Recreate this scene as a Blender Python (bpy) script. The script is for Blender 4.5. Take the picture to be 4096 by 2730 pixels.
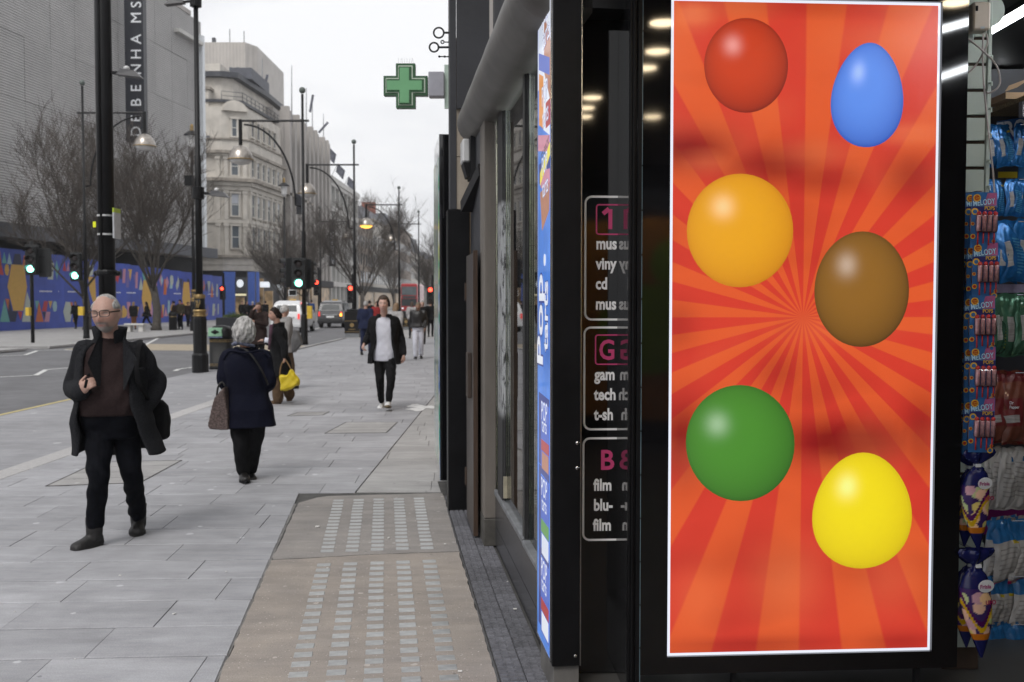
import bpy, bmesh, math, random
import numpy as np
from mathutils import Vector, Matrix, Euler

for o in list(bpy.data.objects):
    bpy.data.objects.remove(o, do_unlink=True)
SC = bpy.context.scene
COL = SC.collection
RND = random.Random(7)
PI = math.pi

# ------------------------------------------------------------------ camera, sky, sun, exposure
F_PX, CX, CY, W_PX = 3982.0, 2048.0, 1365.0, 4096.0
PITCH = math.atan2(162.0, F_PX)
EYE = 1.75
cam_d = bpy.data.cameras.new('camera')
cam = bpy.data.objects.new('camera', cam_d)
COL.objects.link(cam)
cam.location = (0, 0, EYE)
cam.rotation_euler = (PI/2 - PITCH, 0, 0)
cam_d.sensor_width = 36.0
cam_d.lens = 36.0*F_PX/W_PX
cam_d.clip_start = 0.05
cam_d.clip_end = 3000
cam_d.dof.use_dof = True
cam_d.dof.focus_distance = 4.6
cam_d.dof.aperture_fstop = 4.5
SC.camera = cam

SUN_EL, SUN_AZ = math.radians(52), math.radians(200)
world = bpy.data.worlds.new("World")
SC.world = world
world.use_nodes = True
wn, wl = world.node_tree.nodes, world.node_tree.links
wn.clear()
w_out = wn.new('ShaderNodeOutputWorld')
w_bg = wn.new('ShaderNodeBackground')
w_sky = wn.new('ShaderNodeTexSky')
w_sky.sky_type = 'NISHITA'
w_sky.sun_disc = False
w_sky.sun_elevation = SUN_EL
w_sky.sun_rotation = SUN_AZ
w_sky.dust_density = 6.0
w_sky.air_density = 1.0
w_hs = wn.new('ShaderNodeHueSaturation')
w_hs.inputs['Saturation'].default_value = 0.16
w_hs.inputs['Value'].default_value = 0.9
wl.new(w_sky.outputs[0], w_hs.inputs['Color'])
# unbroken cloud layer: soft noise over the whole dome
w_tc = wn.new('ShaderNodeTexCoord')
w_map = wn.new('ShaderNodeMapping'); w_map.inputs['Scale'].default_value = (1, 1, 2.6)
w_nz = wn.new('ShaderNodeTexNoise'); w_nz.inputs['Scale'].default_value = 2.3
w_nz.inputs['Detail'].default_value = 5; w_nz.inputs['Roughness'].default_value = .5
w_ramp = wn.new('ShaderNodeValToRGB')
w_ramp.color_ramp.elements[0].position = .33; w_ramp.color_ramp.elements[0].color = (5.5, 5.6, 5.9, 1)
w_ramp.color_ramp.elements[1].position = .52; w_ramp.color_ramp.elements[1].color = (7.3, 7.35, 7.5, 1)
wl.new(w_tc.outputs['Generated'], w_map.inputs['Vector']); wl.new(w_map.outputs[0], w_nz.inputs['Vector'])
wl.new(w_nz.outputs['Fac'], w_ramp.inputs['Fac'])
w_mix = wn.new('ShaderNodeMix'); w_mix.data_type = 'RGBA'
w_mix.inputs['Factor'].default_value = .88
wl.new(w_hs.outputs[0], w_mix.inputs['A']); wl.new(w_ramp.outputs[0], w_mix.inputs['B'])
wl.new(w_mix.outputs['Result'], w_bg.inputs['Color'])
w_bg.inputs['Strength'].default_value = 0.15
wl.new(w_bg.outputs[0], w_out.inputs['Surface'])

sun_d = bpy.data.lights.new('sun', 'SUN')
sun_d.energy = 1.5
sun_d.angle = math.radians(22)
sun_d.color = (1.0, .97, .93)
sun = bpy.data.objects.new('sun', sun_d)
COL.objects.link(sun)
_sd = Vector((math.sin(SUN_AZ)*math.cos(SUN_EL), math.cos(SUN_AZ)*math.cos(SUN_EL), math.sin(SUN_EL)))
sun.rotation_euler = _sd.to_track_quat('Z', 'Y').to_euler()

SC.render.engine = 'CYCLES'
SC.view_settings.view_transform = 'Standard'
SC.view_settings.look = 'None'
SC.view_settings.exposure = 0.0
SC.view_settings.gamma = 1.0
SC.view_settings.use_curve_mapping = False
SC.cycles.max_bounces = 7
SC.cycles.transparent_max_bounces = 8
SC.cycles.use_denoising = True

# ------------------------------------------------------------------ helpers
def P(px, py, d):
    """place seen at picture point (px,py), at d metres up the street"""
    x = (px-CX)/F_PX; y = (CY-py)/F_PX
    v = Vector((x, math.cos(PITCH)+y*math.sin(PITCH), -math.sin(PITCH)+y*math.cos(PITCH)))
    v *= d/v.y
    return Vector((v.x, v.y, v.z+EYE))
def G(px, py, z=0.0):
    """ground place seen at picture point"""
    x = (px-CX)/F_PX; y = (CY-py)/F_PX
    v = Vector((x, math.cos(PITCH)+y*math.sin(PITCH), -math.sin(PITCH)+y*math.cos(PITCH)))
    v *= (z-EYE)/v.z
    return Vector((v.x, v.y, z))
def C(r, g, b):
    return tuple(((c/255.0)/12.92 if c/255.0 <= .04045 else ((c/255.0+.055)/1.055)**2.4) for c in (r, g, b))

_M = {}
def pm(name, col, rough=.6, metal=0.0, var=.12, scale=6.0, bump=0.0, bscale=60.0, emit=0.0, ecol=None,
       coat=0.0, spec=.5, alpha=None, trans=0.0, objvar=0.0, col2=None, stretch=None, ior=1.45):
    """general procedural surface: noise-varied colour and roughness, fine bump"""
    if name in _M: return _M[name]
    m = bpy.data.materials.new(name); m.use_nodes = True
    n, l = m.node_tree.nodes, m.node_tree.links
    b = n['Principled BSDF']
    b.inputs['Roughness'].default_value = rough
    b.inputs['Metallic'].default_value = metal
    b.inputs['Specular IOR Level'].default_value = spec
    b.inputs['Coat Weight'].default_value = coat
    b.inputs['Coat Roughness'].default_value = .05
    b.inputs['IOR'].default_value = ior
    if trans: b.inputs['Transmission Weight'].default_value = trans
    if alpha is not None: b.inputs['Alpha'].default_value = alpha
    tc = n.new('ShaderNodeTexCoord')
    vec = tc.outputs['Object']
    if stretch:
        mp = n.new('ShaderNodeMapping'); mp.inputs['Scale'].default_value = stretch
        l.new(vec, mp.inputs['Vector']); vec = mp.outputs[0]
    nz = n.new('ShaderNodeTexNoise'); nz.inputs['Scale'].default_value = scale
    nz.inputs['Detail'].default_value = 6; nz.inputs['Roughness'].default_value = .6
    l.new(vec, nz.inputs['Vector'])
    rp = n.new('ShaderNodeValToRGB')
    c1 = tuple(max(0, c*(1-var)) for c in col); c2 = col2 or tuple(min(1, c*(1+var)) for c in col)
    rp.color_ramp.elements[0].position = .32; rp.color_ramp.elements[0].color = (*c1, 1)
    rp.color_ramp.elements[1].position = .68; rp.color_ramp.elements[1].color = (*c2, 1)
    l.new(nz.outputs['Fac'], rp.inputs['Fac'])
    out = rp.outputs['Color']
    if objvar:
        oi = n.new('ShaderNodeObjectInfo')
        mr = n.new('ShaderNodeMapRange'); mr.inputs['To Min'].default_value = 1-objvar; mr.inputs['To Max'].default_value = 1+objvar
        l.new(oi.outputs['Random'], mr.inputs['Value'])
        mx = n.new('ShaderNodeVectorMath'); mx.operation = 'SCALE'
        l.new(out, mx.inputs[0]); l.new(mr.outputs[0], mx.inputs['Scale']); out = mx.outputs[0]
    l.new(out, b.inputs['Base Color'])
    if emit:
        b.inputs['Emission Strength'].default_value = emit
        if ecol: b.inputs['Emission Color'].default_value = (*ecol, 1)
        else: l.new(out, b.inputs['Emission Color'])
    if bump:
        n2 = n.new('ShaderNodeTexNoise'); n2.inputs['Scale'].default_value = bscale; n2.inputs['Detail'].default_value = 4
        l.new(vec, n2.inputs['Vector'])
        bp = n.new('ShaderNodeBump'); bp.inputs['Strength'].default_value = bump; bp.inputs['Distance'].default_value = .01
        l.new(n2.outputs['Fac'], bp.inputs['Height']); l.new(bp.outputs[0], b.inputs['Normal'])
    _M[name] = m
    return m

def attr_mat(name, rough=.6, attr='Col', spec=.4, emit=0.0, metal=0.0, bump=0., bscale=200, sss=0.0):
    """surface whose colour is stored on the mesh (skin, print)"""
    if name in _M: return _M[name]
    m = bpy.data.materials.new(name); m.use_nodes = True
    n, l = m.node_tree.nodes, m.node_tree.links
    b = n['Principled BSDF']; b.inputs['Roughness'].default_value = rough; b.inputs['Specular IOR Level'].default_value = spec
    b.inputs['Metallic'].default_value = metal
    a = n.new('ShaderNodeAttribute'); a.attribute_name = attr
    tc = n.new('ShaderNodeTexCoord')
    nz = n.new('ShaderNodeTexNoise'); nz.inputs['Scale'].default_value = 60; nz.inputs['Detail'].default_value = 4
    l.new(tc.outputs['Object'], nz.inputs['Vector'])
    mr = n.new('ShaderNodeMapRange'); mr.inputs['To Min'].default_value = .86; mr.inputs['To Max'].default_value = 1.14
    l.new(nz.outputs['Fac'], mr.inputs['Value'])
    mx = n.new('ShaderNodeVectorMath'); mx.operation = 'SCALE'
    l.new(a.outputs['Color'], mx.inputs[0]); l.new(mr.outputs[0], mx.inputs['Scale'])
    l.new(mx.outputs[0], b.inputs['Base Color'])
    if sss:
        b.inputs['Subsurface Weight'].default_value = sss
        b.inputs['Subsurface Radius'].default_value = (.012, .005, .003); b.inputs['Subsurface Scale'].default_value = 1
    if emit:
        l.new(mx.outputs[0], b.inputs['Emission Color']); b.inputs['Emission Strength'].default_value = emit
    if bump:
        bp = n.new('ShaderNodeBump'); bp.inputs['Strength'].default_value = bump; bp.inputs['Distance'].default_value = .01
        n2 = n.new('ShaderNodeTexNoise'); n2.inputs['Scale'].default_value = bscale
        l.new(tc.outputs['Object'], n2.inputs['Vector'])
        l.new(n2.outputs['Fac'], bp.inputs['Height']); l.new(bp.outputs[0], b.inputs['Normal'])
    _M[name] = m
    return m

class MB:
    """collects shapes for ONE mesh object"""
    def __init__(s): s.v = []; s.f = []; s.m = []
    def add(s, vs, fs, m=0):
        k = len(s.v); s.v.extend([tuple(v) for v in vs]); s.f.extend([tuple(i+k for i in f) for f in fs]); s.m.extend([m]*len(fs)); return s
    def box(s, x0, x1, y0, y1, z0, z1, m=0, M=None):
        vs = [Vector((x, y, z)) for z in (z0, z1) for y in (y0, y1) for x in (x0, x1)]
        if M: vs = [M @ v for v in vs]
        return s.add(vs, [(0,2,3,1),(4,5,7,6),(0,1,5,4),(2,6,7,3),(0,4,6,2),(1,3,7,5)], m)
    def bar(s, a, b, w, h, m=0, up=(0,0,1)):
        a = Vector(a); b = Vector(b); d = (b-a); L = d.length
        if L < 1e-6: return s
        d /= L; u = Vector(up)
        r = d.cross(u)
        if r.length < 1e-4: r = d.cross(Vector((0,1,0)))
        r.normalize(); u = r.cross(d)
        vs = []
        for p in (a, b):
            for (i, j) in ((-1,-1),(1,-1),(1,1),(-1,1)): vs.append(p + r*(i*w/2) + u*(j*h/2))
        return s.add(vs, [(3,2,1,0),(4,5,6,7),(0,1,5,4),(1,2,6,5),(2,3,7,6),(3,0,4,7)], m)
    def tube(s, pts, rad, seg=8, m=0, cap=True, flat=1.0, ref=None):
        """round (or flattened) tube along points; rad a number or list; flat scales the second axis"""
        pts = [Vector(p) for p in pts]; n = len(pts)
        if not hasattr(rad, '__len__'): rad = [rad]*n
        fl = flat if hasattr(flat, '__len__') else [flat]*n
        t0 = (pts[1]-pts[0]).normalized()
        r = Vector(ref) if ref is not None else (Vector((1,0,0)) if abs(t0.x) < .8 else Vector((0,1,0)))
        k = len(s.v); vs = []
        for i, p in enumerate(pts):
            t = (pts[min(i+1,n-1)]-pts[max(i-1,0)])
            t = t.normalized() if t.length > 1e-9 else t0
            r = r - t*r.dot(t)
            r = r.normalized() if r.length > 1e-6 else t.orthogonal().normalized()
            u = t.cross(r)
            for j in range(seg):
                a = 2*PI*j/seg
                vs.append(p + r*(math.cos(a)*rad[i]) + u*(math.sin(a)*rad[i]*fl[i]))
        fs = []
        for i in range(n-1):
            for j in range(seg):
                fs.append((i*seg+j, i*seg+(j+1)%seg, (i+1)*seg+(j+1)%seg, (i+1)*seg+j))
        if cap: fs.append(tuple(reversed(range(seg)))); fs.append(tuple((n-1)*seg+j for j in range(seg)))
        return s.add(vs, fs, m)
    def lathe(s, prof, c=(0,0,0), seg=16, m=0, M=None, cap=True):
        """prof: [(r,z)...] turned round z"""
        vs = []
        for (r, z) in prof:
            for j in range(seg):
                a = 2*PI*j/seg
                v = Vector((c[0]+r*math.cos(a), c[1]+r*math.sin(a), c[2]+z))
                vs.append(M @ v if M else v)
        fs = []
        n = len(prof)
        for i in range(n-1):
            for j in range(seg): fs.append((i*seg+j, i*seg+(j+1)%seg, (i+1)*seg+(j+1)%seg, (i+1)*seg+j))
        if cap: fs.append(tuple(reversed(range(seg)))); fs.append(tuple((n-1)*seg+j for j in range(seg)))
        return s.add(vs, fs, m)
    def ball(s, c, r, seg=12, rings=8, m=0, M=None):
        rx, ry, rz = r if hasattr(r, '__len__') else (r, r, r)
        vs = []
        for i in range(rings+1):
            t = PI*i/rings
            for j in range(seg):
                a = 2*PI*j/seg
                v = Vector((rx*math.sin(t)*math.cos(a), ry*math.sin(t)*math.sin(a), -rz*math.cos(t)))
                v = (M @ v if M else v) + Vector(c)
                vs.append(v)
        fs = []
        for i in range(rings):
            for j in range(seg): fs.append((i*seg+j, i*seg+(j+1)%seg, (i+1)*seg+(j+1)%seg, (i+1)*seg+j))
        return s.add(vs, fs, m)
    def prism(s, poly, M, t, m=0):
        """2-D outline (x,y) extruded by t along local z, placed by M"""
        n = len(poly)
        vs = [M @ Vector((x, y, 0)) for x, y in poly] + [M @ Vector((x, y, t)) for x, y in poly]
        fs = [tuple(reversed(range(n))), tuple(range(n, 2*n))]
        for i in range(n): fs.append((i, (i+1)%n, n+(i+1)%n, n+i))
        return s.add(vs, fs, m)
    def face(s, pts, m=0):
        return s.add(pts, [tuple(range(len(pts)))], m)
    def rings(s, rr, m=0, cap=True):
        n = len(rr[0]); vs = [p for r in rr for p in r]; fs = []
        for i in range(len(rr)-1):
            for j in range(n): fs.append((i*n+j, i*n+(j+1)%n, (i+1)*n+(j+1)%n, (i+1)*n+j))
        if cap: fs.append(tuple(reversed(range(n)))); fs.append(tuple((len(rr)-1)*n+j for j in range(n)))
        return s.add(vs, fs, m)
    def text(s, txt, M, size=1.0, m=0, bold=0.0, ext=0.0, align='LEFT', sx=1.0):
        cu = bpy.data.curves.new('t', 'FONT'); cu.body = txt; cu.size = size; cu.offset = bold*size
        cu.extrude = ext; cu.align_x = align; cu.resolution_u = 3
        ob = bpy.data.objects.new('t', cu); COL.objects.link(ob)
        me = ob.to_mesh()
        vs = [M @ Vector((v.co.x*sx, v.co.y, v.co.z)) for v in me.vertices]
        fs = [tuple(p.vertices) for p in me.polygons]
        s.add(vs, fs, m)
        ob.to_mesh_clear(); bpy.data.objects.remove(ob, do_unlink=True); bpy.data.curves.remove(cu)
        return s
    def mesh(s, name, mats, origin=(0,0,0), smooth=False, bevel=0.0, fix=True):
        me = bpy.data.meshes.new(name)
        o = Vector(origin)
        a = np.array(s.v, dtype=float).reshape(-1,3) - np.array(o)
        me.from_pydata(a.tolist(), [], s.f)
        for x in (mats if isinstance(mats, (list, tuple)) else [mats]): me.materials.append(x)
        if any(s.m): me.polygons.foreach_set('material_index', s.m)
        if bevel or fix:
            bm = bmesh.new(); bm.from_mesh(me)
            if bevel:
                bmesh.ops.remove_doubles(bm, verts=bm.verts, dist=1e-5)
                ed = [e for e in bm.edges if len(e.link_faces) == 2 and e.calc_face_angle(0) > .6]
                bmesh.ops.bevel(bm, geom=ed, offset=bevel, segments=1, affect='EDGES', clamp_overlap=True)
            bmesh.ops.recalc_face_normals(bm, faces=bm.faces)
            bm.to_mesh(me); bm.free()
        if smooth: me.polygons.foreach_set('use_smooth', [True]*len(me.polygons))
        me.update()
        return me

ORG = {}
def tag(o, label=None, cat=None, group=None, kind=None):
    if label: o['label'] = label
    if cat: o['category'] = cat
    if group: o['group'] = group
    if kind: o['kind'] = kind
    return o
def Rz(a): return Matrix.Rotation(a, 4, 'Z')
def thing(name, label, cat, origin=(0,0,0), rz=0.0, group=None):
    """Empty at the base of a thing; origin in the frame turned by rz about the world origin"""
    o = bpy.data.objects.new(name, None); COL.objects.link(o)
    o.empty_display_size = .1
    o.location = Rz(rz) @ Vector(origin); o.rotation_euler = (0, 0, rz)
    ORG[o.name] = Vector(origin)
    return tag(o, label, cat, group)
def put(mb, name, mats, parent=None, origin=None, rz=0.0, smooth=False, bevel=0.0, label=None, cat=None, group=None, kind=None, fix=True):
    """link the collected shapes as one object: a part of parent, or a top-level object"""
    if parent is not None: origin = ORG[parent.name]
    if origin is None: origin = (0, 0, 0)
    me = mb if isinstance(mb, bpy.types.Mesh) else mb.mesh(name, mats, origin, smooth, bevel, fix)
    if mats is not None and len(me.materials) and me.materials[0] is None: me.materials[0] = mats[0] if isinstance(mats, (list, tuple)) else mats
    o = bpy.data.objects.new(name, me); COL.objects.link(o)
    if parent is not None: o.parent = parent
    else: o.location = Rz(rz) @ Vector(origin); o.rotation_euler = (0, 0, rz)
    ORG[o.name] = Vector(origin)
    return tag(o, label, cat, group, kind)
def place(me, name, parent, loc, rot=(0,0,0), scale=(1,1,1)):
    """another instance of a shared mesh as a part; loc in the parent's frame coordinates"""
    o = bpy.data.objects.new(name, me); COL.objects.link(o); o.parent = parent
    o.location = Vector(loc)-ORG[parent.name]; o.rotation_euler = rot; o.scale = scale
    ORG[o.name] = Vector(loc)
    return o
def copy_tree(o, parent=None):
    c = o.copy(); COL.objects.link(c)
    if parent is not None: c.parent = parent
    ORG[c.name] = ORG.get(o.name, Vector())
    for ch in o.children: copy_tree(ch, c)
    return c
def smoothstep(a, b, x):
    t = np.clip((x-a)/(b-a), 0, 1); return t*t*(3-2*t)
def catmull(pts, rad, k=4):
    pts = [Vector(p) for p in pts]; out = []; ro = []
    n = len(pts)
    for i in range(n-1):
        p0 = pts[max(i-1,0)]; p1 = pts[i]; p2 = pts[i+1]; p3 = pts[min(i+2,n-1)]
        for j in range(k):
            t = j/k
            out.append(.5*((2*p1)+(p2-p0)*t+(2*p0-5*p1+4*p2-p3)*t*t+(3*p1-p0-3*p2+p3)*t**3))
            ro.append(rad[i]*(1-t)+rad[i+1]*t)
    out.append(pts[-1]); ro.append(rad[-1])
    return out, ro
def clip_poly(poly, nx, ny, c):
    """keep the part of a 2-D polygon with nx*x+ny*y <= c"""
    out = []
    for i in range(len(poly)):
        a = poly[i]; b = poly[(i+1)%len(poly)]
        da = nx*a[0]+ny*a[1]-c; db = nx*b[0]+ny*b[1]-c
        if da <= 0: out.append(a)
        if (da < 0 < db) or (db < 0 < da):
            t = da/(da-db); out.append((a[0]+(b[0]-a[0])*t, a[1]+(b[1]-a[1])*t))
    return out
# ------------------------------------------------------------------ frames
SA = math.radians(7.27)          # the shop front stands turned to the street
PA = math.radians(3.61)          # the entrance boards are turned less
def S(px, py, d): return Rz(-SA) @ P(px, py, d)
def Q(px, py, d): return Rz(-PA) @ P(px, py, d)

# ------------------------------------------------------------------ ground materials
def paving_mat(name, col, var, fleck=0.0, objvar=0.0, rough=.75, gum=True, gumsc=2.2, warm=None):
    m = pm(name, col, rough, var=var, scale=3.0, bump=.25, bscale=140, objvar=objvar, spec=.35, col2=warm)
    n, l = m.node_tree.nodes, m.node_tree.links
    b = n['Principled BSDF']; src = b.inputs['Base Color'].links[0].from_socket
    tc = [x for x in n if x.type == 'TEX_COORD'][0]
    geo = n.new('ShaderNodeNewGeometry')
    # fine grain
    ng = n.new('ShaderNodeTexNoise'); ng.inputs['Scale'].default_value = 120; ng.inputs['Detail'].default_value = 3
    l.new(geo.outputs['Position'], ng.inputs['Vector'])
    mg = n.new('ShaderNodeMapRange'); mg.inputs['From Min'].default_value = .3; mg.inputs['From Max'].default_value = .7
    mg.inputs['To Min'].default_value = .9; mg.inputs['To Max'].default_value = 1.1
    l.new(ng.outputs['Fac'], mg.inputs['Value'])
    # rain streaks and scuffs drawn out across the slabs
    ns = n.new('ShaderNodeTexNoise'); ns.inputs['Scale'].default_value = 5; ns.inputs['Detail'].default_value = 5; ns.inputs['Roughness'].default_value = .7
    ms = n.new('ShaderNodeMapping'); ms.inputs['Scale'].default_value = (.35, 1.6, 1); l.new(geo.outputs['Position'], ms.inputs[0]); l.new(ms.outputs[0], ns.inputs['Vector'])
    mr_ = n.new('ShaderNodeMapRange'); mr_.inputs['From Min'].default_value = .3; mr_.inputs['From Max'].default_value = .7; mr_.inputs['To Min'].default_value = .84; mr_.inputs['To Max'].default_value = 1.12
    l.new(ns.outputs['Fac'], mr_.inputs['Value'])
    # broad worn patches
    nb = n.new('ShaderNodeTexNoise'); nb.inputs['Scale'].default_value = .55; nb.inputs['Detail'].default_value = 4
    l.new(geo.outputs['Position'], nb.inputs['Vector'])
    mb_ = n.new('ShaderNodeMapRange'); mb_.inputs['From Min'].default_value = .3; mb_.inputs['From Max'].default_value = .7
    mb_.inputs['To Min'].default_value = .88; mb_.inputs['To Max'].default_value = 1.1
    l.new(nb.outputs['Fac'], mb_.inputs['Value'])
    mm = n.new('ShaderNodeMath'); mm.operation = 'MULTIPLY'
    m0 = n.new('ShaderNodeMath'); m0.operation = 'MULTIPLY'; l.new(mg.outputs[0], m0.inputs[0]); l.new(mr_.outputs[0], m0.inputs[1])
    l.new(m0.outputs[0], mm.inputs[0]); l.new(mb_.outputs[0], mm.inputs[1])
    v = n.new('ShaderNodeVectorMath'); v.operation = 'SCALE'
    l.new(src, v.inputs[0]); l.new(mm.outputs[0], v.inputs['Scale']); out = v.outputs[0]
    def spots(scale, size, keep, col):
        nonlocal out
        vo = n.new('ShaderNodeTexVoronoi'); vo.voronoi_dimensions = '2D'; vo.inputs['Scale'].default_value = scale
        nd = n.new('ShaderNodeTexNoise'); nd.inputs['Scale'].default_value = 40
        l.new(geo.outputs['Position'], nd.inputs['Vector'])
        ad = n.new('ShaderNodeMixRGB'); ad.blend_type = 'LINEAR_LIGHT'; ad.inputs[0].default_value = .012
        l.new(geo.outputs['Position'], ad.inputs[1]); l.new(nd.outputs['Color'], ad.inputs[2])
        l.new(ad.outputs[0], vo.inputs['Vector'])
        sp = n.new('ShaderNodeSeparateColor'); l.new(vo.outputs['Color'], sp.inputs[0])
        k = n.new('ShaderNodeMath'); k.operation = 'LESS_THAN'; k.inputs[1].default_value = keep
        l.new(sp.outputs[0], k.inputs[0])
        sz = n.new('ShaderNodeMath'); sz.operation = 'MULTIPLY_ADD'; sz.inputs[1].default_value = size; sz.inputs[2].default_value = size*.5
        l.new(sp.outputs[1], sz.inputs[0])
        lt = n.new('ShaderNodeMath'); lt.operation = 'LESS_THAN'
        l.new(vo.outputs['Distance'], lt.inputs[0]); l.new(sz.outputs[0], lt.inputs[1])
        mu = n.new('ShaderNodeMath'); mu.operation = 'MULTIPLY'; l.new(k.outputs[0], mu.inputs[0]); l.new(lt.outputs[0], mu.inputs[1])
        mu2 = n.new('ShaderNodeMath'); mu2.operation = 'MULTIPLY'; mu2.inputs[1].default_value = .75; l.new(mu.outputs[0], mu2.inputs[0])
        mx = n.new('ShaderNodeMix'); mx.data_type = 'RGBA'
        l.new(mu2.outputs[0], mx.inputs['Factor']); l.new(out, mx.inputs['A']); mx.inputs['B'].default_value = (*col, 1)
        out = mx.outputs['Result']
    if gum:
        spots(gumsc, .050, .30, tuple(min(1, c*1.5+.06) for c in col))
        spots(gumsc*1.7, .045, .07, tuple(c*.55 for c in col))
    if fleck:
        spots(60, .16, fleck, tuple(min(1, c*1.7+.08) for c in col))
        spots(80, .16, fleck, tuple(c*.45 for c in col))
    l.new(out, b.inputs['Base Color'])
    return m
M_SLAB = paving_mat('york_stone', (.325,.325,.343), .10, objvar=.10, gumsc=2.4)
M_SLAB2 = paving_mat('old_slab', (.335,.328,.325), .08, objvar=.07, gumsc=2.6)
M_BED = pm('joint_mortar', (.07,.068,.066), .9, var=.3, scale=9)
M_CONC = paving_mat('exposed_concrete', (.285,.255,.232), .08, fleck=.10, gumsc=4.2, warm=(.33,.288,.252))
M_CONC2 = paving_mat('grey_concrete', (.245,.23,.22), .10, fleck=.06, gumsc=4.6, warm=(.285,.262,.245))
M_ROAD = paving_mat('asphalt', (.150,.150,.158), .12, gum=False, rough=.85)
M_BAY = paving_mat('bay_asphalt', (.285,.285,.30), .08, gumsc=1.2, rough=.8)
M_KERB = pm('granite_kerb', (.40,.39,.39), .7, var=.12, scale=25, objvar=.08, bump=.2)
M_TILE = pm('dark_tile', (.105,.105,.118), .55, var=.3, scale=14, objvar=.22, bump=.15, bscale=80)
M_LENS = pm('lens_glass', (.275,.28,.28), .28, var=.2, scale=20, objvar=.10, spec=.5)
M_WHITE_PAINT = pm('road_paint', (.58,.58,.57), .7, var=.14, scale=8)
M_YEL_PAINT = pm('yellow_paint', (.48,.40,.19), .7, var=.14, scale=8)
M_BUFF = pm('buff_surface', (.33,.28,.21), .85, var=.12, scale=3)

# ------------------------------------------------------------------ ground, road
mb = MB(); mb.box(-900, 900, -60, 1400, -.9, -.125)
put(mb, 'ground', M_ROAD, kind='structure')
mb = MB(); mb.box(-18.3, -7.9, -40, 420, -.12, -.1)
road = put(mb, 'road', M_ROAD, kind='structure')
LB = pm
# far pavement on the other side, side street opening at the near end
mb = MB(); mb.prism([(-80, 38), (-17.7, 38), (-17.4, 46), (-17.0, 60), (-17.0, 96), (-18.5, 99), (-80, 99)], Matrix.Translation((0,0,-.1)), .1)
put(mb, 'far_pavement', [M_SLAB2], kind='structure')
mb = MB(); mb.prism([(-80, 26), (-20.3, 30), (-18.2, 34.2), (-17.9, 36.5), (-19.5, 37.2), (-80, 37.4)], Matrix.Translation((0,0,-.1)), .085)
put(mb, 'corner_pavement', [M_SLAB2], kind='structure')
mb = MB(); mb.prism([(-90, 103), (-17.3, 103), (-17.3, 400), (-90, 400)], Matrix.Translation((0,0,-.1)), .1)
put(mb, 'far_pavement', [M_SLAB2], kind='structure')

# near pavement: bed, kerb stones, slabs
bed = MB()
bed.prism([(-5.0, -6), (6, -6), (6, 46), (-7.75, 46), (-7.75, 26.4), (-6.8, 24.6), (-5.0, 23.6)], Matrix.Translation((0,0,-.12)), .110)
pavement = put(bed, 'pavement', M_BED, origin=(0,0,0), kind='structure')
mb = MB(); mb.prism([(-7.8, 46.02), (12, 46.02), (12, 400), (-7.8, 400)], Matrix.Translation((0,0,-.12)), .12)
put(mb, 'far_side_pavement', M_SLAB2, kind='structure')
mb = MB(); mb.box(-7.82, -5.29, -6, 23.2, -.12, -.012)
mb.prism([(-7.82, 23.21), (-5.29, 23.21), (-6.8, 24.4), (-7.82, 26.2)], Matrix.Translation((0,0,-.12)), .108)
put(mb, 'loading_bay', M_BAY, kind='structure')
RHO = math.radians(3.2)
def slab_piece(poly, z, m, name='paving_slab', parent=None, th=.03):
    """one stone: outline shrunk to leave a joint, edges softened"""
    cx = sum(p[0] for p in poly)/len(poly); cy = sum(p[1] for p in poly)/len(poly)
    mb = MB(); n = len(poly)
    def shrink(g):
        out = []
        for x, y in poly:
            dx, dy = x-cx, y-cy; L = math.hypot(dx, dy) or 1
            out.append((x-math.copysign(min(abs(dx)*.3,g*.5),dx), y-math.copysign(min(abs(dy)*.3,g*1.9),dy)))
        return out
    a = shrink(.003); b = shrink(.007)
    tx, ty = RND.uniform(-.002,.002), RND.uniform(-.002,.002)
    r0 = [Vector((x, y, z-th)) for x, y in a]
    r1 = [Vector((x, y, z-.004)) for x, y in a]
    r2 = [Vector((x, y, z + (x-cx)*tx + (y-cy)*ty)) for x, y in b]
    mb.rings([r0, r1, r2])
    return mb
def area(p): return abs(sum(p[i][0]*p[(i+1)%len(p)][1]-p[(i+1)%len(p)][0]*p[i][1] for i in range(len(p))))/2
slab_polys = []
cr, sr = math.cos(RHO), math.sin(RHO)
def course_rows(y0, y1, x0, x1, clips, lo, hi, mat):
    y = y0
    while y < y1:
        h = RND.uniform(.45, .49)
        x = x0 - RND.uniform(0, .8)
        while x < x1:
            w = RND.uniform(.72, .92)
            poly = [(x, y), (x+w, y), (x+w, y+h), (x, y+h)]
            poly = [(px_*cr-py_*sr, px_*sr+py_*cr) for px_, py_ in poly]
            cyy = sum(p[1] for p in poly)/4
            for (nx, ny, c, ya, yb) in clips:
                if ya <= cyy < yb: poly = clip_poly(poly, nx, ny, c)
                if not poly: break
            if poly and area(poly) > .01: slab_polys.append((poly, mat))
            x += w
        y += h
ca, sa = math.cos(SA), math.sin(SA)
course_rows(4.0, 46, -8.5, .5, [(-1,0,5.0,-9,24.0), (-1,0,7.6,24.0,99), (ca,sa,-.783,-9,8.95), (1,0,-1.435,8.95,99)], 0, 0, M_SLAB)
course_rows(8.7, 30, -1.6, 3.2, [(-1,0,1.425,-9,99), (ca,sa,.50,-9,9.7), (1,0,-.42,9.7,99), (0,-1,-9.05,-9,99)], 0, 0, M_SLAB2)
slab_polys.sort(key=lambda t: sum(p[1] for p in t[0])/len(t[0]))
rest = MB()
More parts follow.
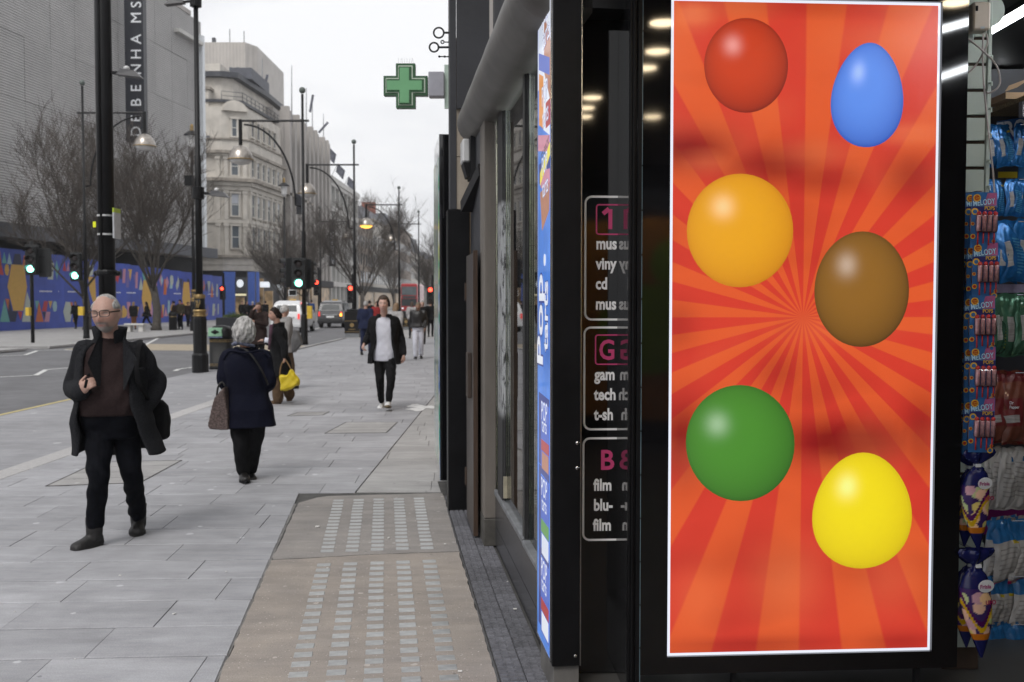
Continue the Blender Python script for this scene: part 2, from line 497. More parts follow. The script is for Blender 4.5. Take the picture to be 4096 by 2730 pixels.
for i, (poly, mat) in enumerate(slab_polys):
    yy = sum(p[1] for p in poly)/len(poly)
    z = RND.uniform(-.0015, .0015)
    if i < 290: put(slab_piece(poly, z, mat), 'paving_slab', mat, parent=pavement, fix=False)
    else: rest.rings([[Vector((x,y,-.02)) for x,y in poly], [Vector((cx_,cy_,z)) for cx_,cy_ in
                      [(sum(p[0] for p in poly)/len(poly)+(x-sum(p[0] for p in poly)/len(poly))*.985, yy+(y-yy)*.975) for x,y in poly]]], 0 if mat is M_SLAB else 1)
put(rest, 'distant_slabs', [M_SLAB, M_SLAB2], parent=pavement, kind='stuff', fix=False)
# darker patched opening in the slabs
kb = put(MB().box(-5.03, -5.02, 4, 23.5, -.1, -.02), 'kerb', M_KERB, origin=(0,0,0), kind='structure')
y = 4.0
while y < 23.2:
    put(MB().box(-5.285, -5.008, y, y+.895, -.1, RND.uniform(-.001,.002)), 'kerb_stone', M_KERB, parent=kb, bevel=.012)
    y += .905
def edge_stones(pts):
    for a, b in zip(pts[:-1], pts[1:]):
        a = Vector((*a, -.03)); b = Vector((*b, -.03)); n = max(1, int((b-a).length/.95)); d = (b-a)/n
        for i in range(n):
            if a.y + d.y*i > 60: break
            put(MB().bar(a+d*i, a+d*(i+.985), .15, .075, up=(0,0,1)), 'kerb_stone', M_KERB, parent=kb)
edge_stones([(-5.15, 23.4), (-6.86, 24.55), (-7.84, 26.4), (-7.84, 46)])
edge_stones([(-17.75, 38), (-17.45, 46), (-17.05, 60)])
edge_stones([(-26, 28.2), (-20.25, 29.95), (-18.12, 34.2), (-17.82, 36.5)])

# inspection covers, spilt paint and litter on the slabs
def cover(pts, name='inspection_cover'):
    pts = [Vector((p.x, p.y, .0)) for p in pts]; mb = MB()
    for a, b in zip(pts, pts[1:]+pts[:1]): mb.bar(a+Vector((0,0,.0005)), b+Vector((0,0,.0005)), .016, .007)
    for f in (.25, .5, .75):
        a = pts[0].lerp(pts[3], f); b = pts[1].lerp(pts[2], f); mb.bar(a+Vector((0,0,.0003)), b+Vector((0,0,.0003)), .007, .006)
    put(mb, name, M_BED, kind='structure')
    c = sum(pts, Vector())/4
    put(MB().face([c+(p-c)*.985+Vector((0,0,.0025)) for p in pts]), 'cover_infill', M_SLAB2, kind='structure', fix=False)
cover([G(184,1946), G(560,1932), G(726,1843), G(392,1850)])
cover([G(1300,1735), G(1545,1732), G(1590,1690), G(1385,1690)])
cover([G(1150,1665), G(1290,1662), G(1318,1648), G(1195,1650)])
sp0 = G(1692, 1631); spl = []
for i in range(26):
    a = 2*PI*i/26; r = (.30+.14*math.sin(3*a+1)+.08*math.sin(7*a)); spl.append(Vector((sp0.x+r*math.cos(a)*.9, sp0.y+r*math.sin(a)*1.3, .0045)))
put(MB().face(spl), 'paint_spill', pm('spilt_white', (.62,.62,.62), .6, var=.25, scale=8), kind='structure', fix=False)
lit_ = MB()
for px, py, s_ in ((697,2459,.018),(480,2305,.014),(2030,2330,.012),(2060,2440,.02),(1555,2155,.022),(1270,2110,.03),(905,2290,.012),(1310,2275,.012),(60,2450,.01),(780,2290,.008),(1500,2440,.010),(1780,2180,.02),(300,2640,.008),(1840,2690,.02)):
    g = G(px, py); lit_.box(-s_*.5, s_*.5, -s_*.3, s_*.3, .003, .003+s_*.25, M=Matrix.Translation(g) @ Rz(px*.7))
put(lit_, 'litter', pm('paper_scrap', (.6,.59,.57), .7, var=.25, scale=40), kind='stuff')

# painted lines on the road
def strip(mb, pts, w, z):
    for a, b in zip(pts[:-1], pts[1:]):
        a = Vector(a); b = Vector(b); t = (b-a).normalized(); n = Vector((-t.y, t.x, 0))*w/2; e = t*w*.35
        mb.face([(a-n-e)*1+Vector((0,0,z)), (b-n+e)+Vector((0,0,z)), (b+n+e)+Vector((0,0,z)), (a+n-e)+Vector((0,0,z))])
def gp(l): return [Vector((G(x, y, -.1).x, G(x, y, -.1).y, 0)) for x, y in l]
zz = MB()
strip(zz, gp([(-60,1428),(100,1421),(150,1404),(262,1400)]), .13, -.0955)
strip(zz, gp([(255,1400.5),(330,1405),(600,1412)]), .13, -.0945)
strip(zz, gp([(-60,1512),(142,1503),(185,1480),(330,1468)]), .13, -.0955)
strip(zz, gp([(560,1392),(640,1350),(660,1346)]), .13, -.0945)
strip(zz, gp([(700,1485),(716,1478),(745,1474),(840,1462),(880,1452)]), .13, -.0935)
strip(zz, gp([(1250,1320),(1280,1312),(1420,1300)]), .15, -.0935)
strip(zz, gp([(1180,1352),(1240,1348)]), .15, -.0935)
put(zz, 'road_markings', M_WHITE_PAINT, kind='structure', fix=False)
yl = MB()
for dx in (0, .2): yl.face([(-8.12-dx, 2, -.0955), (-8.02-dx, 2, -.0955), (-8.02-dx, 23, -.0955), (-8.12-dx, 23, -.0955)])
put(yl, 'yellow_lines', M_YEL_PAINT, kind='structure', fix=False)
bf = MB(); bf.face([(-17.0, 37.6, -.0965), (-8.0, 36.0, -.0965), (-8.0, 40.6, -.0965), (-16.6, 42.6, -.0965)])
put(bf, 'buff_crossing', M_BUFF, kind='structure', fix=False)

# ------------------------------------------------------------------ glass lens panels in the pavement (shop frame)
lens = MB().box(-.049, .049, -.038, .038, -.02, .0025).mesh('glass_lens', M_LENS, bevel=.006)
def lens_panel(poly, rows, label):
    mb = MB()
    fine = []
    for a, b in zip(poly, poly[1:]+poly[:1]):
        k = max(1, int(math.hypot(b[0]-a[0], b[1]-a[1])/.07))
        for i in range(k): fine.append((a[0]+(b[0]-a[0])*i/k+RND.gauss(0,.0035), a[1]+(b[1]-a[1])*i/k+RND.gauss(0,.0035)))
    poly = fine; n = len(poly)
    mb.rings([[Vector((x, y, -.06)) for x, y in poly], [Vector((x, y, -.004)) for x, y in poly],
              [Vector((x*.998, y, 0)) for x, y in poly]])
    o = put(mb, 'pavement_light', M_CONC2 if label else M_CONC, origin=(0, 0, 0), rz=SA)
    o['kind'] = 'structure'
    for v in rows:
        for k in range(5):
            place(lens, 'glass_lens', o, (-.41+.1745*k+RND.uniform(-.002,.002), v+RND.uniform(-.003,.003), RND.uniform(-.001,.0005)), (0,0,RND.uniform(-.02,.02)))
    return o
lens_panel([(-.775, 3.0), (.505, 3.0), (.505, 6.865), (-.1, 6.86), (-.77, 6.80)], [6.634-.13*i for i in range(25)], '')
lens_panel([(-.765, 6.82), (-.1, 6.878), (.505, 6.885), (.515, 9.0), (-.2, 9.0), (-.52, 8.99), (-.62, 8.93), (-.70, 8.80), (-.755, 8.72)], [7.0+.118*i for i in range(16)], 'grey')
mb = MB()
for a, b in (((-.80, 3), (-.79, 8.7)), ): mb.bar((a[0]+.012, a[1], -.016), (b[0]+.012, b[1], -.016), .022, .022)
put(mb, 'joint_strip', pm('cement_joint', (.16,.155,.15), .9, var=.4, scale=6), rz=SA, kind='structure')

# mosaic threshold tiles with raised studs
tm = MB(); tm.box(-.058, .058, -.149, .149, -.02, 0)
for i in range(3):
    for j in range(6):
        x = -.0385+.0385*i; y = -.123+.0492*j
        k = .0135
        tm.add([(x-k-.003,y-k-.003,0),(x+k+.003,y-k-.003,0),(x+k+.003,y+k+.003,0),(x-k-.003,y+k+.003,0),(x-k,y-k,.007),(x+k,y-k,.007),(x+k,y+k,.007),(x-k,y+k,.007)],
               [(4,5,6,7),(0,1,5,4),(1,2,6,5),(2,3,7,6),(3,0,4,7)])
tile_me = tm.mesh('floor_tile', M_TILE, fix=False)
thr = put(MB().box(.512, .80, 3.0, 9.0, -.08, -.012), 'threshold', M_BED, rz=SA, kind='structure')
v = 3.1
while v < 8.75:
    for i in range(2):
        place(tile_me, 'floor_tile', thr, (.581+.1205*i, v+.15+RND.uniform(-.002,.002), RND.uniform(-.0015,.0015)), (0,0,RND.uniform(-.006,.006)))
    v += .303
put(MB().bar((.508, 3.0, -.006), (.512, 8.3, -.006), .009, .016), 'threshold_edge', pm('metal_strip', (.3,.3,.31), .35, metal=.9), rz=SA, kind='structure')

# ------------------------------------------------------------------ shop front
M_BLACK = pm('black_gloss', (.005,.005,.006), .055, var=.2, spec=.5, coat=.8)
M_BLACKS = pm('black_satin', (.007,.007,.008), .38, var=.25, spec=.16, bump=.05, bscale=30)
M_BLACKM = pm('black_matt', (.012,.012,.014), .6, var=.3, spec=.3)
M_FRAME = pm('window_frame_paint', (.016,.016,.017), .42, var=.4, scale=12, spec=.4)
M_DKGREY = pm('dark_grey_cladding', (.035,.036,.042), .6, var=.2, scale=2, bump=.1)
M_STONE = pm('beige_stone', (.33,.285,.235), .8, var=.13, scale=5, bump=.2, bscale=90)
M_STONE2 = pm('worn_pillar_stone', (.135,.12,.106), .7, var=.2, scale=5, bump=.2, bscale=60, stretch=(1,1,.3))
M_GRANITE = pm('grey_granite', (.042,.042,.046), .26, var=.2, scale=60, spec=.5)
M_SILL = pm('slate_sill', (.14,.145,.155), .55, var=.3, scale=12)
M_SHUT = pm('shutter_metal', (.145,.138,.13), .5, metal=.25, var=.18, scale=3, bump=.15, bscale=14)
M_WOOD = pm('varnished_board', (.060,.050,.044), .40, var=.5, scale=4, stretch=(6,6,.5), bump=.1)
M_WOODE = pm('raw_wood_edge', (.045,.026,.016), .6, var=.4, scale=9, stretch=(6,6,.5))
M_CHROME = pm('steel', (.5,.5,.51), .25, metal=1.0, var=.1)
M_CEIL = pm('dark_ceiling', (.02,.02,.022), .7, var=.2)
def glass_mat(name, tint=(.93,.96,.95), rough=.015, ior=1.5):
    if name in _M: return _M[name]
    m = bpy.data.materials.new(name); m.use_nodes = True
    n, l = m.node_tree.nodes, m.node_tree.links; n.clear()
    o = n.new('ShaderNodeOutputMaterial'); mx = n.new('ShaderNodeMixShader'); fr = n.new('ShaderNodeFresnel'); fr.inputs['IOR'].default_value = ior
    tr = n.new('ShaderNodeBsdfTransparent'); tr.inputs['Color'].default_value = (*tint, 1)
    gl = n.new('ShaderNodeBsdfGlossy'); gl.inputs['Roughness'].default_value = rough; gl.inputs['Color'].default_value = (.95,.95,.95,1)
    l.new(fr.outputs[0], mx.inputs[0]); l.new(tr.outputs[0], mx.inputs[1]); l.new(gl.outputs[0], mx.inputs[2]); l.new(mx.outputs[0], o.inputs[0])
    _M[name] = m
    return m
M_GLASS = glass_mat('window_glass')
M_PEEL = pm('peeling_paint', (.02,.02,.021), .6, var=.3)
def _peel():
    n, l = M_PEEL.node_tree.nodes, M_PEEL.node_tree.links
    b = n['Principled BSDF']; tc = [x for x in n if x.type == 'TEX_COORD'][0]
    nz = n.new('ShaderNodeTexNoise'); nz.inputs['Scale'].default_value = 9; nz.inputs['Detail'].default_value = 8; nz.inputs['Roughness'].default_value = .75
    mp = n.new('ShaderNodeMapping'); mp.inputs['Scale'].default_value = (2.5, 2.5, .7)
    l.new(tc.outputs['Object'], mp.inputs[0]); l.new(mp.outputs[0], nz.inputs['Vector'])
    sx = n.new('ShaderNodeSeparateXYZ'); l.new(tc.outputs['Object'], sx.inputs[0])
    def rng(a, b_):
        r = n.new('ShaderNodeMapRange'); r.inputs['From Min'].default_value = a; r.inputs['From Max'].default_value = b_; r.clamp = True
        l.new(sx.outputs['Z'], r.inputs['Value']); return r.outputs[0]
    lo = rng(.95, 1.02); hi = rng(2.42, 2.38)
    m1 = n.new('ShaderNodeMath'); m1.operation = 'MULTIPLY'; l.new(lo, m1.inputs[0]); l.new(hi, m1.inputs[1])
    rp = n.new('ShaderNodeValToRGB'); rp.color_ramp.elements[0].position = .43; rp.color_ramp.elements[1].position = .50
    l.new(nz.outputs['Fac'], rp.inputs[0])
    m2 = n.new('ShaderNodeMath'); m2.operation = 'MULTIPLY'; l.new(m1.outputs[0], m2.inputs[0]); l.new(rp.outputs[0], m2.inputs[1])
    src = b.inputs['Base Color'].links[0].from_socket
    mx = n.new('ShaderNodeMix'); mx.data_type = 'RGBA'; l.new(m2.outputs[0], mx.inputs['Factor']); l.new(src, mx.inputs['A'])
    mx.inputs['B'].default_value = (.33, .34, .35, 1); l.new(mx.outputs['Result'], b.inputs['Base Color'])
_peel()

shop = thing('corner_shop', 'black fronted shop with grey roller shutter box and stone pillar beside the pavement', 'shop', (.8, 4.6, 0), SA)
# stall riser of granite tiles
RIS = put(MB().box(.782, .95, 4.55, 7.0, 0, .372), 'stall_riser', M_BED, parent=shop)
vv = 4.55
for w in (.44, .62, .62, .62, .14):
    for z0, z1 in ((.0, .15), (.154, .370)):
        put(MB().box(.772, .783, vv+.002, vv+w-.002, z0+.002, z1), 'granite_tile', M_GRANITE, parent=shop)
    vv += w
put(MB().box(.762, .90, 5.52, 6.98, .373, .412), 'window_sill', M_SILL, parent=shop, bevel=.006)
put(MB().box(.757, .90, 4.56, 5.50, .373, .404), 'window_sill', M_SILL, parent=shop, bevel=.006)
def mull(v0, v1, mat, u0=.772, z0=.41, z1=3.02):
    mb = MB().box(u0, .80, v0, v1, z0, z1)
    mb.box(u0+.012, .7985, v0-.012, v0-.0015, z0, z1)
    put(mb, 'window_mullion', mat, parent=shop, bevel=.004)
mull(6.57, 6.83, M_PEEL); mull(5.50, 5.58, M_FRAME)
put(MB().box(.785, .81, 6.84, 6.97, .41, 3.02), 'window_mullion', M_FRAME, parent=shop)
put(MB().box(.80, .806, 5.581, 6.5685, .41, 3.02), 'window_pane', M_GLASS, parent=shop)
put(MB().box(.80, .806, 4.60, 5.50, .405, 3.02), 'window_pane', M_GLASS, parent=shop)
put(MB().box(.775, .799, 6.50, 6.535, .44, .58), 'frame_stop', pm('old_cream_paint', (.30,.27,.20), .6, var=.3), parent=shop)
# pillar, side door, post
pil = put(MB().box(.695, .78, 6.99, 7.30, .2, 3.12), 'stone_pillar', M_STONE2, parent=shop, bevel=.006)
put(MB().box(.690, .78, 6.985, 7.305, 0, .198), 'pillar_base', pm('dark_plinth', (.06,.056,.05), .8, var=.4, scale=9), parent=shop, bevel=.006)
bd = MB().box(.640, .668, 7.25, 7.87, .02, 2.10, 0)
door = put(bd, 'side_door', M_WOOD, parent=shop, bevel=.003)
put(MB().box(.638, .670, 7.225, 7.249, .02, 2.115), 'door_edge', M_WOODE, parent=shop)
put(MB().box(.61, .6395, 7.40, 7.56, 1.02, 1.36), 'letter_box', pm('brown_box', (.04,.028,.022), .6, var=.3), parent=door, bevel=.004)
for z in (1.75, .28): put(MB().box(.628, .6395, 7.86, 7.90, z, z+.14), 'hinge', M_WOODE, parent=door)
put(MB().box(.70, .76, 7.31, 8.2, 0, 3.0), 'dark_door', pm('grey_door_paint', (.03,.031,.037), .5, var=.2), parent=shop)
hood = MB().bar((.735, 7.32, 2.71), (.655, 8.0, 2.50), .10, .09)
put(hood, 'door_hood', M_BLACKM, parent=shop)
put(MB().box(.515, .70, 8.22, 8.42, .0, 2.50), 'painted_post', M_BLACKS, parent=shop, bevel=.006)
put(MB().box(.59, .86, 8.24, 8.44, 2.503, 2.93).box(.59, .86, 8.24, 8.44, 2.936, 3.9), 'stone_facing', M_STONE, parent=shop)
put(MB().box(.538, .589, 8.23, 8.43, 2.503, 9.5).box(.592, .86, 8.2, 8.239, 3.32, 9.5), 'fascia_fin', M_DKGREY, parent=shop)
# roller shutter box with bird spikes
pr = []
for i in range(15):
    a = math.radians(75 + 195*i/14)
    pr.append((.745+.165*math.cos(a), 3.165+.165*math.sin(a)))
pr += [(.90, 3.0), (.90, 3.33)]
ringsv = []
for v in np.linspace(4.3, 8.02, 25):
    k = 1.0 + .006*math.sin(v*9)
    ringsv.append([Vector((.745+(u-.745)*k, v, 3.165+(z-3.165)*k)) for u, z in pr])
sb = put(MB().rings(ringsv), 'roller_shutter_box', M_SHUT, parent=shop, smooth=True)
sp = MB()
for i in range(150):
    v = 4.4+3.6*i/150; 
    for s_ in (-1, 0, 1):
        sp.tube([(.80, v, 3.325), (.80+s_*.03+RND.uniform(-.01,.01), v+RND.uniform(-.02,.02), 3.43)], .0022, 3, cap=False)
put(sp, 'bird_spikes', M_CHROME, parent=sb, kind='stuff', fix=False)
put(MB().box(.77, 1.15, 4.3, 8.1, 3.02, 3.06), 'soffit', M_BLACKM, parent=shop)
put(MB().box(.90, 1.2, 4.3, 8.3, 3.07, 11), 'upper_wall', M_DKGREY, parent=shop)
# window display room
M_WTILE = pm('cream_wall_tile', (.60,.60,.47), .35, var=.06, scale=3, objvar=.06)
dw = put(MB().box(1.45, 1.5, 4.7, 8.0, 0, 3.0).box(.81, 1.45, 7.95, 8.0, 0, 3.0).box(.81, 1.45, 4.7, 8.0, .35, .40).box(.81, 1.45, 4.7, 8.0, 3.0, 3.018), 'display_room', pm('tile_grout', (.35,.34,.28), .8), parent=shop)
wt = MB().box(-.006, 0, -.148, .148, -.078, .078).mesh('wall_tile', M_WTILE, bevel=.003)
wt2 = MB().box(-.148, .148, -.006, 0, -.078, .078).mesh('wall_tile', M_WTILE, bevel=.003)
for r in range(16):
    for c in range(11):
        p = Vector((1.449, 4.85+.302*c + (.15 if r % 2 else 0), .49+.162*r))
        if p.y < 7.9: place(wt, 'wall_tile', dw, p)
    for c in range(2):
        place(wt2, 'wall_tile', dw, (.98+.302*c-(.1 if r % 2 else 0), 7.949, .49+.162*r))
# interior room behind the entrance
room = MB()
room.box(.86, 6, -3.7, 9, 3.3, 3.36)
put(room, 'ceiling', M_CEIL, rz=SA, kind='structure')
put(MB().box(.86, 6, -3.7, -3.6, 0, 3.3), 'entrance_wall', M_CEIL, rz=SA, kind='structure')
put(MB().box(5.95, 6, -3.6, 9, 0, 3.3).box(1.52, 6, 8.9, 9, 0, 3.3).box(1.52, 1.58, 4.75, 9, 0, 3.3), 'inner_wall', M_CEIL, rz=SA, kind='structure')
put(MB().box(.83, 6, -3.7, 9, -.1, .015), 'shop_floor', pm('shop_floor_tile', (.06,.058,.055), .35, var=.2, scale=2), rz=SA, kind='structure')
# ceiling lamps
M_WARM = pm('lamp_warm', (1,.82,.58), .5, emit=26.0, ecol=(1,.80,.52), var=0)
M_TUBE = pm('strip_and_fill_tube', (1,1,1), .5, emit=30.0, ecol=(.93,.97,1), var=0)
dl = thing('ceiling_downlight', 'round recessed warm downlight in the dark entrance ceiling', 'ceiling light', (1.0, 3.04, 3.29), 0, 'downlights in the entrance ceiling')
put(MB().lathe([(.095,0),(.095,.008),(.075,.009)], (1.0,3.04,3.285), 20, cap=False), 'trim_ring', M_CHROME, parent=dl)
put(MB().lathe([(.074,.0),(.074,.004)], (1.0,3.04,3.288), 20), 'lamp_disc', M_WARM, parent=dl)
for x, y in ((1.14,2.42),(1.18,1.98),(1.69,.28),(.99,1.55),(1.02,1.15),(1.08,.77),(2.0,2.2),(2.4,3.6)):
    o = copy_tree(dl); o.location = (x, y, 3.29)
def tube_light(a, b, label):
    a = Vector(a); b = Vector(b)
    t = thing('strip_light', label, 'strip light', a)
    put(MB().bar(a+Vector((0,0,.03)), b+Vector((0,0,.03)), .09, .035), 'housing', M_CHROME, parent=t)
    put(MB().tube([a, b], .016, 10), 'tube', M_TUBE, parent=t, smooth=True)
tube_light(P(3945,137,5.62), P(4250,-38,4.9), 'white strip light on the dark ceiling nearest above the blue bags')
tube_light(P(3935,345,6.95), P(4010,305,6.65), 'short white strip light glowing deeper inside above the shelf')
wp = thing('wall_poster', 'large orange wall panel with lime shapes inside the entrance', 'poster', (1.0, -3.55, .3), SA)
put(MB().box(1.0, 4.2, -3.59, -3.56, .3, 2.75), 'panel', pm('orange_panel', (.55,.20,.02), .5, var=.1), parent=wp)
put(MB().tube([(1.1,-3.05,3.22),(4.1,-3.05,3.22)], .028, 8), 'strip_and_fill_tube', M_TUBE, parent=wp)  # unseen fill tube, added only to brighten the orange panel
put(MB().box(1.05,4.15,-2.99,-2.97,3.02,3.295).box(1.05,4.15,-3.13,-2.99,3.265,3.295), 'added_tube_lip', M_BLACKM, parent=wp)  # added lip that keeps the fill tube out of the black glass reflections
put(MB().lathe([(.55,0),(.55,.01)], M=Matrix.Translation((2.2,-3.545,1.4)) @ Matrix.Rotation(-PI/2,4,'X'), seg=18).lathe([(.3,0),(.3,.01)], M=Matrix.Translation((2.5,-3.545,2.2)) @ Matrix.Rotation(-PI/2,4,'X'), seg=18), 'lime_shape', pm('lime_print', (.32,.45,.02), .5), parent=wp, kind='stuff')
dtl = thing('strip_light', 'white strip light inside the shop window display', 'strip light', (1.2, 5.2, 2.93), SA)
put(MB().tube([(1.2,5.0,2.93),(1.2,7.7,2.93)], .015, 8), 'tube', M_TUBE, parent=dtl)
put(MB().box(1.16,1.24,5.0,7.7,2.95,2.995), 'housing', M_CHROME, parent=dtl)
tube_light((2.45, 3.1, 3.24), (2.9, 4.3, 3.24), 'white strip light over the slatted wall')
tube_light((2.55, 4.45, 3.24), (3.6, 4.9, 3.24), 'white strip light across the front of the hanging bags')
tube_light((3.1, 2.2, 3.22), (3.3, 4.6, 3.22), 'white strip light over the sweets aisle')
# ------------------------------------------------------------------ lit snack column at the corner (shop frame)
def emis(name, col, strength=1.0, var=.04, scale=4, coat=.6, rough=.35):
    return pm(name, tuple(c*.25 for c in col), rough, var=var, scale=scale, emit=strength, ecol=col, coat=coat)
colu = thing('lightbox_column', 'tall narrow black lightbox at the shop corner with lit blue snack poster on its side', 'lightbox', (.72, 4.25, .14), SA)
put(MB().box(.7185, .841, 4.244, 4.66, .145, 3.7), 'case', M_BLACKS, parent=colu, bevel=.003)
put(MB().box(.73, .84, 4.26, 4.64, .0, .144), 'plinth', pm('grey_plinth', (.12,.115,.11), .7, var=.3), parent=colu)
mb = MB().box(.712, .7185, 4.262, 4.272, .16, 3.7).box(.712, .7185, 4.634, 4.646, .16, 3.7).box(.712, .7185, 4.273, 4.633, .16, .172)
put(mb, 'trim', M_CHROME, parent=colu)
put(MB().box(.8415, .8465, 4.243, 4.252, .145, 3.7), 'edge_strip', M_CHROME, parent=colu)
fm = pm('poster_blue', (.03,.12,.45), .35, var=.25, scale=1.2, emit=1.0, coat=.5, col2=(.10,.30,.85), stretch=(1,1,.8))
face = put(MB().box(.714, .7184, 4.2725, 4.6335, .1725, 3.7), 'lit_poster', fm, parent=colu)
E_WHITE = emis('print_white', (.82,.86,.95)); E_NAVY = emis('print_navy', (.02,.04,.25)); E_BLUE2 = emis('print_mid_blue', (.05,.12,.55))
E_RED = emis('print_red', (.42,.03,.03)); E_GREEN = emis('print_green', (.10,.32,.07)); E_BISC = emis('print_biscuit', (.46,.20,.12), var=.5, scale=30)
E_YEL = emis('print_yellow', (.85,.75,.05)); E_PALE = emis('print_pale', (.72,.78,.92), var=.15, scale=3); E_PINK = emis('print_pink', (.62,.25,.35), var=.3, scale=15)
E_ORG = emis('print_orange', (.8,.30,.06)); E_BLK = emis('print_black', (.01,.01,.012))
PR = [E_WHITE, E_NAVY, E_BLUE2, E_RED, E_GREEN, E_BISC, E_YEL, E_PALE, E_PINK, E_ORG, E_BLK]
def side_M(v, z, u, rot=0.0):
    """text/print plane on the street face: x runs towards the viewer, y up; rot turns it"""
    return Matrix(((0,0,-1,u),(-1,0,0,v),(0,1,0,z),(0,0,0,1))) @ Matrix.Rotation(rot, 4, 'Z')
pic = MB()
def quad(v0, v1, z0, z1, m, lift=.001, skew=0.0):
    u = .714-lift
    pic.add([(u,v0,z0),(u,v1,z0+skew),(u,v1,z1+skew),(u,v0,z1),(.7135,v0,z0),(.7135,v1,z0+skew),(.7135,v1,z1+skew),(.7135,v0,z1)],
            [(0,1,2,3),(0,4,5,1),(1,5,6,2),(2,6,7,3),(3,7,4,0)], m)
def zz_(py): return 1.75+(1203-py)/3982*4.45
def snack_box(y0, y1, lowm, lowm2, txt=True):
    z1, z0 = zz_(y0), zz_(y1); h = z1-z0
    quad(4.30, 4.53, z0, z1, 2, .001)
    quad(4.53, 4.595, z0+.02, z1+.01, 7 if lowm == 5 else 1, .0012)
    quad(4.30, 4.59, z1+.001, z1+.035, 1, .0014, .01)
    quad(4.305, 4.52, z0+h*.30, z0+h*.46, lowm, .0018)
    quad(4.315, 4.50, z0+h*.03, z0+h*.28, lowm2, .0018)
    for k, t in enumerate(('POP', 'tarts')):
        for dz, m, b, lf in ((0,1,.022,.0022),(0,0,.004,.0028)):
            pic.text(t, side_M(4.515-.02*k, z0+h*(.76-.17*k), .714-lf), .125 if k == 0 else .10, m, bold=b, sx=.75)
snack_box(1625, 1900, 3, 5); snack_box(1925, 2255, 4, 7); snack_box(2265, 2575, 3, 0)
# big wordmark reading upward
for t, v, z, s_, sx in (('Pop', 4.475, zz_(1478), .235, 1.18), ('tarts', 4.335, zz_(1405), .165, 1.02)):
    for m, b, lf in ((1,.050,.0012),(0,.018,.0024)):
        pic.text(t, side_M(v, z, .714-lf, PI/2), s_, m, bold=b, sx=sx)
pic.ball((.7125, 4.43, zz_(1040)), (.0012,.03,.028), 12, 6, 0)
# upper part: packets and biscuits
quad(4.275, 4.63, zz_(330), 3.69, 7, .0008)
quad(4.28, 4.50, zz_(240), zz_(20), 0, .001)
quad(4.28, 4.45, zz_(430), zz_(200), 5, .0016, .16)
quad(4.30, 4.60, zz_(330), zz_(262), 2, .002, .09)
quad(4.30, 4.47, zz_(560), zz_(330), 0, .0012, .05)
quad(4.44, 4.60, zz_(520), zz_(310), 9, .001, .05)
quad(4.285, 4.40, zz_(520), zz_(420), 3, .002)
quad(4.30, 4.62, zz_(625), zz_(560), 8, .0018, .05)
quad(4.29, 4.56, zz_(640), zz_(590), 6, .0024, -.10)
quad(4.29, 4.60, zz_(720), zz_(640), 1, .0014)
quad(4.29, 4.54, zz_(760), zz_(690), 8, .0018, .02)
pic.add([(.712,4.285,zz_(740)),(.712,4.56,zz_(760)),(.712,4.50,zz_(920)),(.712,4.30,zz_(850))], [(0,1,2,3)], 5)
for (zt, s_) in ((110, .14), (420, .125), (700, .12)):
    for k, t in enumerate(('POP', 'tarts')):
        for m, b, lf in ((1,.022,.003),(0,.004,.0036)):
            pic.text(t, side_M(4.50-.02*k, zz_(zt)-.10*k, .714-lf, .12), s_, m, bold=b, sx=.72)
pic.text("IT'S BACK!", side_M(4.52, zz_(640), .7108, .25), .05, 10, bold=.01)
put(pic, 'poster_print', PR, parent=colu, fix=False, kind='stuff')
for z in (.19, 1.02, 1.13):
    put(MB().lathe([(.008,0),(.008,.003),(.004,.005)], M=Matrix.Translation((.822 if z < 1 else .828, 4.2435, z)) @ Matrix.Rotation(PI/2, 4, 'X'), seg=10), 'screw', M_CHROME, parent=colu)

# ------------------------------------------------------------------ black glass panel with the list of goods (panel frame)
M_DGLASS = pm('dark_glass', (.004,.004,.0045), .04, var=.1, spec=.5, coat=.8)
M_TXT = pm('vinyl_white', (.85,.83,.83), .5, var=.05); M_PNK = pm('vinyl_pink', (.55,.05,.17), .5, var=.08)
dp = thing('door_panel', 'black glass entrance panel printed with a white list of music, games and film goods', 'door panel', (.60, 4.53, 0), PA)
qd = 4.53
put(MB().box(.55, .7705, qd, qd+.04, .02, 3.3), 'glass_panel', M_DGLASS, parent=dp)
put(MB().box(.771, .785, 4.262, 4.56, .02, 3.3), 'jamb', pm('jamb_metal', (.018,.018,.02), .06, var=.2, spec=.6), parent=dp)
rl = MB()
for a, b, q0 in ((.7715,.782,4.235),(.783,.793,4.225),(.794,.803,4.24),(.804,.822,4.228)): rl.box(a, b, q0, 4.30, .02, 3.3)
put(rl, 'door_rail', M_BLACKS, parent=dp, bevel=.002)
gl = MB()
for k in range(17): gl.box(.8235, .8265, 4.236, 4.28, .05+.19*k, .232+.19*k)
put(gl, 'glass_edge', pm('pale_edge', (.20,.30,.36), .2, var=.1), parent=dp)
def Qz(py, d=4.565): return P(2400, py, d).z
def Qp(px, py, d=4.565): return Q(px, py, d).x
def pan_M(p, z, q=qd-.001): return Matrix(((1,0,0,p),(0,0,-1,q),(0,1,0,z),(0,0,0,1)))
tx = MB()
def outline(x0, y0, y1, w, r, m, q):
    """rounded frame open towards the jamb"""
    p0 = Qp(x0, y0); z1 = Qz(y0); z0 = Qz(y1); pe = .7705
    pts = [(pe, z1)]
    for i in range(7):
        a = PI/2 + (PI/2)*i/6
        pts.append((p0+r+r*math.cos(a), z1-r+r*math.sin(a)))
    for i in range(7):
        a = PI + (PI/2)*i/6
        pts.append((p0+r+r*math.cos(a), z0+r+r*math.sin(a)))
    pts.append((pe, z0))
    for a, b in zip(pts[:-1], pts[1:]): tx.bar((a[0], q, a[1]), (b[0], q, b[1]), w, .0012, m, up=(0,1,0))
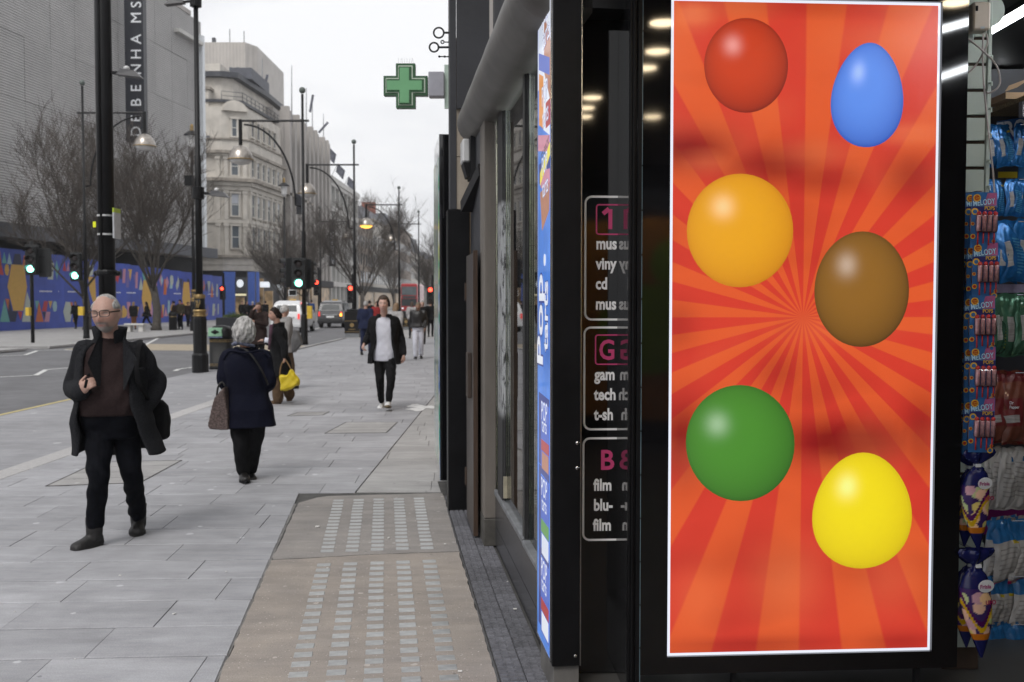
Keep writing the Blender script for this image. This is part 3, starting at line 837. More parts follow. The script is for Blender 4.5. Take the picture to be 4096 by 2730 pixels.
outline(2341, 788, 1279, .0095, .03, 0, qd-.001); outline(2337, 1311, 1718, .0095, .03, 0, qd-.001); outline(2333, 1754, 2160, .0095, .03, 0, qd-.001)
outline(2386, 820, 938, .0065, .012, 1, qd-.001); outline(2382, 1341, 1458, .0065, .012, 1, qd-.001)
def word(t, x, y, size, m=0, bold=.022, sx=1.0):
    tx.text(t, pan_M(Qp(x, y), Qz(y)), size, m, bold=bold, ext=.0005, sx=sx)
for t, x, y in (('mus',2384,997),('viny',2384,1077),('cd',2382,1157),('mus',2382,1238),('gam',2378,1520),('tech',2376,1600),('t-sh',2376,1680),('film',2374,1962),('blu-',2374,2042),('film',2372,2122)):
    word(t, x, y, .075, sx=.77, bold=.032)
word('1', 2414, 915, .125, 1, .022); tx.bar((Qp(2436,845), qd-.001, Qz(836)), (Qp(2412,845), qd-.001, Qz(856)), .020, .0012, 1, up=(0,1,0)); word('G', 2394, 1438, .128, 1, .02, .82); word('B', 2398, 1878, .128, 1, .02, .95)
put(tx, 'lettering', [M_TXT, M_PNK], parent=dp, fix=False, kind='stuff')

# ------------------------------------------------------------------ large sweets lightbox
pb = thing('poster_lightbox', 'large backlit red and orange sunburst poster with coloured sweets in a black gloss board', 'lightbox', (.95, 4.25, .12), PA)
q0 = 4.262
def qx(px, py=1200): return Q(px, py, q0*1.005).x
tl, tr = Q(2690, 0, 4.30), Q(3756, 14, 4.378); bl, br = Q(2668, 2629, 4.30), Q(3736, 2604, 4.378)
L0, L1 = (tl.x+bl.x)/2, (tr.x+br.x)/2; ZB = bl.z; ZT = tr.z+.004
BL, BR = .8285, Q(3830, 2500, 4.385).x
for nm, b in (('board', (BL, L0-.002, .112, 3.7)), ('board', (L1+.002, BR, .112, 3.7)), ('board', (L0-.0015, L1+.0015, .112, ZB-.001)), ('board', (L0-.0015, L1+.0015, ZT+.001, 3.7))):
    put(MB().box(b[0], b[1], q0-.012, q0+.10, b[2], b[3]), nm, M_BLACK, parent=pb)
put(MB().box(L0, L1, q0+.001, q0+.02, ZB, ZT), 'diffuser', emis('lit_white', (.80,.84,.95), 1.0, var=.02), parent=pb)
IN = .0125
A0, A1, B0, B1 = L0+IN, L1-IN, ZB+IN, ZT-IN
def ray_mat():
    m = bpy.data.materials.new('sunburst_print'); m.use_nodes = True
    n, l = m.node_tree.nodes, m.node_tree.links; b = n['Principled BSDF']
    tc = n.new('ShaderNodeTexCoord'); sx = n.new('ShaderNodeSeparateXYZ'); l.new(tc.outputs['Object'], sx.inputs[0])
    cpos = Vector((Q(3215, 1270, 4.34).x - .95, 0, P(3215, 1270, 4.34).z - .12))
    def math_(op, a, b_=None, c=None):
        k = n.new('ShaderNodeMath'); k.operation = op
        for i, x in enumerate((a, b_, c)):
            if x is None: continue
            if isinstance(x, (int, float)): k.inputs[i].default_value = x
            else: l.new(x, k.inputs[i])
        return k.outputs[0]
    X = math_('SUBTRACT', sx.outputs['X'], cpos.x); Z = math_('SUBTRACT', sx.outputs['Z'], cpos.z)
    ang = math_('ARCTAN2', X, Z)
    w = math_('SINE', math_('MULTIPLY', ang, 24.0))
    st = n.new('ShaderNodeMapRange'); st.inputs['From Min'].default_value = -.10; st.inputs['From Max'].default_value = .10; l.new(w, st.inputs['Value'])
    mx = n.new('ShaderNodeMix'); mx.data_type = 'RGBA'; l.new(st.outputs[0], mx.inputs['Factor'])
    mx.inputs['A'].default_value = (*C(213,62,46), 1); mx.inputs['B'].default_value = (*C(225,92,46), 1)
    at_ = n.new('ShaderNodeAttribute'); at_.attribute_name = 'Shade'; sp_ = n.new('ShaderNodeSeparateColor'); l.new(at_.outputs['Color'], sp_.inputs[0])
    nz = n.new('ShaderNodeTexNoise'); nz.inputs['Scale'].default_value = 1.7; nz.inputs['Detail'].default_value = 2
    mp = n.new('ShaderNodeMapping'); mp.inputs['Scale'].default_value = (.8, 1, 1.25); mp.inputs['Location'].default_value = (.55, 0, .35)
    l.new(tc.outputs['Object'], mp.inputs[0]); l.new(mp.outputs[0], nz.inputs['Vector'])
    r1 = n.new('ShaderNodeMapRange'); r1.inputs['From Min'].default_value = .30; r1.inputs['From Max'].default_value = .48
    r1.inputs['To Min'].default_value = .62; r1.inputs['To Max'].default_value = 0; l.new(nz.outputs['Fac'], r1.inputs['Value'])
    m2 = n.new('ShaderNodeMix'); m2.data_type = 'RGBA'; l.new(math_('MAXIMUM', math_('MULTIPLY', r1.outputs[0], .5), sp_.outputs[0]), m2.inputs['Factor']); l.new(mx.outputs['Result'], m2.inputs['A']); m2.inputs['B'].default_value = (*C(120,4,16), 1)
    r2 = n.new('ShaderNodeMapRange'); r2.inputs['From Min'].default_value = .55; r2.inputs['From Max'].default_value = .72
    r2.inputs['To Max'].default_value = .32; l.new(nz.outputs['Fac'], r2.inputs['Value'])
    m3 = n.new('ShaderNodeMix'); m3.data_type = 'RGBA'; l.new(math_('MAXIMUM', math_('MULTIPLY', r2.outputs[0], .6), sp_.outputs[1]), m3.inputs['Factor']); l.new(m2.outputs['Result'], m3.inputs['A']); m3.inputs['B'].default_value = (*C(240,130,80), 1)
    l.new(m3.outputs['Result'], b.inputs['Emission Color']); b.inputs['Emission Strength'].default_value = .96
    b.inputs['Base Color'].default_value = (.05,.01,.01,1); b.inputs['Roughness'].default_value = .28; b.inputs['Specular IOR Level'].default_value = .5
    b2 = n.new('ShaderNodeTexNoise'); b2.inputs['Scale'].default_value = 220
    bp = n.new('ShaderNodeBump'); bp.inputs['Strength'].default_value = .06; bp.inputs['Distance'].default_value = .01
    l.new(tc.outputs['Object'], b2.inputs['Vector']); l.new(b2.outputs['Fac'], bp.inputs['Height']); l.new(bp.outputs[0], b.inputs['Normal'])
    return m
NX, NZ = 34, 74
gv = []; gc = []
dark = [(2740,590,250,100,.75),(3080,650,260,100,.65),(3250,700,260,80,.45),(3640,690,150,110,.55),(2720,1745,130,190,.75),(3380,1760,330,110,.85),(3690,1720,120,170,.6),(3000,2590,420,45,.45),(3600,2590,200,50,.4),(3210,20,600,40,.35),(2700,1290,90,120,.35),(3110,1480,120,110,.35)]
light = [(2770,62,95,55,.75),(3500,150,240,90,.30),(2940,30,160,60,.3),(3620,520,170,45,.5),(2820,640,110,50,.35),(3250,600,180,60,.30),(3140,2330,160,170,.35),(3560,2330,150,150,.25),(2780,2380,120,140,.25),(3330,1300,260,70,.25)]  # pale printed patches; the first paints a lamp's glow reflected in the poster
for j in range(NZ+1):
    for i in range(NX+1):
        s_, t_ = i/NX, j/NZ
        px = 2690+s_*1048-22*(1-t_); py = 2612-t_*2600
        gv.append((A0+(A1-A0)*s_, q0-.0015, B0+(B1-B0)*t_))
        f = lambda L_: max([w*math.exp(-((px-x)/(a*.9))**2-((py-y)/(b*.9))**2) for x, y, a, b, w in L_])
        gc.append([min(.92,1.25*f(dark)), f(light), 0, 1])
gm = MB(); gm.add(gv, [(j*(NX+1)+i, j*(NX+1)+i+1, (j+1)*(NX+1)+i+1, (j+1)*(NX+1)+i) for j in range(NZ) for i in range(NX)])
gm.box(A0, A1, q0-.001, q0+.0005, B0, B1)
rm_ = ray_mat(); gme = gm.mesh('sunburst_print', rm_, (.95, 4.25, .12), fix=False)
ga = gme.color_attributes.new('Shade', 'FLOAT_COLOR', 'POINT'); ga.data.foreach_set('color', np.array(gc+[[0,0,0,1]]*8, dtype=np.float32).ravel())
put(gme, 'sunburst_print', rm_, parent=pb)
def sweet(name, px, py, rx, ry, c0, c1, egg=0.0, tilt=0.0):
    """a plain printed sweet: flat outline, printed tone from light top to deep edge"""
    p = Q(px, py, 4.30+.078*(px-2670)/1070); k = (4.30+.078*(px-2670)/1070)/F_PX
    rx *= k; ry *= k
    M_ = bpy.data.materials.new('print_'+name); M_.use_nodes = True
    n, l = M_.node_tree.nodes, M_.node_tree.links; b = n['Principled BSDF']
    a = n.new('ShaderNodeAttribute'); a.attribute_name = 'Col'
    l.new(a.outputs['Color'], b.inputs['Emission Color']); b.inputs['Emission Strength'].default_value = .95
    b.inputs['Base Color'].default_value = (.03,.03,.03,1); b.inputs['Roughness'].default_value = .28
    vs = []; cols = []; NR, NS = 14, 48
    for i in range(NR+1):
        r = i/NR
        for j in range(NS):
            t = 2*PI*j/NS
            x = math.cos(t)*r; y = math.sin(t)*r
            xx = x*(1-egg*y)
            X = xx*rx*math.cos(tilt)-y*ry*math.sin(tilt); Z = xx*rx*math.sin(tilt)+y*ry*math.cos(tilt)
            vs.append((p.x+X, q0-.0035-.0008*(1-r), p.z+Z))
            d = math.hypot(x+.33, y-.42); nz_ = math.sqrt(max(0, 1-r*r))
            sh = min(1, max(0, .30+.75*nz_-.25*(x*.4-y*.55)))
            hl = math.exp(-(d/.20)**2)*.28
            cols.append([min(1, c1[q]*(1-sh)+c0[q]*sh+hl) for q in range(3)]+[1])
    fs = []
    for i in range(NR):
        for j in range(NS): fs.append((i*NS+j, i*NS+(j+1)%NS, (i+1)*NS+(j+1)%NS, (i+1)*NS+j))
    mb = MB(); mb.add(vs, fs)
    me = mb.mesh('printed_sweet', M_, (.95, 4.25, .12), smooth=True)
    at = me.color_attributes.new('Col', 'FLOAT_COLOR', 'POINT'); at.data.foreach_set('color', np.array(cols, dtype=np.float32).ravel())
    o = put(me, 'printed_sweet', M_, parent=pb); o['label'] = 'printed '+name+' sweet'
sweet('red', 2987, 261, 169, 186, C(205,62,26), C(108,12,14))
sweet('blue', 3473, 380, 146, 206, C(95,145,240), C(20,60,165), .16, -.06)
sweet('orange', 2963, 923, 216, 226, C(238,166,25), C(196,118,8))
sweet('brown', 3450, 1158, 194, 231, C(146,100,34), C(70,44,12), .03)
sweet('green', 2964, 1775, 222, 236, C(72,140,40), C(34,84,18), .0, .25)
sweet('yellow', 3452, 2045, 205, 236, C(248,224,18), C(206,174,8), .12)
put(MB().box(L1-.05, L1-.03, q0+.03, q0+.06, .0, .112).box(L0+.3, L0+.32, q0+.03, q0+.06, 0, .112), 'foot', M_BLACKM, parent=pb)

# ------------------------------------------------------------------ slat wall and sweets on the right
M_SLAT = pm('slatwall_paint', (.42,.48,.44), .5, var=.05, scale=5, bump=.05)
M_SLOT = pm('slot_brown', (.05,.032,.022), .7, var=.3)
sx0, sx1, sy = P(3800, 1200, 4.60).x, P(3928, 1200, 4.60).x, 4.60
sw = thing('slat_wall', 'pale green slatted display wall with sweets hanging on hooks beside the lit poster', 'display wall', (sx0, sy, 0))
put(MB().box(sx0, sx1+.02, sy+.014, sy+.05, .02, 3.3), 'backing', M_SLOT, parent=sw)
pit = .1178; ztop = P(3880, 50, sy).z; zz0 = ztop - pit*int((ztop-.03)/pit)
slat = MB().box(0, sx1-sx0, 0, .014, .008, pit-.007).mesh('slat', M_SLAT, bevel=.0015)
z = zz0
while z < 3.2:
    if z > P(3880, 2712, sy).z - .02: place(slat, 'slat', sw, (sx0, sy, z))
    z += pit
put(MB().box(sx1+.003, sx1+.021, sy-.006, sy+.0135, .2, 3.3), 'upright', M_SLAT, parent=sw, bevel=.002)
for k in range(24):
    zc = zz0+pit*k+.02
    if .3 < zc < 3.1: put(MB().tube([(sx1+.012, sy-.007, zc+.012), (sx1+.014, sy-.022, zc+.012), (sx1+.014, sy-.022, zc-.004)], .006, 6), 'clip', M_SLAT, parent=sw)
# access point box and cables
ap = thing('wall_box', 'beige plastic wall box with dark slot fixed high on the slatted wall', 'electrical box', P(3924, 130, 4.52))
a0 = P(3884, 125, 4.5); a1 = P(3957, 12, 4.5)
M_BEIGE = pm('beige_plastic', (.50,.43,.36), .45, var=.04)
put(MB().box(a0.x, a1.x, 4.48, 4.56, a0.z, a1.z), 'box_body', M_BEIGE, parent=ap, bevel=.008)
put(MB().box(a0.x-.03, a1.x-.03, 4.575, 4.597, a0.z-.03, a1.z), 'back_plate', M_SLAT, parent=ap, bevel=.005)
c0 = P(3908, 25, 4.48)
put(MB().tube([(c0.x, 4.479, c0.z), (c0.x, 4.479, c0.z-.022)], .0055, 8), 'slot', M_BLACKM, parent=ap)
b0 = P(3922, 112, 4.48); put(MB().box(b0.x, b0.x+.018, 4.478, 4.4805, b0.z-.004, b0.z+.005), 'badge', pm('badge_grey', (.35,.40,.45), .4), parent=ap)
dk = P(3957, 40, 4.6); put(MB().lathe([(.075,0),(.075,.012)], M=Matrix.Translation((dk.x, 4.62, dk.z)) @ Matrix.Rotation(PI/2,4,'X'), seg=24), 'round_plate', M_SLAT, parent=ap)
M_CABLE = pm('cable_grey', (.42,.38,.38), .5, var=.05)
def cable(pts, d, label, r=.0042):
    p, q = catmull([P(x, y, d+o) for x, y, o in pts], [r]*len(pts), 6)
    me = MB().tube(p, q, 8)
    return put(me, 'cable', M_CABLE, origin=p[0], smooth=True, label=label, cat='cable')
cable([(3849,146,.02),(3880,162,.0),(3935,208,-.03),(3985,262,-.04),(4000,320,-.04),(3990,352,-.04),(3960,372,-.03),(3945,369,-.02)], 4.5, 'grey cable looping right from the wall box and back to the slatted wall')
cable([(3945,137,0),(3951,165,-.02),(3940,200,-.02),(3912,250,-.01),(3880,286,.0),(3848,300,.02)], 4.5, 'grey cable crossing from the wall box down to the black board')
cable([(3934,137,0),(3931,200,-.02),(3934,320,-.03),(3948,470,-.04),(3962,600,-.05),(3972,690,-.05),(3978,780,-.05),(3984,900,-.02)], 4.5, 'long grey cable hanging down beside the blue foil bags')

# sweets cards
M_CARD = pm('card_blue', (.03,.13,.36), .4, var=.35, scale=12)
M_CARD2 = pm('card_navy', (.02,.02,.13), .4); M_CPINK = pm('card_pink', (.40,.10,.24), .4, var=.2, scale=30); M_CWHITE = pm('card_white', (.72,.75,.78), .4)
M_CYEL = pm('card_yellow', (.72,.44,.03), .4, var=.1); M_CRED = pm('sweet_red', (.42,.03,.03), .25, var=.2); M_CLB = pm('card_lettering', (.45,.70,.90), .4)
M_BLIS = pm('blister_sweet', (.78,.46,.50), .12, var=.3, scale=60, coat=.6)
CW, CH = .108, .242
def card_proto():
    t = thing('sweets_card', 'blue card of red lollipop whistles', 'sweets', (0,0,0), 0, 'cards of lollipop whistles on the slatted wall')
    put(MB().box(-CW/2, CW/2, 0, .003, 0, CH), 'card', M_CARD, parent=t)
    pm_ = MB()
    def flat(x0, x1, z0, z1, m, l=.0006): pm_.box(x0, x1, -l, 0, z0, z1, m)
    flat(-CW/2+.001, CW/2-.001, .155, .180, 1)
    pm_.prism([(-.002,.185),(CW/2-.002,.185),(CW/2-.002,.240),(.012,.238)], Matrix(((1,0,0,0),(0,0,-1,0),(0,1,0,0),(0,0,0,1))), .0007, 2)
    M0 = Matrix(((1,0,0,0),(0,0,-1,-.0012),(0,1,0,0),(0,0,0,1)))
    for m, b, l in ((1,.05,0),(3,.018,.0008)):
        pm_.text('MELODY', M0 @ Matrix.Translation((-.050, .181, l)) @ Matrix.Rotation(.13,4,'Z'), .034, m if m == 1 else 6, bold=b, ext=.0001, sx=.72)
        pm_.text('POPS', M0 @ Matrix.Translation((.000, .166, l)), .023, m if m == 1 else 4, bold=b, ext=.0001, sx=.85)
    pm_.lathe([(.0165,0),(.0165,.0012)], M=M0 @ Matrix.Translation((-.034,.217,.0)), seg=14, m=4)
    pm_.lathe([(.0115,0),(.0115,.0006)], M=M0 @ Matrix.Translation((-.034,.217,.0013)), seg=14, m=5)
    pm_.text('Chupa', M0 @ Matrix.Translation((-.042,.218,.0024)), .007, 4, bold=.02, ext=.0001, sx=.9)
    pm_.text('Chups', M0 @ Matrix.Translation((-.042,.211,.0024)), .007, 4, bold=.02, ext=.0001, sx=.9)
    for x, z, r in ((-.040,.158,.015),(.040,.010,.013),(-.045,.050,.011),(-.048,.105,.008),(.046,.030,.008),(.047,.150,.007),(.047,.125,.007)):
        pm_.lathe([(r,0),(r,.0006)], M=M0 @ Matrix.Translation((x,z,0)), seg=14, m=4)
        pm_.lathe([(r*.62,0),(r*.62,.0006)], M=M0 @ Matrix.Translation((x,z,.0007)), seg=12, m=0 if r > .012 else 5)
    put(pm_, 'card_print', [M_CARD, M_CARD2, M_CPINK, M_CWHITE, M_CYEL, M_CRED, M_CLB], parent=t, fix=False, kind='stuff')
    for k in range(4):
        x = -.026+.0235*k
        w = MB(); w.tube([(x,-.012,.072),(x,-.012,.142)], .0095, 8, 0); w.tube([(x,-.008,.012+.008*(k%2)),(x,-.008,.07)], .0036, 6, 1); w.ball((x,-.011,.149), .010, 8, 6, 1)
        put(w, 'lollipop', [M_BLIS, M_CRED], parent=t, smooth=True)
    put(MB().box(-.038, .054, -.0225, -.003, .068, .145), 'blister', M_CLEAR, parent=t, bevel=.006)
    return t
M_CLEAR = glass_mat('clear_plastic', (.93,.93,.93), .12)
cp = card_proto()
tops = [778, 983, 1190, 1394, 1602]
ordinal = ['top', 'second', 'third', 'fourth', 'lowest']
first = True
for r, ty in enumerate(tops):
    for k in range(4):
        d = 4.36+.055*k
        o = cp if first else copy_tree(cp); first = False
        x = 3926 + (4,12,2,2,-4)[r] - 25*k
        p = P(x, ty+212+RND.uniform(-4,4)+3*k, d)
        o.location = p; o.rotation_euler = (RND.uniform(-.02,.03), RND.uniform(-.02,.02), RND.uniform(-.05,.05))
        o['label'] = 'blue lollipop whistle card, %s of the %s row on the slatted wall' % (('front one', 'second behind the front', 'third behind the front', 'rearmost')[k], ordinal[r])

# foil and plastic bags
def foil(name, col, rough=.25, metal=.75, var=.45, scale=9): return pm(name, col, rough, metal=metal*.5, var=var, scale=scale, bump=.3, bscale=22, coat=.5)
F_BLUE = foil('foil_blue', (.02,.15,.42)); F_GREEN = foil('foil_green', (.06,.16,.10)); F_BROWN = foil('film_brown', (.17,.05,.03), .35, .1)
F_WHITE = foil('film_white', (.44,.43,.42), .4, 0, .12, 14); F_CLEAR = foil('film_clear', (.32,.28,.24), .3, 0, .5, 22)
M_LABEL = pm('paper_label', (.30,.29,.28), .6, var=.25, scale=60, stretch=(.2,.2,3)); M_FYEL = pm('film_yellow', (.55,.42,.02), .35); M_FPUR = pm('film_purple', (.16,.01,.10), .35)
M_FBLUE2 = pm('film_sky', (.02,.14,.36), .3, coat=.4, var=.3); M_DRED = pm('film_dark_red', (.14,.012,.015), .4, var=.2); M_FRED = pm('film_magenta', (.35,.01,.08), .35)
F_LBLUE = foil('foil_light_blue', (.08,.32,.55)); F_LGREEN = foil('foil_lime', (.22,.30,.08))
def pouch(mats, W=.15, H=.27, T=.05, seed=0, label=True, scheme='foil', twist=.0):
    rr = random.Random(seed); nu, nv = 26, 40
    ph = [rr.uniform(0, 6.3) for _ in range(8)]
    mb = MB()
    def pt(i, j, s):
        u = i/nu; v = j/nv
        th = T*(math.sin(PI*u)**.6 if 0 < u < 1 else 0)*(math.sin(PI*min(1,max(0,(v-.03)/.90)))**.45 if .03 < v < .93 else 0)
        w = W*(1-.10*math.sin(PI*v)) * (1-.25*smoothstep(.82,1,v)*(1 if scheme != 'film' else 0))
        wr = .0035*(math.sin(9*u+ph[0]+5*v)*math.sin(13*v+ph[1])) + .0028*math.sin(23*u+ph[2]+7*v)*math.sin(19*v+ph[3]-6*u)
        wr *= min(1, th/.012+.25)
        x = (u-.5)*w + .006*math.sin(7*v+ph[4]); z = v*H + .004*math.sin(8*u+ph[5])
        y = s*(th/2) + wr + .012*math.sin(3*v+ph[6])
        return Vector((x*math.cos(twist*v)-y*math.sin(twist*v), x*math.sin(twist*v)+y*math.cos(twist*v), z))
    vs = []; fs = []; ms = []
    for s in (-1, 1):
        for j in range(nv+1):
            for i in range(nu+1): vs.append(pt(i, j, s))
    K = (nu+1)*(nv+1)
    for si in (0, 1):
        for j in range(nv):
            for i in range(nu):
                a = si*K+j*(nu+1)+i; f = (a, a+1, a+nu+2, a+nu+1)
                u = (i+.5)/nu; v = (j+.5)/nv; m = 0
                if si == 0:
                    if scheme == 'foil':
                        if .14 < u < .36 and .24 < v < .66 and label: m = 1
                        elif .78 < u < .95 and .80 < v < .86: m = 2
                        elif .45 < u < .80 and .12 < v < .72 and j % 2: m = 3
                    elif scheme == 'film':
                        if v > .66: m = 2
                        elif v > .60 and u > .5: m = 3
                        elif u < .72 and v > .07: m = 5 if (j % 3 == 0 and .12 < u < .60 and .14 < v < .56) else 1
                        elif v < .05: m = 4
                    elif scheme == 'brown':
                        if v > .86: m = 2
                        elif u < .45 and .24 < v < .62: m = 2
                        if u < .38 and .30 < v < .40: m = 1
                        if v < .03: m = 2
                    elif scheme == 'white':
                        if v > .2 and .15 < u < .8 and v < .78 and j % 3 == 0: m = 1
                        elif .35 < u < .65 and .80 < v < .87: m = 2
                fs.append(f if si == 0 else tuple(reversed(f))); ms.append(m)
    b0 = len(mb.v); mb.add(vs, []);
    mb.f.extend(fs); mb.m.extend(ms)
    return mb.mesh('bag', mats, smooth=False, fix=False)
def bagset(rows, meshes, name, cat, group, labf):
    n = 0
    for (y0, y1, d, xs) in rows:
        for k, (x, tilt, yaw) in enumerate(xs):
            me = meshes[n % len(meshes)]; n += 1
            p = P(x, y1, d); top = P(x, y0, d)
            o = bpy.data.objects.new(name, me); COL.objects.link(o)
            o.location = p; o.rotation_euler = (RND.uniform(-.04,.04), tilt, yaw); s_ = (top.z-p.z)/.27; o.scale = (s_*1.05, s_, s_)
            ORG[o.name] = Vector(p); tag(o, labf(y0, k), cat, group)
fb = [pouch([F_BLUE, M_LABEL, M_FYEL, F_LBLUE], seed=s) for s in range(4)]
for m_ in fb: m_.polygons.foreach_set('use_smooth', [True]*len(m_.polygons))
onm = ['first','second','third','fourth','fifth','sixth']
blue_rows = {498:'top row under the shelf', 722:'second row', 896:'third row'}
bagset([(498, 668, 5.15, [(3945,.05,.5),(3975,-.10,.45),(4022,-.16,.30),(4090,.05,.2)]),
        (718, 868, 5.15, [(3950,.03,.4),(3990,-.08,.3),(4052,.03,.15),(4092,0,.2)]),
        (880, 1128, 5.12, [(3968,.02,.5),(4010,.10,.4),(4052,-.08,.3),(4096,.1,.3)])],
       fb, 'foil_bag', 'crisp bag', 'shiny blue foil bags', lambda y, k: 'shiny blue foil snack bag, %s from the left in the %s row down' % (onm[k], {498:'top',718:'second',880:'third'}[y]))
gb = [pouch([F_GREEN, M_LABEL, M_FYEL, F_LGREEN], seed=10+s) for s in range(3)]
bagset([(1175, 1425, 5.12, [(3990,-.02,.6),(4018,-.06,.35),(4062,-.05,.3),(4100,0,.3)])], gb, 'foil_bag', 'crisp bag', 'shiny green foil bags',
       lambda y, k: 'shiny green foil snack bag, %s from the left below the blue bags' % onm[k])
bb = [pouch([F_BROWN, M_LABEL, M_DRED], seed=20+s, scheme='brown', T=.07) for s in range(2)]
bagset([(1485, 1775, 5.12, [(3998,.04,.25),(4066,.03,.2)])], bb, 'drink_sweets_bag', 'sweets bag', 'brown sweets bags',
       lambda y, k: 'brown sweets bag with dark red label, %s one below the green bags' % ('left' if k == 0 else 'right'))
# wordmark on the brown bag labels
wb = MB()
pw = P(4038, 1618, 5.06)
for k, t in enumerate(('Dr', 'Pepper')):
    wb.text(t, Matrix.Translation(pw+Vector((0,0,-.022*k))) @ Matrix.Rotation(PI/2,4,'X'), .022, 0, bold=.01, ext=.0004, sx=.8)
ob_ = [o for o in bpy.data.objects if o.name.startswith('drink_sweets_bag')][-1]
w_o = put(wb, 'wordmark', M_CWHITE, origin=tuple(pw)); w_o.parent = ob_; w_o.matrix_parent_inverse = (Matrix.LocRotScale(ob_.location, ob_.rotation_euler, ob_.scale)).inverted()
wb2 = [pouch([F_WHITE, M_LABEL, F_BLUE], seed=30+s, scheme='white', T=.04) for s in range(2)]
bagset([(1790, 2040, 5.14, [(3962,.0,.5),(3996,.02,.4),(4036,.0,.35),(4085,.02,.3)])], wb2, 'paper_bag', 'sweets bag', 'pale printed bags',
       lambda y, k: 'pale grey bag with small print, %s from the left below the brown bags' % onm[k])
cb = [pouch([F_CLEAR, F_WHITE, M_FBLUE2, M_FYEL, M_FRED, M_LABEL], seed=40+s, scheme='film', T=.06) for s in range(4)]
bagset([(2065, 2325, 5.10, [(3985,.10,.35),(4035,-.12,.3),(4092,.0,.3)]),
        (2290, 2520, 5.10, [(3968,.02,.35),(4030,-.06,.25),(4090,.05,.2)]),
        (2485, 2722, 5.08, [(3950,-.02,.4),(3985,-.08,.3),(4030,-.06,.3),(4078,-.07,.25)])],
       cb, 'gummy_bag', 'sweets bag', 'clear sweets bags with blue tops',
       lambda y, k: 'clear sweets bag with blue top, %s from the left in the %s clear-bag row' % (onm[k], {2065:'top',2290:'middle',2485:'lowest'}[y]))
# back panels and shelf of the far bay
bay = thing('display_bay', 'dark display bay behind the hanging bags with a chipboard shelf on top', 'display bay', (P(4050,1400,5.45).x, 5.45, 0))
x0 = P(3940, 1200, 5.4).x
put(MB().box(x0, x0+1.6, 5.44, 5.5, .1, 3.0), 'back_panel', pm('bay_dark', (.02,.021,.026), .6, var=.3), parent=bay)
zsh = P(4000, 385, 5.0).z
put(MB().box(x0-.02, x0+1.6, 4.98, 5.43, zsh-.022, zsh), 'shelf', pm('chipboard', (.20,.15,.085), .8, var=.5, scale=90), parent=bay)
put(MB().box(x0-.02, x0+1.6, 5.0, 5.04, zsh-.10, zsh-.024), 'shelf_edge', pm('grey_rail', (.20,.20,.21), .5), parent=bay)
hd = MB(); ph = P(3952, 600, 5.36)
hd.prism([(0,0),(.5,0),(.5,.19),(.16,.155),(0,.09)], Matrix.Translation((ph.x, 5.40, P(4000,610,5.38).z)) @ Matrix.Rotation(PI/2,4,'X'), .004, 0)
hd.prism([(.06,.10),(.5,.165),(.5,.10),(.10,.06)], Matrix.Translation((ph.x, 5.395, P(4000,560,5.38).z)) @ Matrix.Rotation(PI/2,4,'X'), .002, 1)
hd.text('FRO', Matrix.Translation((ph.x+.065, 5.385, P(4000,553,5.38).z)) @ Matrix.Rotation(PI/2,4,'X') @ Matrix.Rotation(.16,4,'Z'), .115, 2, bold=.03, ext=.001, sx=.75)
hd.box(ph.x-.02, ph.x+.06, 5.393, 5.398, P(4000,545,5.38).z, P(4000,500,5.38).z, 3)
hd.box(ph.x+.03, ph.x+.13, 5.30, 5.306, P(4000,712,5.3).z, P(4000,688,5.3).z, 3)
hd.box(ph.x+.135, ph.x+.4, 5.30, 5.306, P(4000,716,5.3).z, P(4000,660,5.3).z, 4)
put(hd, 'header_card', [M_CARD2, M_CARD, M_CWHITE, M_FYEL, M_FBLUE2], parent=bay, fix=False)
put(MB().box(x0, x0+.6, 5.41, 5.435, P(4000,2140,5.4).z, P(4000,2035,5.4).z), 'magenta_panel', M_FPUR, parent=bay)
put(MB().box(x0, x0+.6, 5.30, 5.435, P(4000,1172,5.3).z, P(4000,1138,5.3).z), 'price_rail', pm('rail_lilac', (.35,.30,.42), .4, var=.2, scale=20), parent=bay)
pegs = MB()
for yy in (505, 722, 890, 1180, 1490, 2078, 2300, 2490):
    z = P(4000, yy, 5.1).z; pegs.tube([(x0, 5.06, z), (x0+.7, 5.04, z+.01)], .0035, 6)
put(pegs, 'hanging_rail', M_CHROME, parent=bay, smooth=True)
bx = thing('carton', 'open brown cardboard carton lying on top of the chipboard shelf', 'carton', P(4065, 380, 5.15))
pc = P(4015, 375, 5.1); M_CARTON = pm('cardboard', (.33,.22,.13), .8, var=.1)
put(MB().box(pc.x, pc.x+.3, 5.08, 5.3, zsh+.002, zsh+.035), 'carton_base', M_CARTON, parent=bx)
for s_, dz in ((0,.075),(.16,.055)): put(MB().prism([(0,0),(.06,.02),(.14,dz),(.02,dz*.4)], Matrix.Translation((pc.x+s_-.01, 5.07, zsh+.036)) @ Matrix.Rotation(PI/2,4,'X'), .004), 'flap', M_CARTON, parent=bx)
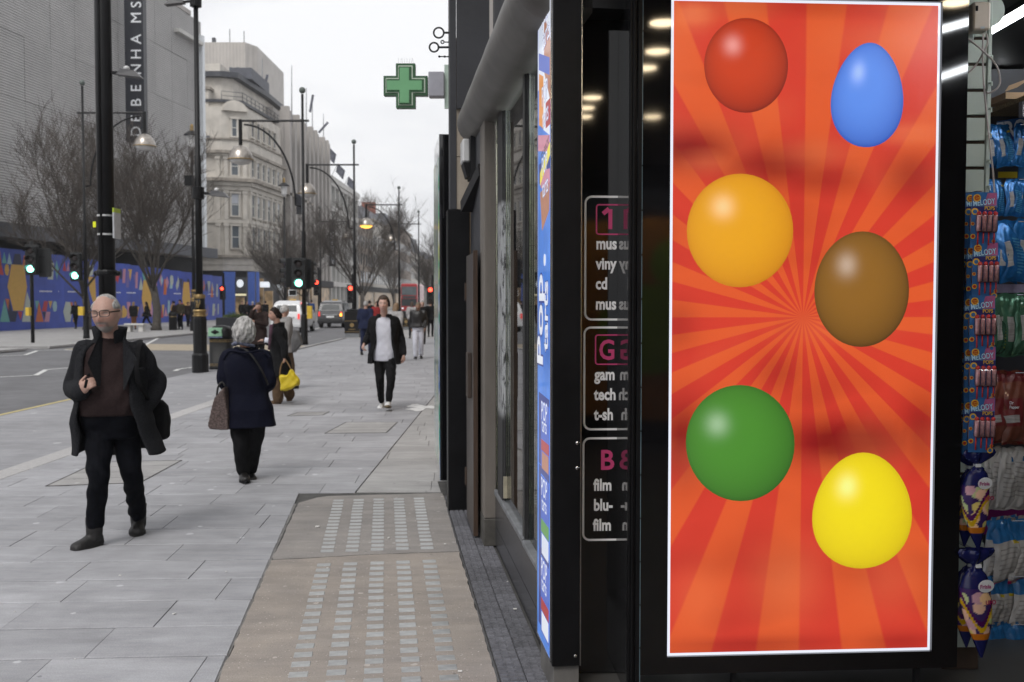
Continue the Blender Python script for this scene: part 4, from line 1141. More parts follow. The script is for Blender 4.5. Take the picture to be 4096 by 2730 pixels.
# twisted sweet bags
M_UFO = attr_mat('ufo_print', .25, spec=.5)
def ufo_mesh(seed):
    rr = random.Random(seed)
    prof = [(0,0.004),(.04,.010),(.13,.024),(.22,.036),(.36,.050),(.52,.058),(.66,.056),(.76,.042),(.82,.022),(.845,.009),(.86,.012),(.89,.030),(.93,.050),(.97,.058),(1.0,.052)]
    seg = 52; vs = []; cols = []
    candies = [(rr.uniform(0,6.28), rr.uniform(.2,.62), rr.choice([C(232,190,165),C(225,205,120),C(205,160,175),C(190,205,150),C(240,200,150)])) for _ in range(26)]
    L = .40
    N = 100
    for i in range(N+1):
        t = i/N
        r = np.interp(t, [a for a,_ in prof], [b for _,b in prof])
        for j in range(seg):
            a = 2*PI*j/seg
            fold = 1+ (.20*math.sin(7*a+seed+6*t)+.12*math.sin(3*a+seed) if t > .80 else .03*math.sin(5*a+11*t))
            x = r*fold*math.cos(a); y = r*fold*math.sin(a)*(.55 if t < .8 else .45)
            vs.append((x + .01*math.sin(4*t+seed), y, t*L))
            c = C(22,28,84)
            if .17 < t < .66:
                c = C(60,40,100)
                for (ca_, ct, cc) in candies:
                    da = abs((a-ca_+PI) % (2*PI) - PI)
                    if (da/.42)**2+((t-ct)/.055)**2 < 1: c = cc
                s_ = .40+.13*math.sin(a*2+seed)
                if abs(t-s_) < .028: c = C(205,165,15)
                if abs(t-s_-.06) < .028: c = C(78,12,84)
                if .16 < t < .235: c = C(190,110,20)
            if t > .87 and rr.random() < .03: c = C(70,90,150)
            cols.append([*c, 1])
    fs = [(i*seg+j, i*seg+(j+1)%seg, (i+1)*seg+(j+1)%seg, (i+1)*seg+j) for i in range(N) for j in range(seg)]
    mb = MB(); mb.add(vs, fs)
    me = mb.mesh('film', M_UFO, smooth=True)
    at = me.color_attributes.new('Col', 'FLOAT_COLOR', 'POINT'); at.data.foreach_set('color', np.array(cols, dtype=np.float32).ravel())
    return me
def ufo(x, y0, y1, d, label, seed, tilt):
    t = thing('twisted_sweet_bag', label, 'sweets bag', P(x, y1, d), 0, 'twisted navy sweet bags')
    s_ = (P(x,y0,d).z-P(x,y1,d).z)/.40
    o = put(ufo_mesh(seed), 'film', M_UFO, parent=t)
    o.location = (0,0,0); o.scale = (s_,)*3
    k = MB().box(-.010,.010,-.012,.012,.333,.345)
    q = put(k.mesh('tie', M_CWHITE), 'tie', M_CWHITE, parent=t); q.scale = (s_,)*3
    lb = MB().lathe([(.03,0),(.03,.001)], M=Matrix.Translation((.012,-.034,.272)) @ Matrix.Rotation(PI/2+.1,4,'X') @ Matrix.Scale(.8,4,(0,1,0)), seg=18, m=0)
    lb.text('Frisia', Matrix.Translation((-.013,-.0365,.264)) @ Matrix.Rotation(PI/2+.1,4,'X'), .021, 1, bold=.03, ext=.0003, sx=.95)
    lb.text('UFO', Matrix.Translation((.008,-.0355,.205)) @ Matrix.Rotation(PI/2,4,'X'), .021, 2, bold=.03, ext=.0003, sx=.95)
    q = put(lb.mesh('print_label', [M_CWHITE, M_CPINK, M_FRED], fix=False), 'print_label', M_CWHITE, parent=t); q.scale = (s_,)*3
    t.rotation_euler = (0, tilt, .1)
ufo(3912, 1800, 2200, 4.40, 'navy twisted sweet bag in front below the lollipop cards', 3, -.03)
ufo(3866, 1812, 2185, 4.47, 'navy twisted sweet bag partly behind another below the lollipop cards', 5, .02)
ufo(3916, 2195, 2632, 4.38, 'navy twisted sweet bag in front lowest on the slatted wall', 8, -.04)
ufo(3862, 2200, 2590, 4.46, 'navy twisted sweet bag partly hidden lowest on the slatted wall', 9, .03)
for (px, py) in ((3885,772),(3885,1795),(3858,2180)):
    p = P(px, py, 4.5); put(MB().box(p.x-.012, p.x+.012, 4.42, 4.598, p.z-.003, p.z).box(p.x-.012, p.x+.012, 4.595, 4.598, p.z-.03, p.z), 'peg_hook', M_CHROME, parent=sw)

# bags in the shop window
M_WIN = [foil('film_orange', (.42,.17,.03), .35, .0), foil('film_grey', (.16,.15,.15), .35, .1), foil('film_violet', (.15,.12,.30), .35, .0)]
for i, (v, z, k, w) in enumerate(((6.15,1.42,0,'orange'),(6.35,1.42,0,'orange'),(6.1,1.78,1,'grey'),(6.3,1.78,1,'grey'),(6.12,2.12,2,'violet'),(5.3,1.42,0,'orange'),(5.32,1.78,2,'violet'))):
    me = pouch([M_WIN[k], M_LABEL, M_FYEL, M_WIN[k]], seed=60+i, label=False, T=.06)
    o = put(me, 'snack_bag', None, origin=(0,0,0), label='%s popcorn bag, %s hanging inside the shop window' % (w, ('lower row towards the door,','lower row by the peeling frame,','middle row towards the door,','middle row by the peeling frame,','topmost one','lower one by the lit column','upper one by the lit column')[i]), cat='snack bag')
    o.location = Rz(SA) @ Vector((1.02, v, z)); o.rotation_euler = (0, 0, SA-.9); o.scale = (1.2,1.2,1.15)
# ------------------------------------------------------------------ buildings across the road
def rib_mat(name, col, per, amp=.30, spec=.4, rough=.5, objvar=.06, axis='Z'):
    m = pm(name, col, rough, var=.10, scale=.35, objvar=objvar, spec=spec)
    n, l = m.node_tree.nodes, m.node_tree.links; b = n['Principled BSDF']; src = b.inputs['Base Color'].links[0].from_socket
    tc = [x for x in n if x.type == 'TEX_COORD'][0]
    w = n.new('ShaderNodeTexWave'); w.wave_type = 'BANDS'; w.bands_direction = axis
    w.inputs['Scale'].default_value = .314/per; w.inputs['Distortion'].default_value = .4; w.inputs['Detail'].default_value = 1
    l.new(tc.outputs['Object'], w.inputs['Vector'])
    mr = n.new('ShaderNodeMapRange'); mr.inputs['To Min'].default_value = 1-amp; mr.inputs['To Max'].default_value = 1+amp*.6; l.new(w.outputs['Fac'], mr.inputs['Value'])
    v = n.new('ShaderNodeVectorMath'); v.operation = 'SCALE'; l.new(src, v.inputs[0]); l.new(mr.outputs[0], v.inputs['Scale']); l.new(v.outputs[0], b.inputs['Base Color'])
    bp = n.new('ShaderNodeBump'); bp.inputs['Strength'].default_value = .8; bp.inputs['Distance'].default_value = .05; l.new(w.outputs['Fac'], bp.inputs['Height']); l.new(bp.outputs[0], b.inputs['Normal'])
    return m
M_RIB = rib_mat('ribbed_cladding', (.41,.40,.395), .17, .36)
M_PORT = pm('portland_stone', (.56,.525,.475), .8, var=.16, scale=.9, bump=.2, bscale=8)
M_PORT2 = pm('grey_stone', (.39,.365,.345), .8, var=.14, scale=.5, stretch=(1,1,.3), bump=.15, bscale=6)
M_CORN = pm('weathered_cornice', (.30,.27,.235), .85, var=.4, scale=1.5)
M_CONCW = pm('white_concrete', (.55,.54,.515), .7, var=.1, scale=.6)
M_BRNB = pm('brown_block', (.27,.225,.19), .8, var=.2, scale=.5)
M_SLATE = pm('slate_roof', (.10,.105,.125), .6, var=.25, scale=2)
M_LEAD = pm('lead_roof', (.055,.058,.068), .5, var=.3, scale=1)
M_WGLASS = pm('far_window_glass', (.10,.12,.14), .10, var=.4, scale=.4, spec=.7)
M_BLIND = pm('window_blind', (.45,.47,.52), .6, var=.15)
M_SASH = pm('white_sash', (.62,.62,.60), .5, var=.05)
M_NAVY = pm('sign_navy', (.012,.014,.022), .45, var=.15)
M_LETTER = pm('sign_letters', (.85,.87,.90), .4, var=.05)
M_SHOPGL = pm('shop_lit', (.06,.045,.03), .3, var=.98, scale=.9, emit=1.6, col2=(.16,.11,.06))
M_GLOWW = pm('sign_lit_white', (.7,.72,.75), .5, emit=.75, ecol=(.8,.85,.9))
M_GLOWY = pm('sign_lit_cream', (.7,.6,.4), .5, emit=.7, ecol=(.85,.78,.50), var=.2)
M_BLUEP = pm('blue_painted_pier', (.10,.19,.62), .5, var=.08)

DA = math.atan2(3.5, 30.0)
def Dp(px, d): return Rz(DA) @ P(px, 1203, d)
d0 = Dp(0, 62); FX = d0.x
fv0, fv1 = d0.y-9, Dp(818, 91.9).y
store = thing('department_store', 'large grey department store clad in horizontal ribs above the blue hoarding', 'building', (FX, fv1, 0), -DA)
put(MB().box(FX-30, FX-.16, fv0, fv1-.1, 5.6, 26.6), 'core', M_PORT2, parent=store)
nb = 13; bw = (fv1-fv0)/nb
for i in range(nb):
    for j in range(5):
        z0 = 6.3+j*4.16
        put(MB().box(FX-.15, FX+RND.uniform(-.02,.02), fv0+i*bw+.012, fv0+(i+1)*bw-.012, z0+.012, z0+4.15), 'cladding_panel', M_RIB, parent=store)
put(MB().box(FX-.4, FX+.06, fv0, fv1-2.2, 27.11, 27.5), 'parapet', M_PORT2, parent=store)
put(MB().box(FX-6, FX+.35, fv1-.55, fv1-.05, 6.2, 25.8), 'glass_fin', pm('white_fin', (.72,.75,.78), .2, var=.05), parent=store)
put(MB().box(FX-1.2, FX+.5, fv1-5.5, fv1-.6, 24.8, 25.1), 'roof_glazing', M_CONCW, parent=store)
cn = MB().box(FX-.1, FX+2.2, fv0, fv1-2.5, 6.0, 6.28)
put(cn, 'canopy', pm('canopy_soffit', (.075,.075,.08), .6, var=.2), parent=store)
put(MB().box(FX+2.21, FX+2.4, fv0, fv1-2.5, 5.5, 6.35), 'canopy_fascia', pm('canopy_edge', (.105,.11,.125), .5, var=.15), parent=store)
put(MB().box(FX-1.0, FX-.6, fv0, fv1, 0, 5.9), 'shop_front', M_BLACKM, parent=store)
# vertical name banner
bs = thing('banner_sign', 'tall navy vertical sign reading DEBENHAMS in white letters on the ribbed store', 'shop sign', P(542, 600, 76.5))
bl_, br_ = P(505, 600, 76.5), P(580, 600, 76.5)
zt_, zb_ = 27.0, P(540, 600, 76.5).z
put(MB().box(bl_.x, br_.x, 76.5, 77.2, zb_+.6, zt_), 'sign_board', M_NAVY, parent=bs)
put(MB().prism([(br_.x-.9, zb_+.6), (br_.x, zb_), (br_.x, zb_+.59), (br_.x-.9, zb_+.6001)], Matrix(((1,0,0,0),(0,0,-1,77.2),(0,1,0,0),(0,0,0,1))), .7), 'sign_foot', M_NAVY, parent=bs)
lt = MB()
for ch, y in zip('DEBENHAMS', (529,470,408,349,281,219,157,75,13)):
    c = P(545, y, 76.5)
    lt.text(ch, Matrix.Translation((c.x+.36, 76.49, c.z-.38)) @ Matrix.Rotation(PI/2,4,'X') @ Matrix.Rotation(PI/2,4,'Z'), 1.12, 0, ext=.01, bold=.0, sx=1.0)
put(lt, 'letters', M_LETTER, parent=bs, kind='stuff', fix=False)

# hoarding with printed shapes
H0, H1 = Vector((-29.77, 50.0, 0)), Vector((-26.9, 92.5, 0))
hd_ = (H1-H0).normalized(); HL = (H1-H0).length; hn = Vector((hd_.y, -hd_.x, 0))
M_HOARD = pm('hoarding_blue', (.038,.075,.40), .5, var=.16, scale=.9, objvar=.10)
hb = thing('hoarding', 'long blue construction hoarding printed with coloured triangles and lozenges', 'hoarding', tuple(H0))
def htop(s): return 4.95 + (3.95-4.95)*s/HL
n_p = 18
for i in range(n_p):
    s0, s1 = HL*i/n_p+.008, HL*(i+1)/n_p-.008
    a, b = H0+hd_*s0, H0+hd_*s1
    zt = htop((s0+s1)/2)
    mb = MB()
    q = [a, b, b-hn*.06, a-hn*.06]
    mb.rings([[Vector((*v.xy, 0)) for v in q], [Vector((*v.xy, zt)) for v in q]])
    put(mb, 'hoarding_panel', M_HOARD, parent=hb)
HC = [C(226,178,82), C(214,112,52), C(198,58,66), C(110,178,172), C(24,34,74), C(208,148,170), C(198,206,196), C(120,110,180), C(170,205,215)]
HMAT = [pm('hoarding_print_%s' % nm, tuple(v*.8 for v in c), .5, var=.06) for nm, c in zip(('sand','orange','red','teal','navy','pink','cream','violet','pale'), HC)]
hp = MB()
def hshape(px, pts, m, lift=.012):
    """pts: picture points (px,py) of a printed shape, laid on the hoarding plane"""
    vs = []
    for (x, y) in pts:
        r = (x-CX)/F_PX
        # intersect with hoarding plane
        s = (r*H0.y-H0.x)/(hd_.x-r*hd_.y); w = H0+hd_*s
        z = P(x, y, w.y).z
        vs.append(w+hn*lift+Vector((0,0,z)))
    n = len(vs)
    hp.rings([[v-hn*.011 for v in vs], vs], m)
def hpx(s): w = H0+hd_*s; return CX+F_PX*w.x/w.y
def sc(pts): return [(x*.3825, 980+y*.3825) for x, y in pts]
main = [([(0,60),(48,318),(0,310)],2),([(0,60),(12,62),(30,250),(0,230)],1),([(58,75),(80,195),(32,190)],3),([(110,85),(135,205),(85,200)],8),([(165,95),(225,97),(240,212),(145,205)],4),
 ([(82,200),(100,215),(105,270),(95,315),(80,322),(65,305),(58,260),(65,215)],0),([(130,205),(262,212),(288,440),(245,690),(140,690),(85,440)],0),
 ([(262,110),(272,112),(270,212),(248,210)],1),([(50,570),(100,808),(0,806)],3),([(60,565),(102,568),(90,700)],1),([(100,570),(125,690),(185,695),(160,806),(105,806),(80,690)],4),
 ([(188,697),(235,700),(215,790)],2),([(288,490),(330,640),(325,806),(230,806)],6),([(370,585),(412,587),(385,680)],3),([(410,600),(455,806),(372,806)],1),
 ([(465,588),(505,590),(485,698),(440,695)],2),([(510,588),(550,588),(528,670)],0),([(485,700),(528,702),(512,806),(462,806)],5),([(446,702),(478,702),(466,780)],4),
 ([(575,588),(592,600),(598,645),(590,690),(575,702),(558,690),(552,640),(560,600)],8),
 ([(545,140),(575,200),(560,365),(505,360),(530,270)],6),([(602,165),(622,260),(602,365),(585,260)],3),([(685,165),(702,275),(665,272)],2),([(725,170),(732,275),(705,275)],5),
 ([(690,595),(735,600),(755,700),(735,806),(685,806),(662,700)],6),([(738,600),(760,602),(765,690),(752,700)],1),([(775,700),(800,806),(760,806)],0),
 ([(930,330),(1000,340),(1010,600),(975,600),(940,470)],0),([(930,215),(990,215),(975,320),(930,330)],6)]
for pts, m in main: hshape(0, sc(pts), HMAT and m)
rr = random.Random(5)
s = 19.8
while s < HL-1.2:
    zt = htop(s)
    for row in (0, 1):
        for k in range(2):
            w = rr.uniform(.35, .75); h = rr.uniform(.7, 1.25); c = H0+hd_*(s+rr.uniform(0,.9))
            z0 = (zt-.35-h-rr.uniform(0,.5)) if row == 0 else rr.uniform(.35,.55)
            m = rr.randrange(9)
            shp = rr.choice(('tri','inv','para','loz','oval'))
            if shp == 'tri': q = [(-w/2,0),(w/2,0),(0,h)]
            elif shp == 'inv': q = [(-w/2,h),(0,0),(w/2,h)]
            elif shp == 'para': q = [(-w/2,0),(w/4,0),(w/2,h),(-w/4,h)]
            elif shp == 'loz': q = [(0,0),(w/2,h/2),(0,h),(-w/2,h/2)]
            else: q = [(w/2*math.cos(a*PI/5), h/2+h/2*math.sin(a*PI/5)) for a in range(10)]
            vs = [c+hd_*x+hn*(.012+.004*k)+Vector((0,0,z0+z)) for x, z in q]
            hp.rings([[v-hn*.003 for v in vs], vs], m)
    if int(s*10) % 3 == 0 or True:
        if (int(s/1.1)) % 7 == 3:
            c = H0+hd_*s
            vs = [c+hd_*x+hn*.02+Vector((0,0,z)) for x, z in ((-.9,1.9),(-.45,.6),(.45,.6),(.9,1.9),(.55,3.3),(-.55,3.3))]
            hp.rings([[v-hn*.003 for v in vs], vs], 0)
    s += 1.1
put(hp, 'printed_shapes', HMAT, parent=hb, kind='stuff')
tl_ = MB()
for s in (11.2, 13.4, 14.6, 20.6, 23.0, 31.5, 34, 39):
    c = H0+hd_*s; L_ = .35 if s == 13.4 else 1.5
    nseg = 9
    for i in range(nseg):
        if L_ < 1 and i > 1: break
        a = c+hd_*(i*L_/nseg); b = c+hd_*((i+.72)*L_/nseg)
        tl_.bar(a+hn*.014+Vector((0,0,2.32)), b+hn*.014+Vector((0,0,2.32)), .004, .075)
put(tl_, 'small_print', M_LETTER, parent=hb, kind='stuff')

def off_poly(poly, r):
    """outline pushed outward by r (counter-clockwise outline)"""
    out = []; n = len(poly)
    for i in range(n):
        a = Vector(poly[i-1]); b = Vector(poly[i]); c = Vector(poly[(i+1)%n])
        d1 = (b-a).normalized(); d2 = (c-b).normalized()
        n1 = Vector((d1.y,-d1.x)); n2 = Vector((d2.y,-d2.x)); m = (n1+n2)
        m = m/max(.3, m.dot(n1)) if m.length > 1e-6 else n1
        out.append(tuple(b+m*r))
    return out
def band(parent, poly, r, z0, z1, mat, name='cornice'):
    put(MB().prism(off_poly(poly, r), Matrix.Translation((0,0,z0)), z1-z0), name, mat, parent=parent)
def far_window(parent, a, b, s, w, z0, z1, surround=M_PORT, glass=M_WGLASS, arch=False, blind=0.0, lift=.0, bars=True, sill=True):
    a = Vector((*a, 0)); b = Vector((*b, 0)); d = (b-a).normalized(); n = Vector((d.y, -d.x, 0))
    c = a+d*s+n*lift
    def bx_(mb, x0, x1, y0, y1, zz0, zz1, m=0):
        vs = [c+d*x+n*y+Vector((0,0,z)) for z in (zz0,zz1) for y in (y0,y1) for x in (x0,x1)]
        mb.add(vs, [(0,2,3,1),(4,5,7,6),(0,1,5,4),(2,6,7,3),(0,4,6,2),(1,3,7,5)], m)
    f = MB(); t = .14
    bx_(f, -w/2-t, -w/2, -.05, .17, z0, z1); bx_(f, w/2, w/2+t, -.05, .17, z0, z1); bx_(f, -w/2-t*1.5, w/2+t*1.5, -.05, .22, z1, z1+.2)
    if sill: bx_(f, -w/2-t*1.4, w/2+t*1.4, -.05, .28, z0-.16, z0)
    win = put(f, 'window', surround, parent=parent)
    g = MB(); bx_(g, -w/2, w/2, -.04, .02, z0, z1); put(g, 'pane', glass, parent=win)
    if blind:
        g = MB(); bx_(g, -w/2+.02, w/2-.02, .021, .035, z1-(z1-z0)*blind, z1-.01); put(g, 'blind', M_BLIND, parent=win)
    if bars:
        g = MB(); bx_(g, -w/2, w/2, .022, .07, (z0+z1)/2-.04, (z0+z1)/2+.04); bx_(g, -w/2, -w/2+.07, .022, .065, z0, z1); bx_(g, w/2-.07, w/2, .022, .065, z0, z1)
        put(g, 'sash', M_SASH, parent=win)
    return win

# ornate corner building
FP = [(-46,105),(-30.4,105),(-28.0,106.2),(-27.2,117.6),(-27.2,131),(-46,131)]
cb_ = thing('corner_building', 'ornate pale stone corner building with cornices and blue ground floor piers', 'building', (-30, 106, 0))
put(MB().prism(FP, Matrix.Translation((0,0,6.0)), 16.0), 'wall', M_PORT, parent=cb_)
put(MB().prism(off_poly(FP,-.35), Matrix.Translation((0,0,0)), 5.99), 'ground_floor_wall', pm('shop_dark', (.03,.03,.034), .5), parent=cb_)
for r, z0, z1, m in ((.25,4.9,5.5,M_PORT),(.35,5.51,6.25,M_PORT),(.75,6.26,6.5,M_CORN),(.18,9.9,10.25,M_PORT),(.22,13.35,13.8,M_PORT),(.55,13.81,14.2,M_PORT),(1.0,14.21,14.55,M_CORN),(.3,14.56,14.8,M_PORT),
                     (.25,16.9,17.15,M_PORT),(.55,17.16,17.45,M_CORN),(.15,17.46,18.6,M_PORT),(.3,18.61,18.75,M_CORN)):
    band(cb_, FP, r, z0, z1, m)
put(MB().prism(off_poly(FP,-.8), Matrix.Translation((0,0,21.9)), .7), 'roof_band', M_PORT, parent=cb_)
put(MB().prism(off_poly(FP,-.5), Matrix.Translation((0,0,22.61)), .3), 'roof_edge', M_LEAD, parent=cb_)
put(MB().prism(off_poly(FP,-1.9), Matrix.Translation((0,0,22.92)), 2.5), 'attic', M_PORT, parent=cb_)
put(MB().prism(off_poly(FP,-1.2), Matrix.Translation((0,0,25.43)), .55), 'attic_roof', M_LEAD, parent=cb_)
put(MB().box(-46,-31.5,108.5,120,26,27.3), 'roof_block', M_PORT, parent=cb_)
put(MB().box(-30.8,-28.5,110,118,26,27.2), 'roof_lantern', M_SLATE, parent=cb_)
mans = MB(); mans.add([(-46,104.9,18.76),(-31.6,104.9,18.76),(-32.2,106.2,21.8),(-46,106.2,21.8)], [(0,1,2,3)]); mans.add([(-46,104.88,18.76),(-31.6,104.88,18.76),(-31.6,106,18.76),(-46,106,18.76),(-32.2,106.1,21.7),(-46,106.1,21.7)],[(0,1,2,3)])
put(mans, 'slate_slope', M_SLATE, parent=cb_)
E1, E2, E3, E4 = FP[0], FP[1], FP[2], FP[3]
for s in (11.9,):   # front face bays
    for z0, z1, w, bl in ((7.3,9.6,1.15,0),(10.7,13.0,1.1,.5),(14.95,16.8,1.1,.3),(18.9,21.0,1.0,.2)): far_window(cb_, E1, E2, s, w, z0, z1, blind=bl, lift=(.1 if z0 < 18 else .9))
for z0, z1, w, bl in ((7.3,9.6,.8,0),(10.7,13.0,.8,.45),(14.95,16.8,.75,.2),(19.0,20.8,.55,0)): far_window(cb_, E2, E3, 1.3, w, z0, z1, blind=bl, lift=.05)
for k in range(6):
    for z0, z1, bl in ((7.3,9.6,0),(10.7,13.0,.3),(14.95,16.7,.2)): far_window(cb_, E3, E4, 1.3+1.8*k, .9, z0, z1, blind=bl*(k%2))
    if k < 5: far_window(cb_, E3, E4, 1.3+1.9*k, .8, 19.2, 20.9, bars=False)
# pilasters, pediment, balustrade
for (a, b, ss) in ((E1,E2,(10.2,13.6,15.2)), (E2,E3,(.35,2.3)), (E3,E4,(.35,2.2,4.0,5.8,7.6,9.4,11.2))):
    a3 = Vector((*a,0)); b3 = Vector((*b,0)); d = (b3-a3).normalized(); n = Vector((d.y,-d.x,0))
    for s in ss:
        c = a3+d*s
        for z0, z1 in ((6.55,9.88),(10.27,13.33),(14.82,16.88)):
            mb = MB(); mb.bar(c+n*.09+Vector((0,0,z0)), c+n*.09+Vector((0,0,z1)), .42, .22, up=tuple(n)); mb.bar(c+n*.1+Vector((0,0,z1-.32)), c+n*.1+Vector((0,0,z1-.02)), .58, .36, up=tuple(n))
            put(mb, 'pilaster', M_PORT, parent=cb_)
d = (Vector((*E3,0))-Vector((*E2,0))).normalized(); n = Vector((d.y,-d.x,0)); c = Vector((*E2,0))+d*1.34+n*.2
arch = [(1.2*math.cos(t*PI/10), 1.0*math.sin(t*PI/10)) for t in range(11)]
Ma = Matrix((( d.x,0,n.x,c.x),(d.y,0,n.y,c.y),(0,1,0,21.6),(0,0,0,1)))
put(MB().prism(arch, Ma, .25).prism([(x*1.14,y*1.16) for x,y in arch], Ma @ Matrix.Translation((0,0,-.4)), .35), 'pediment', M_PORT, parent=cb_)
rail = MB()
for i in range(10): rail.tube([(-31.6+i*.0, 0, 0), (-31.6, 0, .01)], .01, 3) if False else None
ro = off_poly(FP, -.62)
for z in (23.3, 23.75): 
    for a, b in zip(ro[1:4], ro[2:5]): rail.bar((*a, z), (*b, z), .05, .05)
for a, b in zip(ro[1:4], ro[2:5]):
    a = Vector((*a,0)); b = Vector((*b,0)); k = max(1,int((b-a).length/1.3))
    for i in range(k+1): p = a+(b-a)*i/k; rail.bar(p+Vector((0,0,22.9)), p+Vector((0,0,23.78)), .05, .05)
put(rail, 'roof_railing', M_LEAD, parent=cb_, kind='stuff')
bal = MB()
for i in range(34): bal.tube([(-41.5+i*.28, 104.75, 17.47), (-41.5+i*.28, 104.75, 18.6)], .07, 5)
put(bal, 'balustrade', M_PORT, parent=cb_, kind='stuff')
chm = put(MB().box(-34.6,-31.9,105.6,107,20.2,23.9), 'chimney', M_PORT, parent=cb_); put(MB().box(-34.8,-31.7,105.4,107.2,23.91,24.2), 'chimney_cap', M_CORN, parent=chm)
# ground floor: blue piers, dark openings, shop signs
def gf(px0, px1, y0, y1, d, mat, name, parent=cb_, th=.3, em=None):
    a = P(px0, y1, d); b = P(px1, y0, d); return put(MB().box(a.x, b.x, d, d+th, max(.005,a.z), b.z), name, mat, parent=parent)
for a, b in ((895,938),(993,1018),(1026,1034)): gf(a, b, 1088, 1268, 104.3, M_BLUEP, 'blue_pier')
gf(942, 984, 1110, 1172, 104.35, pm('grey_sign_panel', (.10,.105,.115), .5), 'shop_sign_panel')
cc = P(960, 1135, 104.3); put(MB().lathe([(.36,0),(.36,.03)], M=Matrix.Translation((cc.x,104.33,cc.z)) @ Matrix.Rotation(PI/2,4,'X') @ Matrix.Scale(1.15,4,(0,1,0)), seg=20), 'round_emblem', M_GLOWW, parent=cb_)
gf(942, 982, 1176, 1184, 104.35, M_GLOWY, 'lit_strip'); gf(942, 975, 1190, 1262, 104.45, M_SHOPGL, 'lit_shop_window')
gf(1036, 1052, 1115, 1262, 106.6, M_SHOPGL, 'lit_shop_window'); gf(1040, 1076, 1128, 1150, 106.2, M_GLOWW, 'lit_shop_sign')
gf(1058, 1090, 1165, 1255, 106.6, M_SHOPGL, 'lit_shop_window'); gf(1108, 1126, 1140, 1160, 117, M_GLOWW, 'lit_shop_sign')
# tower block behind
tw = thing('tower_block', 'plain pale concrete tower block rising behind the ornate corner building', 'building', (-43, 150, 0))
TP = [(-60,150),(-39.8,150),(-38.6,152.6),(-38.6,170),(-60,170)]
put(MB().prism(TP, Matrix.Translation((0,0,20)), 20.2), 'wall', rib_mat('fluted_concrete', (.47,.44,.41), .5, .08, axis='X'), parent=tw)
for i in range(17):
    x = -58+1.07*i
    put(MB().box(x-.2, x+.2, 149.93, 150.02, 35.9, 36.5), 'window', M_WGLASS, parent=tw); put(MB().box(x-.2, x+.2, 149.93, 150.02, 32.2, 34.6), 'window', M_WGLASS, parent=tw)
put(MB().box(-46.2,-45.7,155,155.5,40.2,42.2).box(-43.5,-43.4,155,155.1,40.2,43.5).box(-41.3,-41.2,155,155.1,40.2,43.2), 'roof_mast', M_LEAD, parent=tw, kind='stuff')
# art deco store
ad = thing('fluted_store', 'long grey stone store with tall vertical flutes and stepped top', 'building', (-26.6, 118, 0))
put(MB().box(-46, -26.9, 118, 146, 0, 22.6), 'wall', M_PORT2, parent=ad)
put(MB().box(-46, -28.2, 118.5, 145, 22.61, 24.6), 'parapet', M_PORT2, parent=ad)
for k in range(10):
    y0 = 118.3+2.8*k
    h = 24.2 if k % 3 != 1 else 23.2
    put(MB().box(-27.4, -26.2, y0, y0+1.0, 4.5, h).box(-27.3, -26.35, y0+.15, y0+.85, h, h+.5), 'pier', M_PORT2, parent=ad)
    for j in range(4):
        put(MB().box(-26.905, -26.82, y0+1.15, y0+2.65, 6+4*j, 8.6+4*j), 'window', M_WGLASS, parent=ad)
put(MB().box(-27.0,-26.1,118,146,3.6,4.49), 'shop_fascia', M_BLACKM, parent=ad)
for i in range(4): put(MB().box(-26.895,-26.7,118.8+7*i,124.5+7*i,.4,3.5), 'lit_shop_window', M_SHOPGL, parent=ad)
for (zz, ww) in ((14,.7),(18,.7)):
    put(MB().box(-29.6, -28.4, 117.85, 118.0, zz, zz+2.4), 'window', M_WGLASS, parent=ad)
# modern white block
mw = thing('modern_block', 'white concrete office block with a grid of fins beyond the fluted store', 'building', (-26.6, 146.2, 0))
put(MB().box(-46, -27.4, 146.2, 172, 0, 19), 'wall', M_WGLASS, parent=mw)
for j in range(5): put(MB().box(-46, -26.4, 146.05, 172.1, 4.2+3.7*j-.35, 4.2+3.7*j+.35), 'floor_slab', M_CONCW, parent=mw)
for k in range(8):
    y0 = 146.3+3.6*k
    put(MB().box(-27.5,-26.5,y0,y0+.6,0,19.2), 'fin', M_CONCW, parent=mw)
put(MB().box(-46,-26.2,146.0,172.2,19.21,20.0), 'roof', M_CONCW, parent=mw)
put(MB().box(-45,-28,146.0,146.19,0,19.2), 'end_wall', M_CONCW, parent=mw)
def block(y0, y1, x, h, mat, label, roof=None, rows=3, roofh=3.0):
    t = thing('terrace_building', label, 'building', (x, y0, 0))
    put(MB().box(x-16, x, y0, y1, 0, h), 'wall', mat, parent=t)
    put(MB().box(x-16, x+.3, y0-.1, y1+.1, h+.01, h+.5), 'cornice', M_CORN, parent=t)
    if roof: put(MB().add([(x-16,y0,h+.51),(x-.4,y0,h+.51),(x-.4,y1,h+.51),(x-16,y1,h+.51),(x-14,y0+1,h+roofh),(x-2.2,y0+1,h+roofh),(x-2.2,y1-1,h+roofh),(x-14,y1-1,h+roofh)],[(0,1,2,3),(4,5,6,7),(0,1,5,4),(1,2,6,5),(2,3,7,6),(3,0,4,7)]), 'roof', roof, parent=t)
    k = int((y1-y0)/3.2)
    for j in range(rows):
        for i in range(k): put(MB().box(x-.01, x+.05, y0+1+3.2*i, y0+2.5+3.2*i, 5+(h-6)/rows*j, 5+(h-6)/rows*j+2), 'window', M_WGLASS, parent=t)
        for i in range(4): put(MB().box(x-3.2-3*i, x-1.8-3*i, y0-.05, y0+.01, 5+(h-6)/rows*j, 5+(h-6)/rows*j+2), 'window', M_WGLASS, parent=t)
    put(MB().box(x-.02, x+.5, y0, y1, 3.4, 4.3), 'shop_fascia', M_BLACKM, parent=t)
    put(MB().box(x-.01, x+.15, y0+1, y1-1, .4, 3.3), 'lit_shop_window', M_SHOPGL, parent=t)
    return t
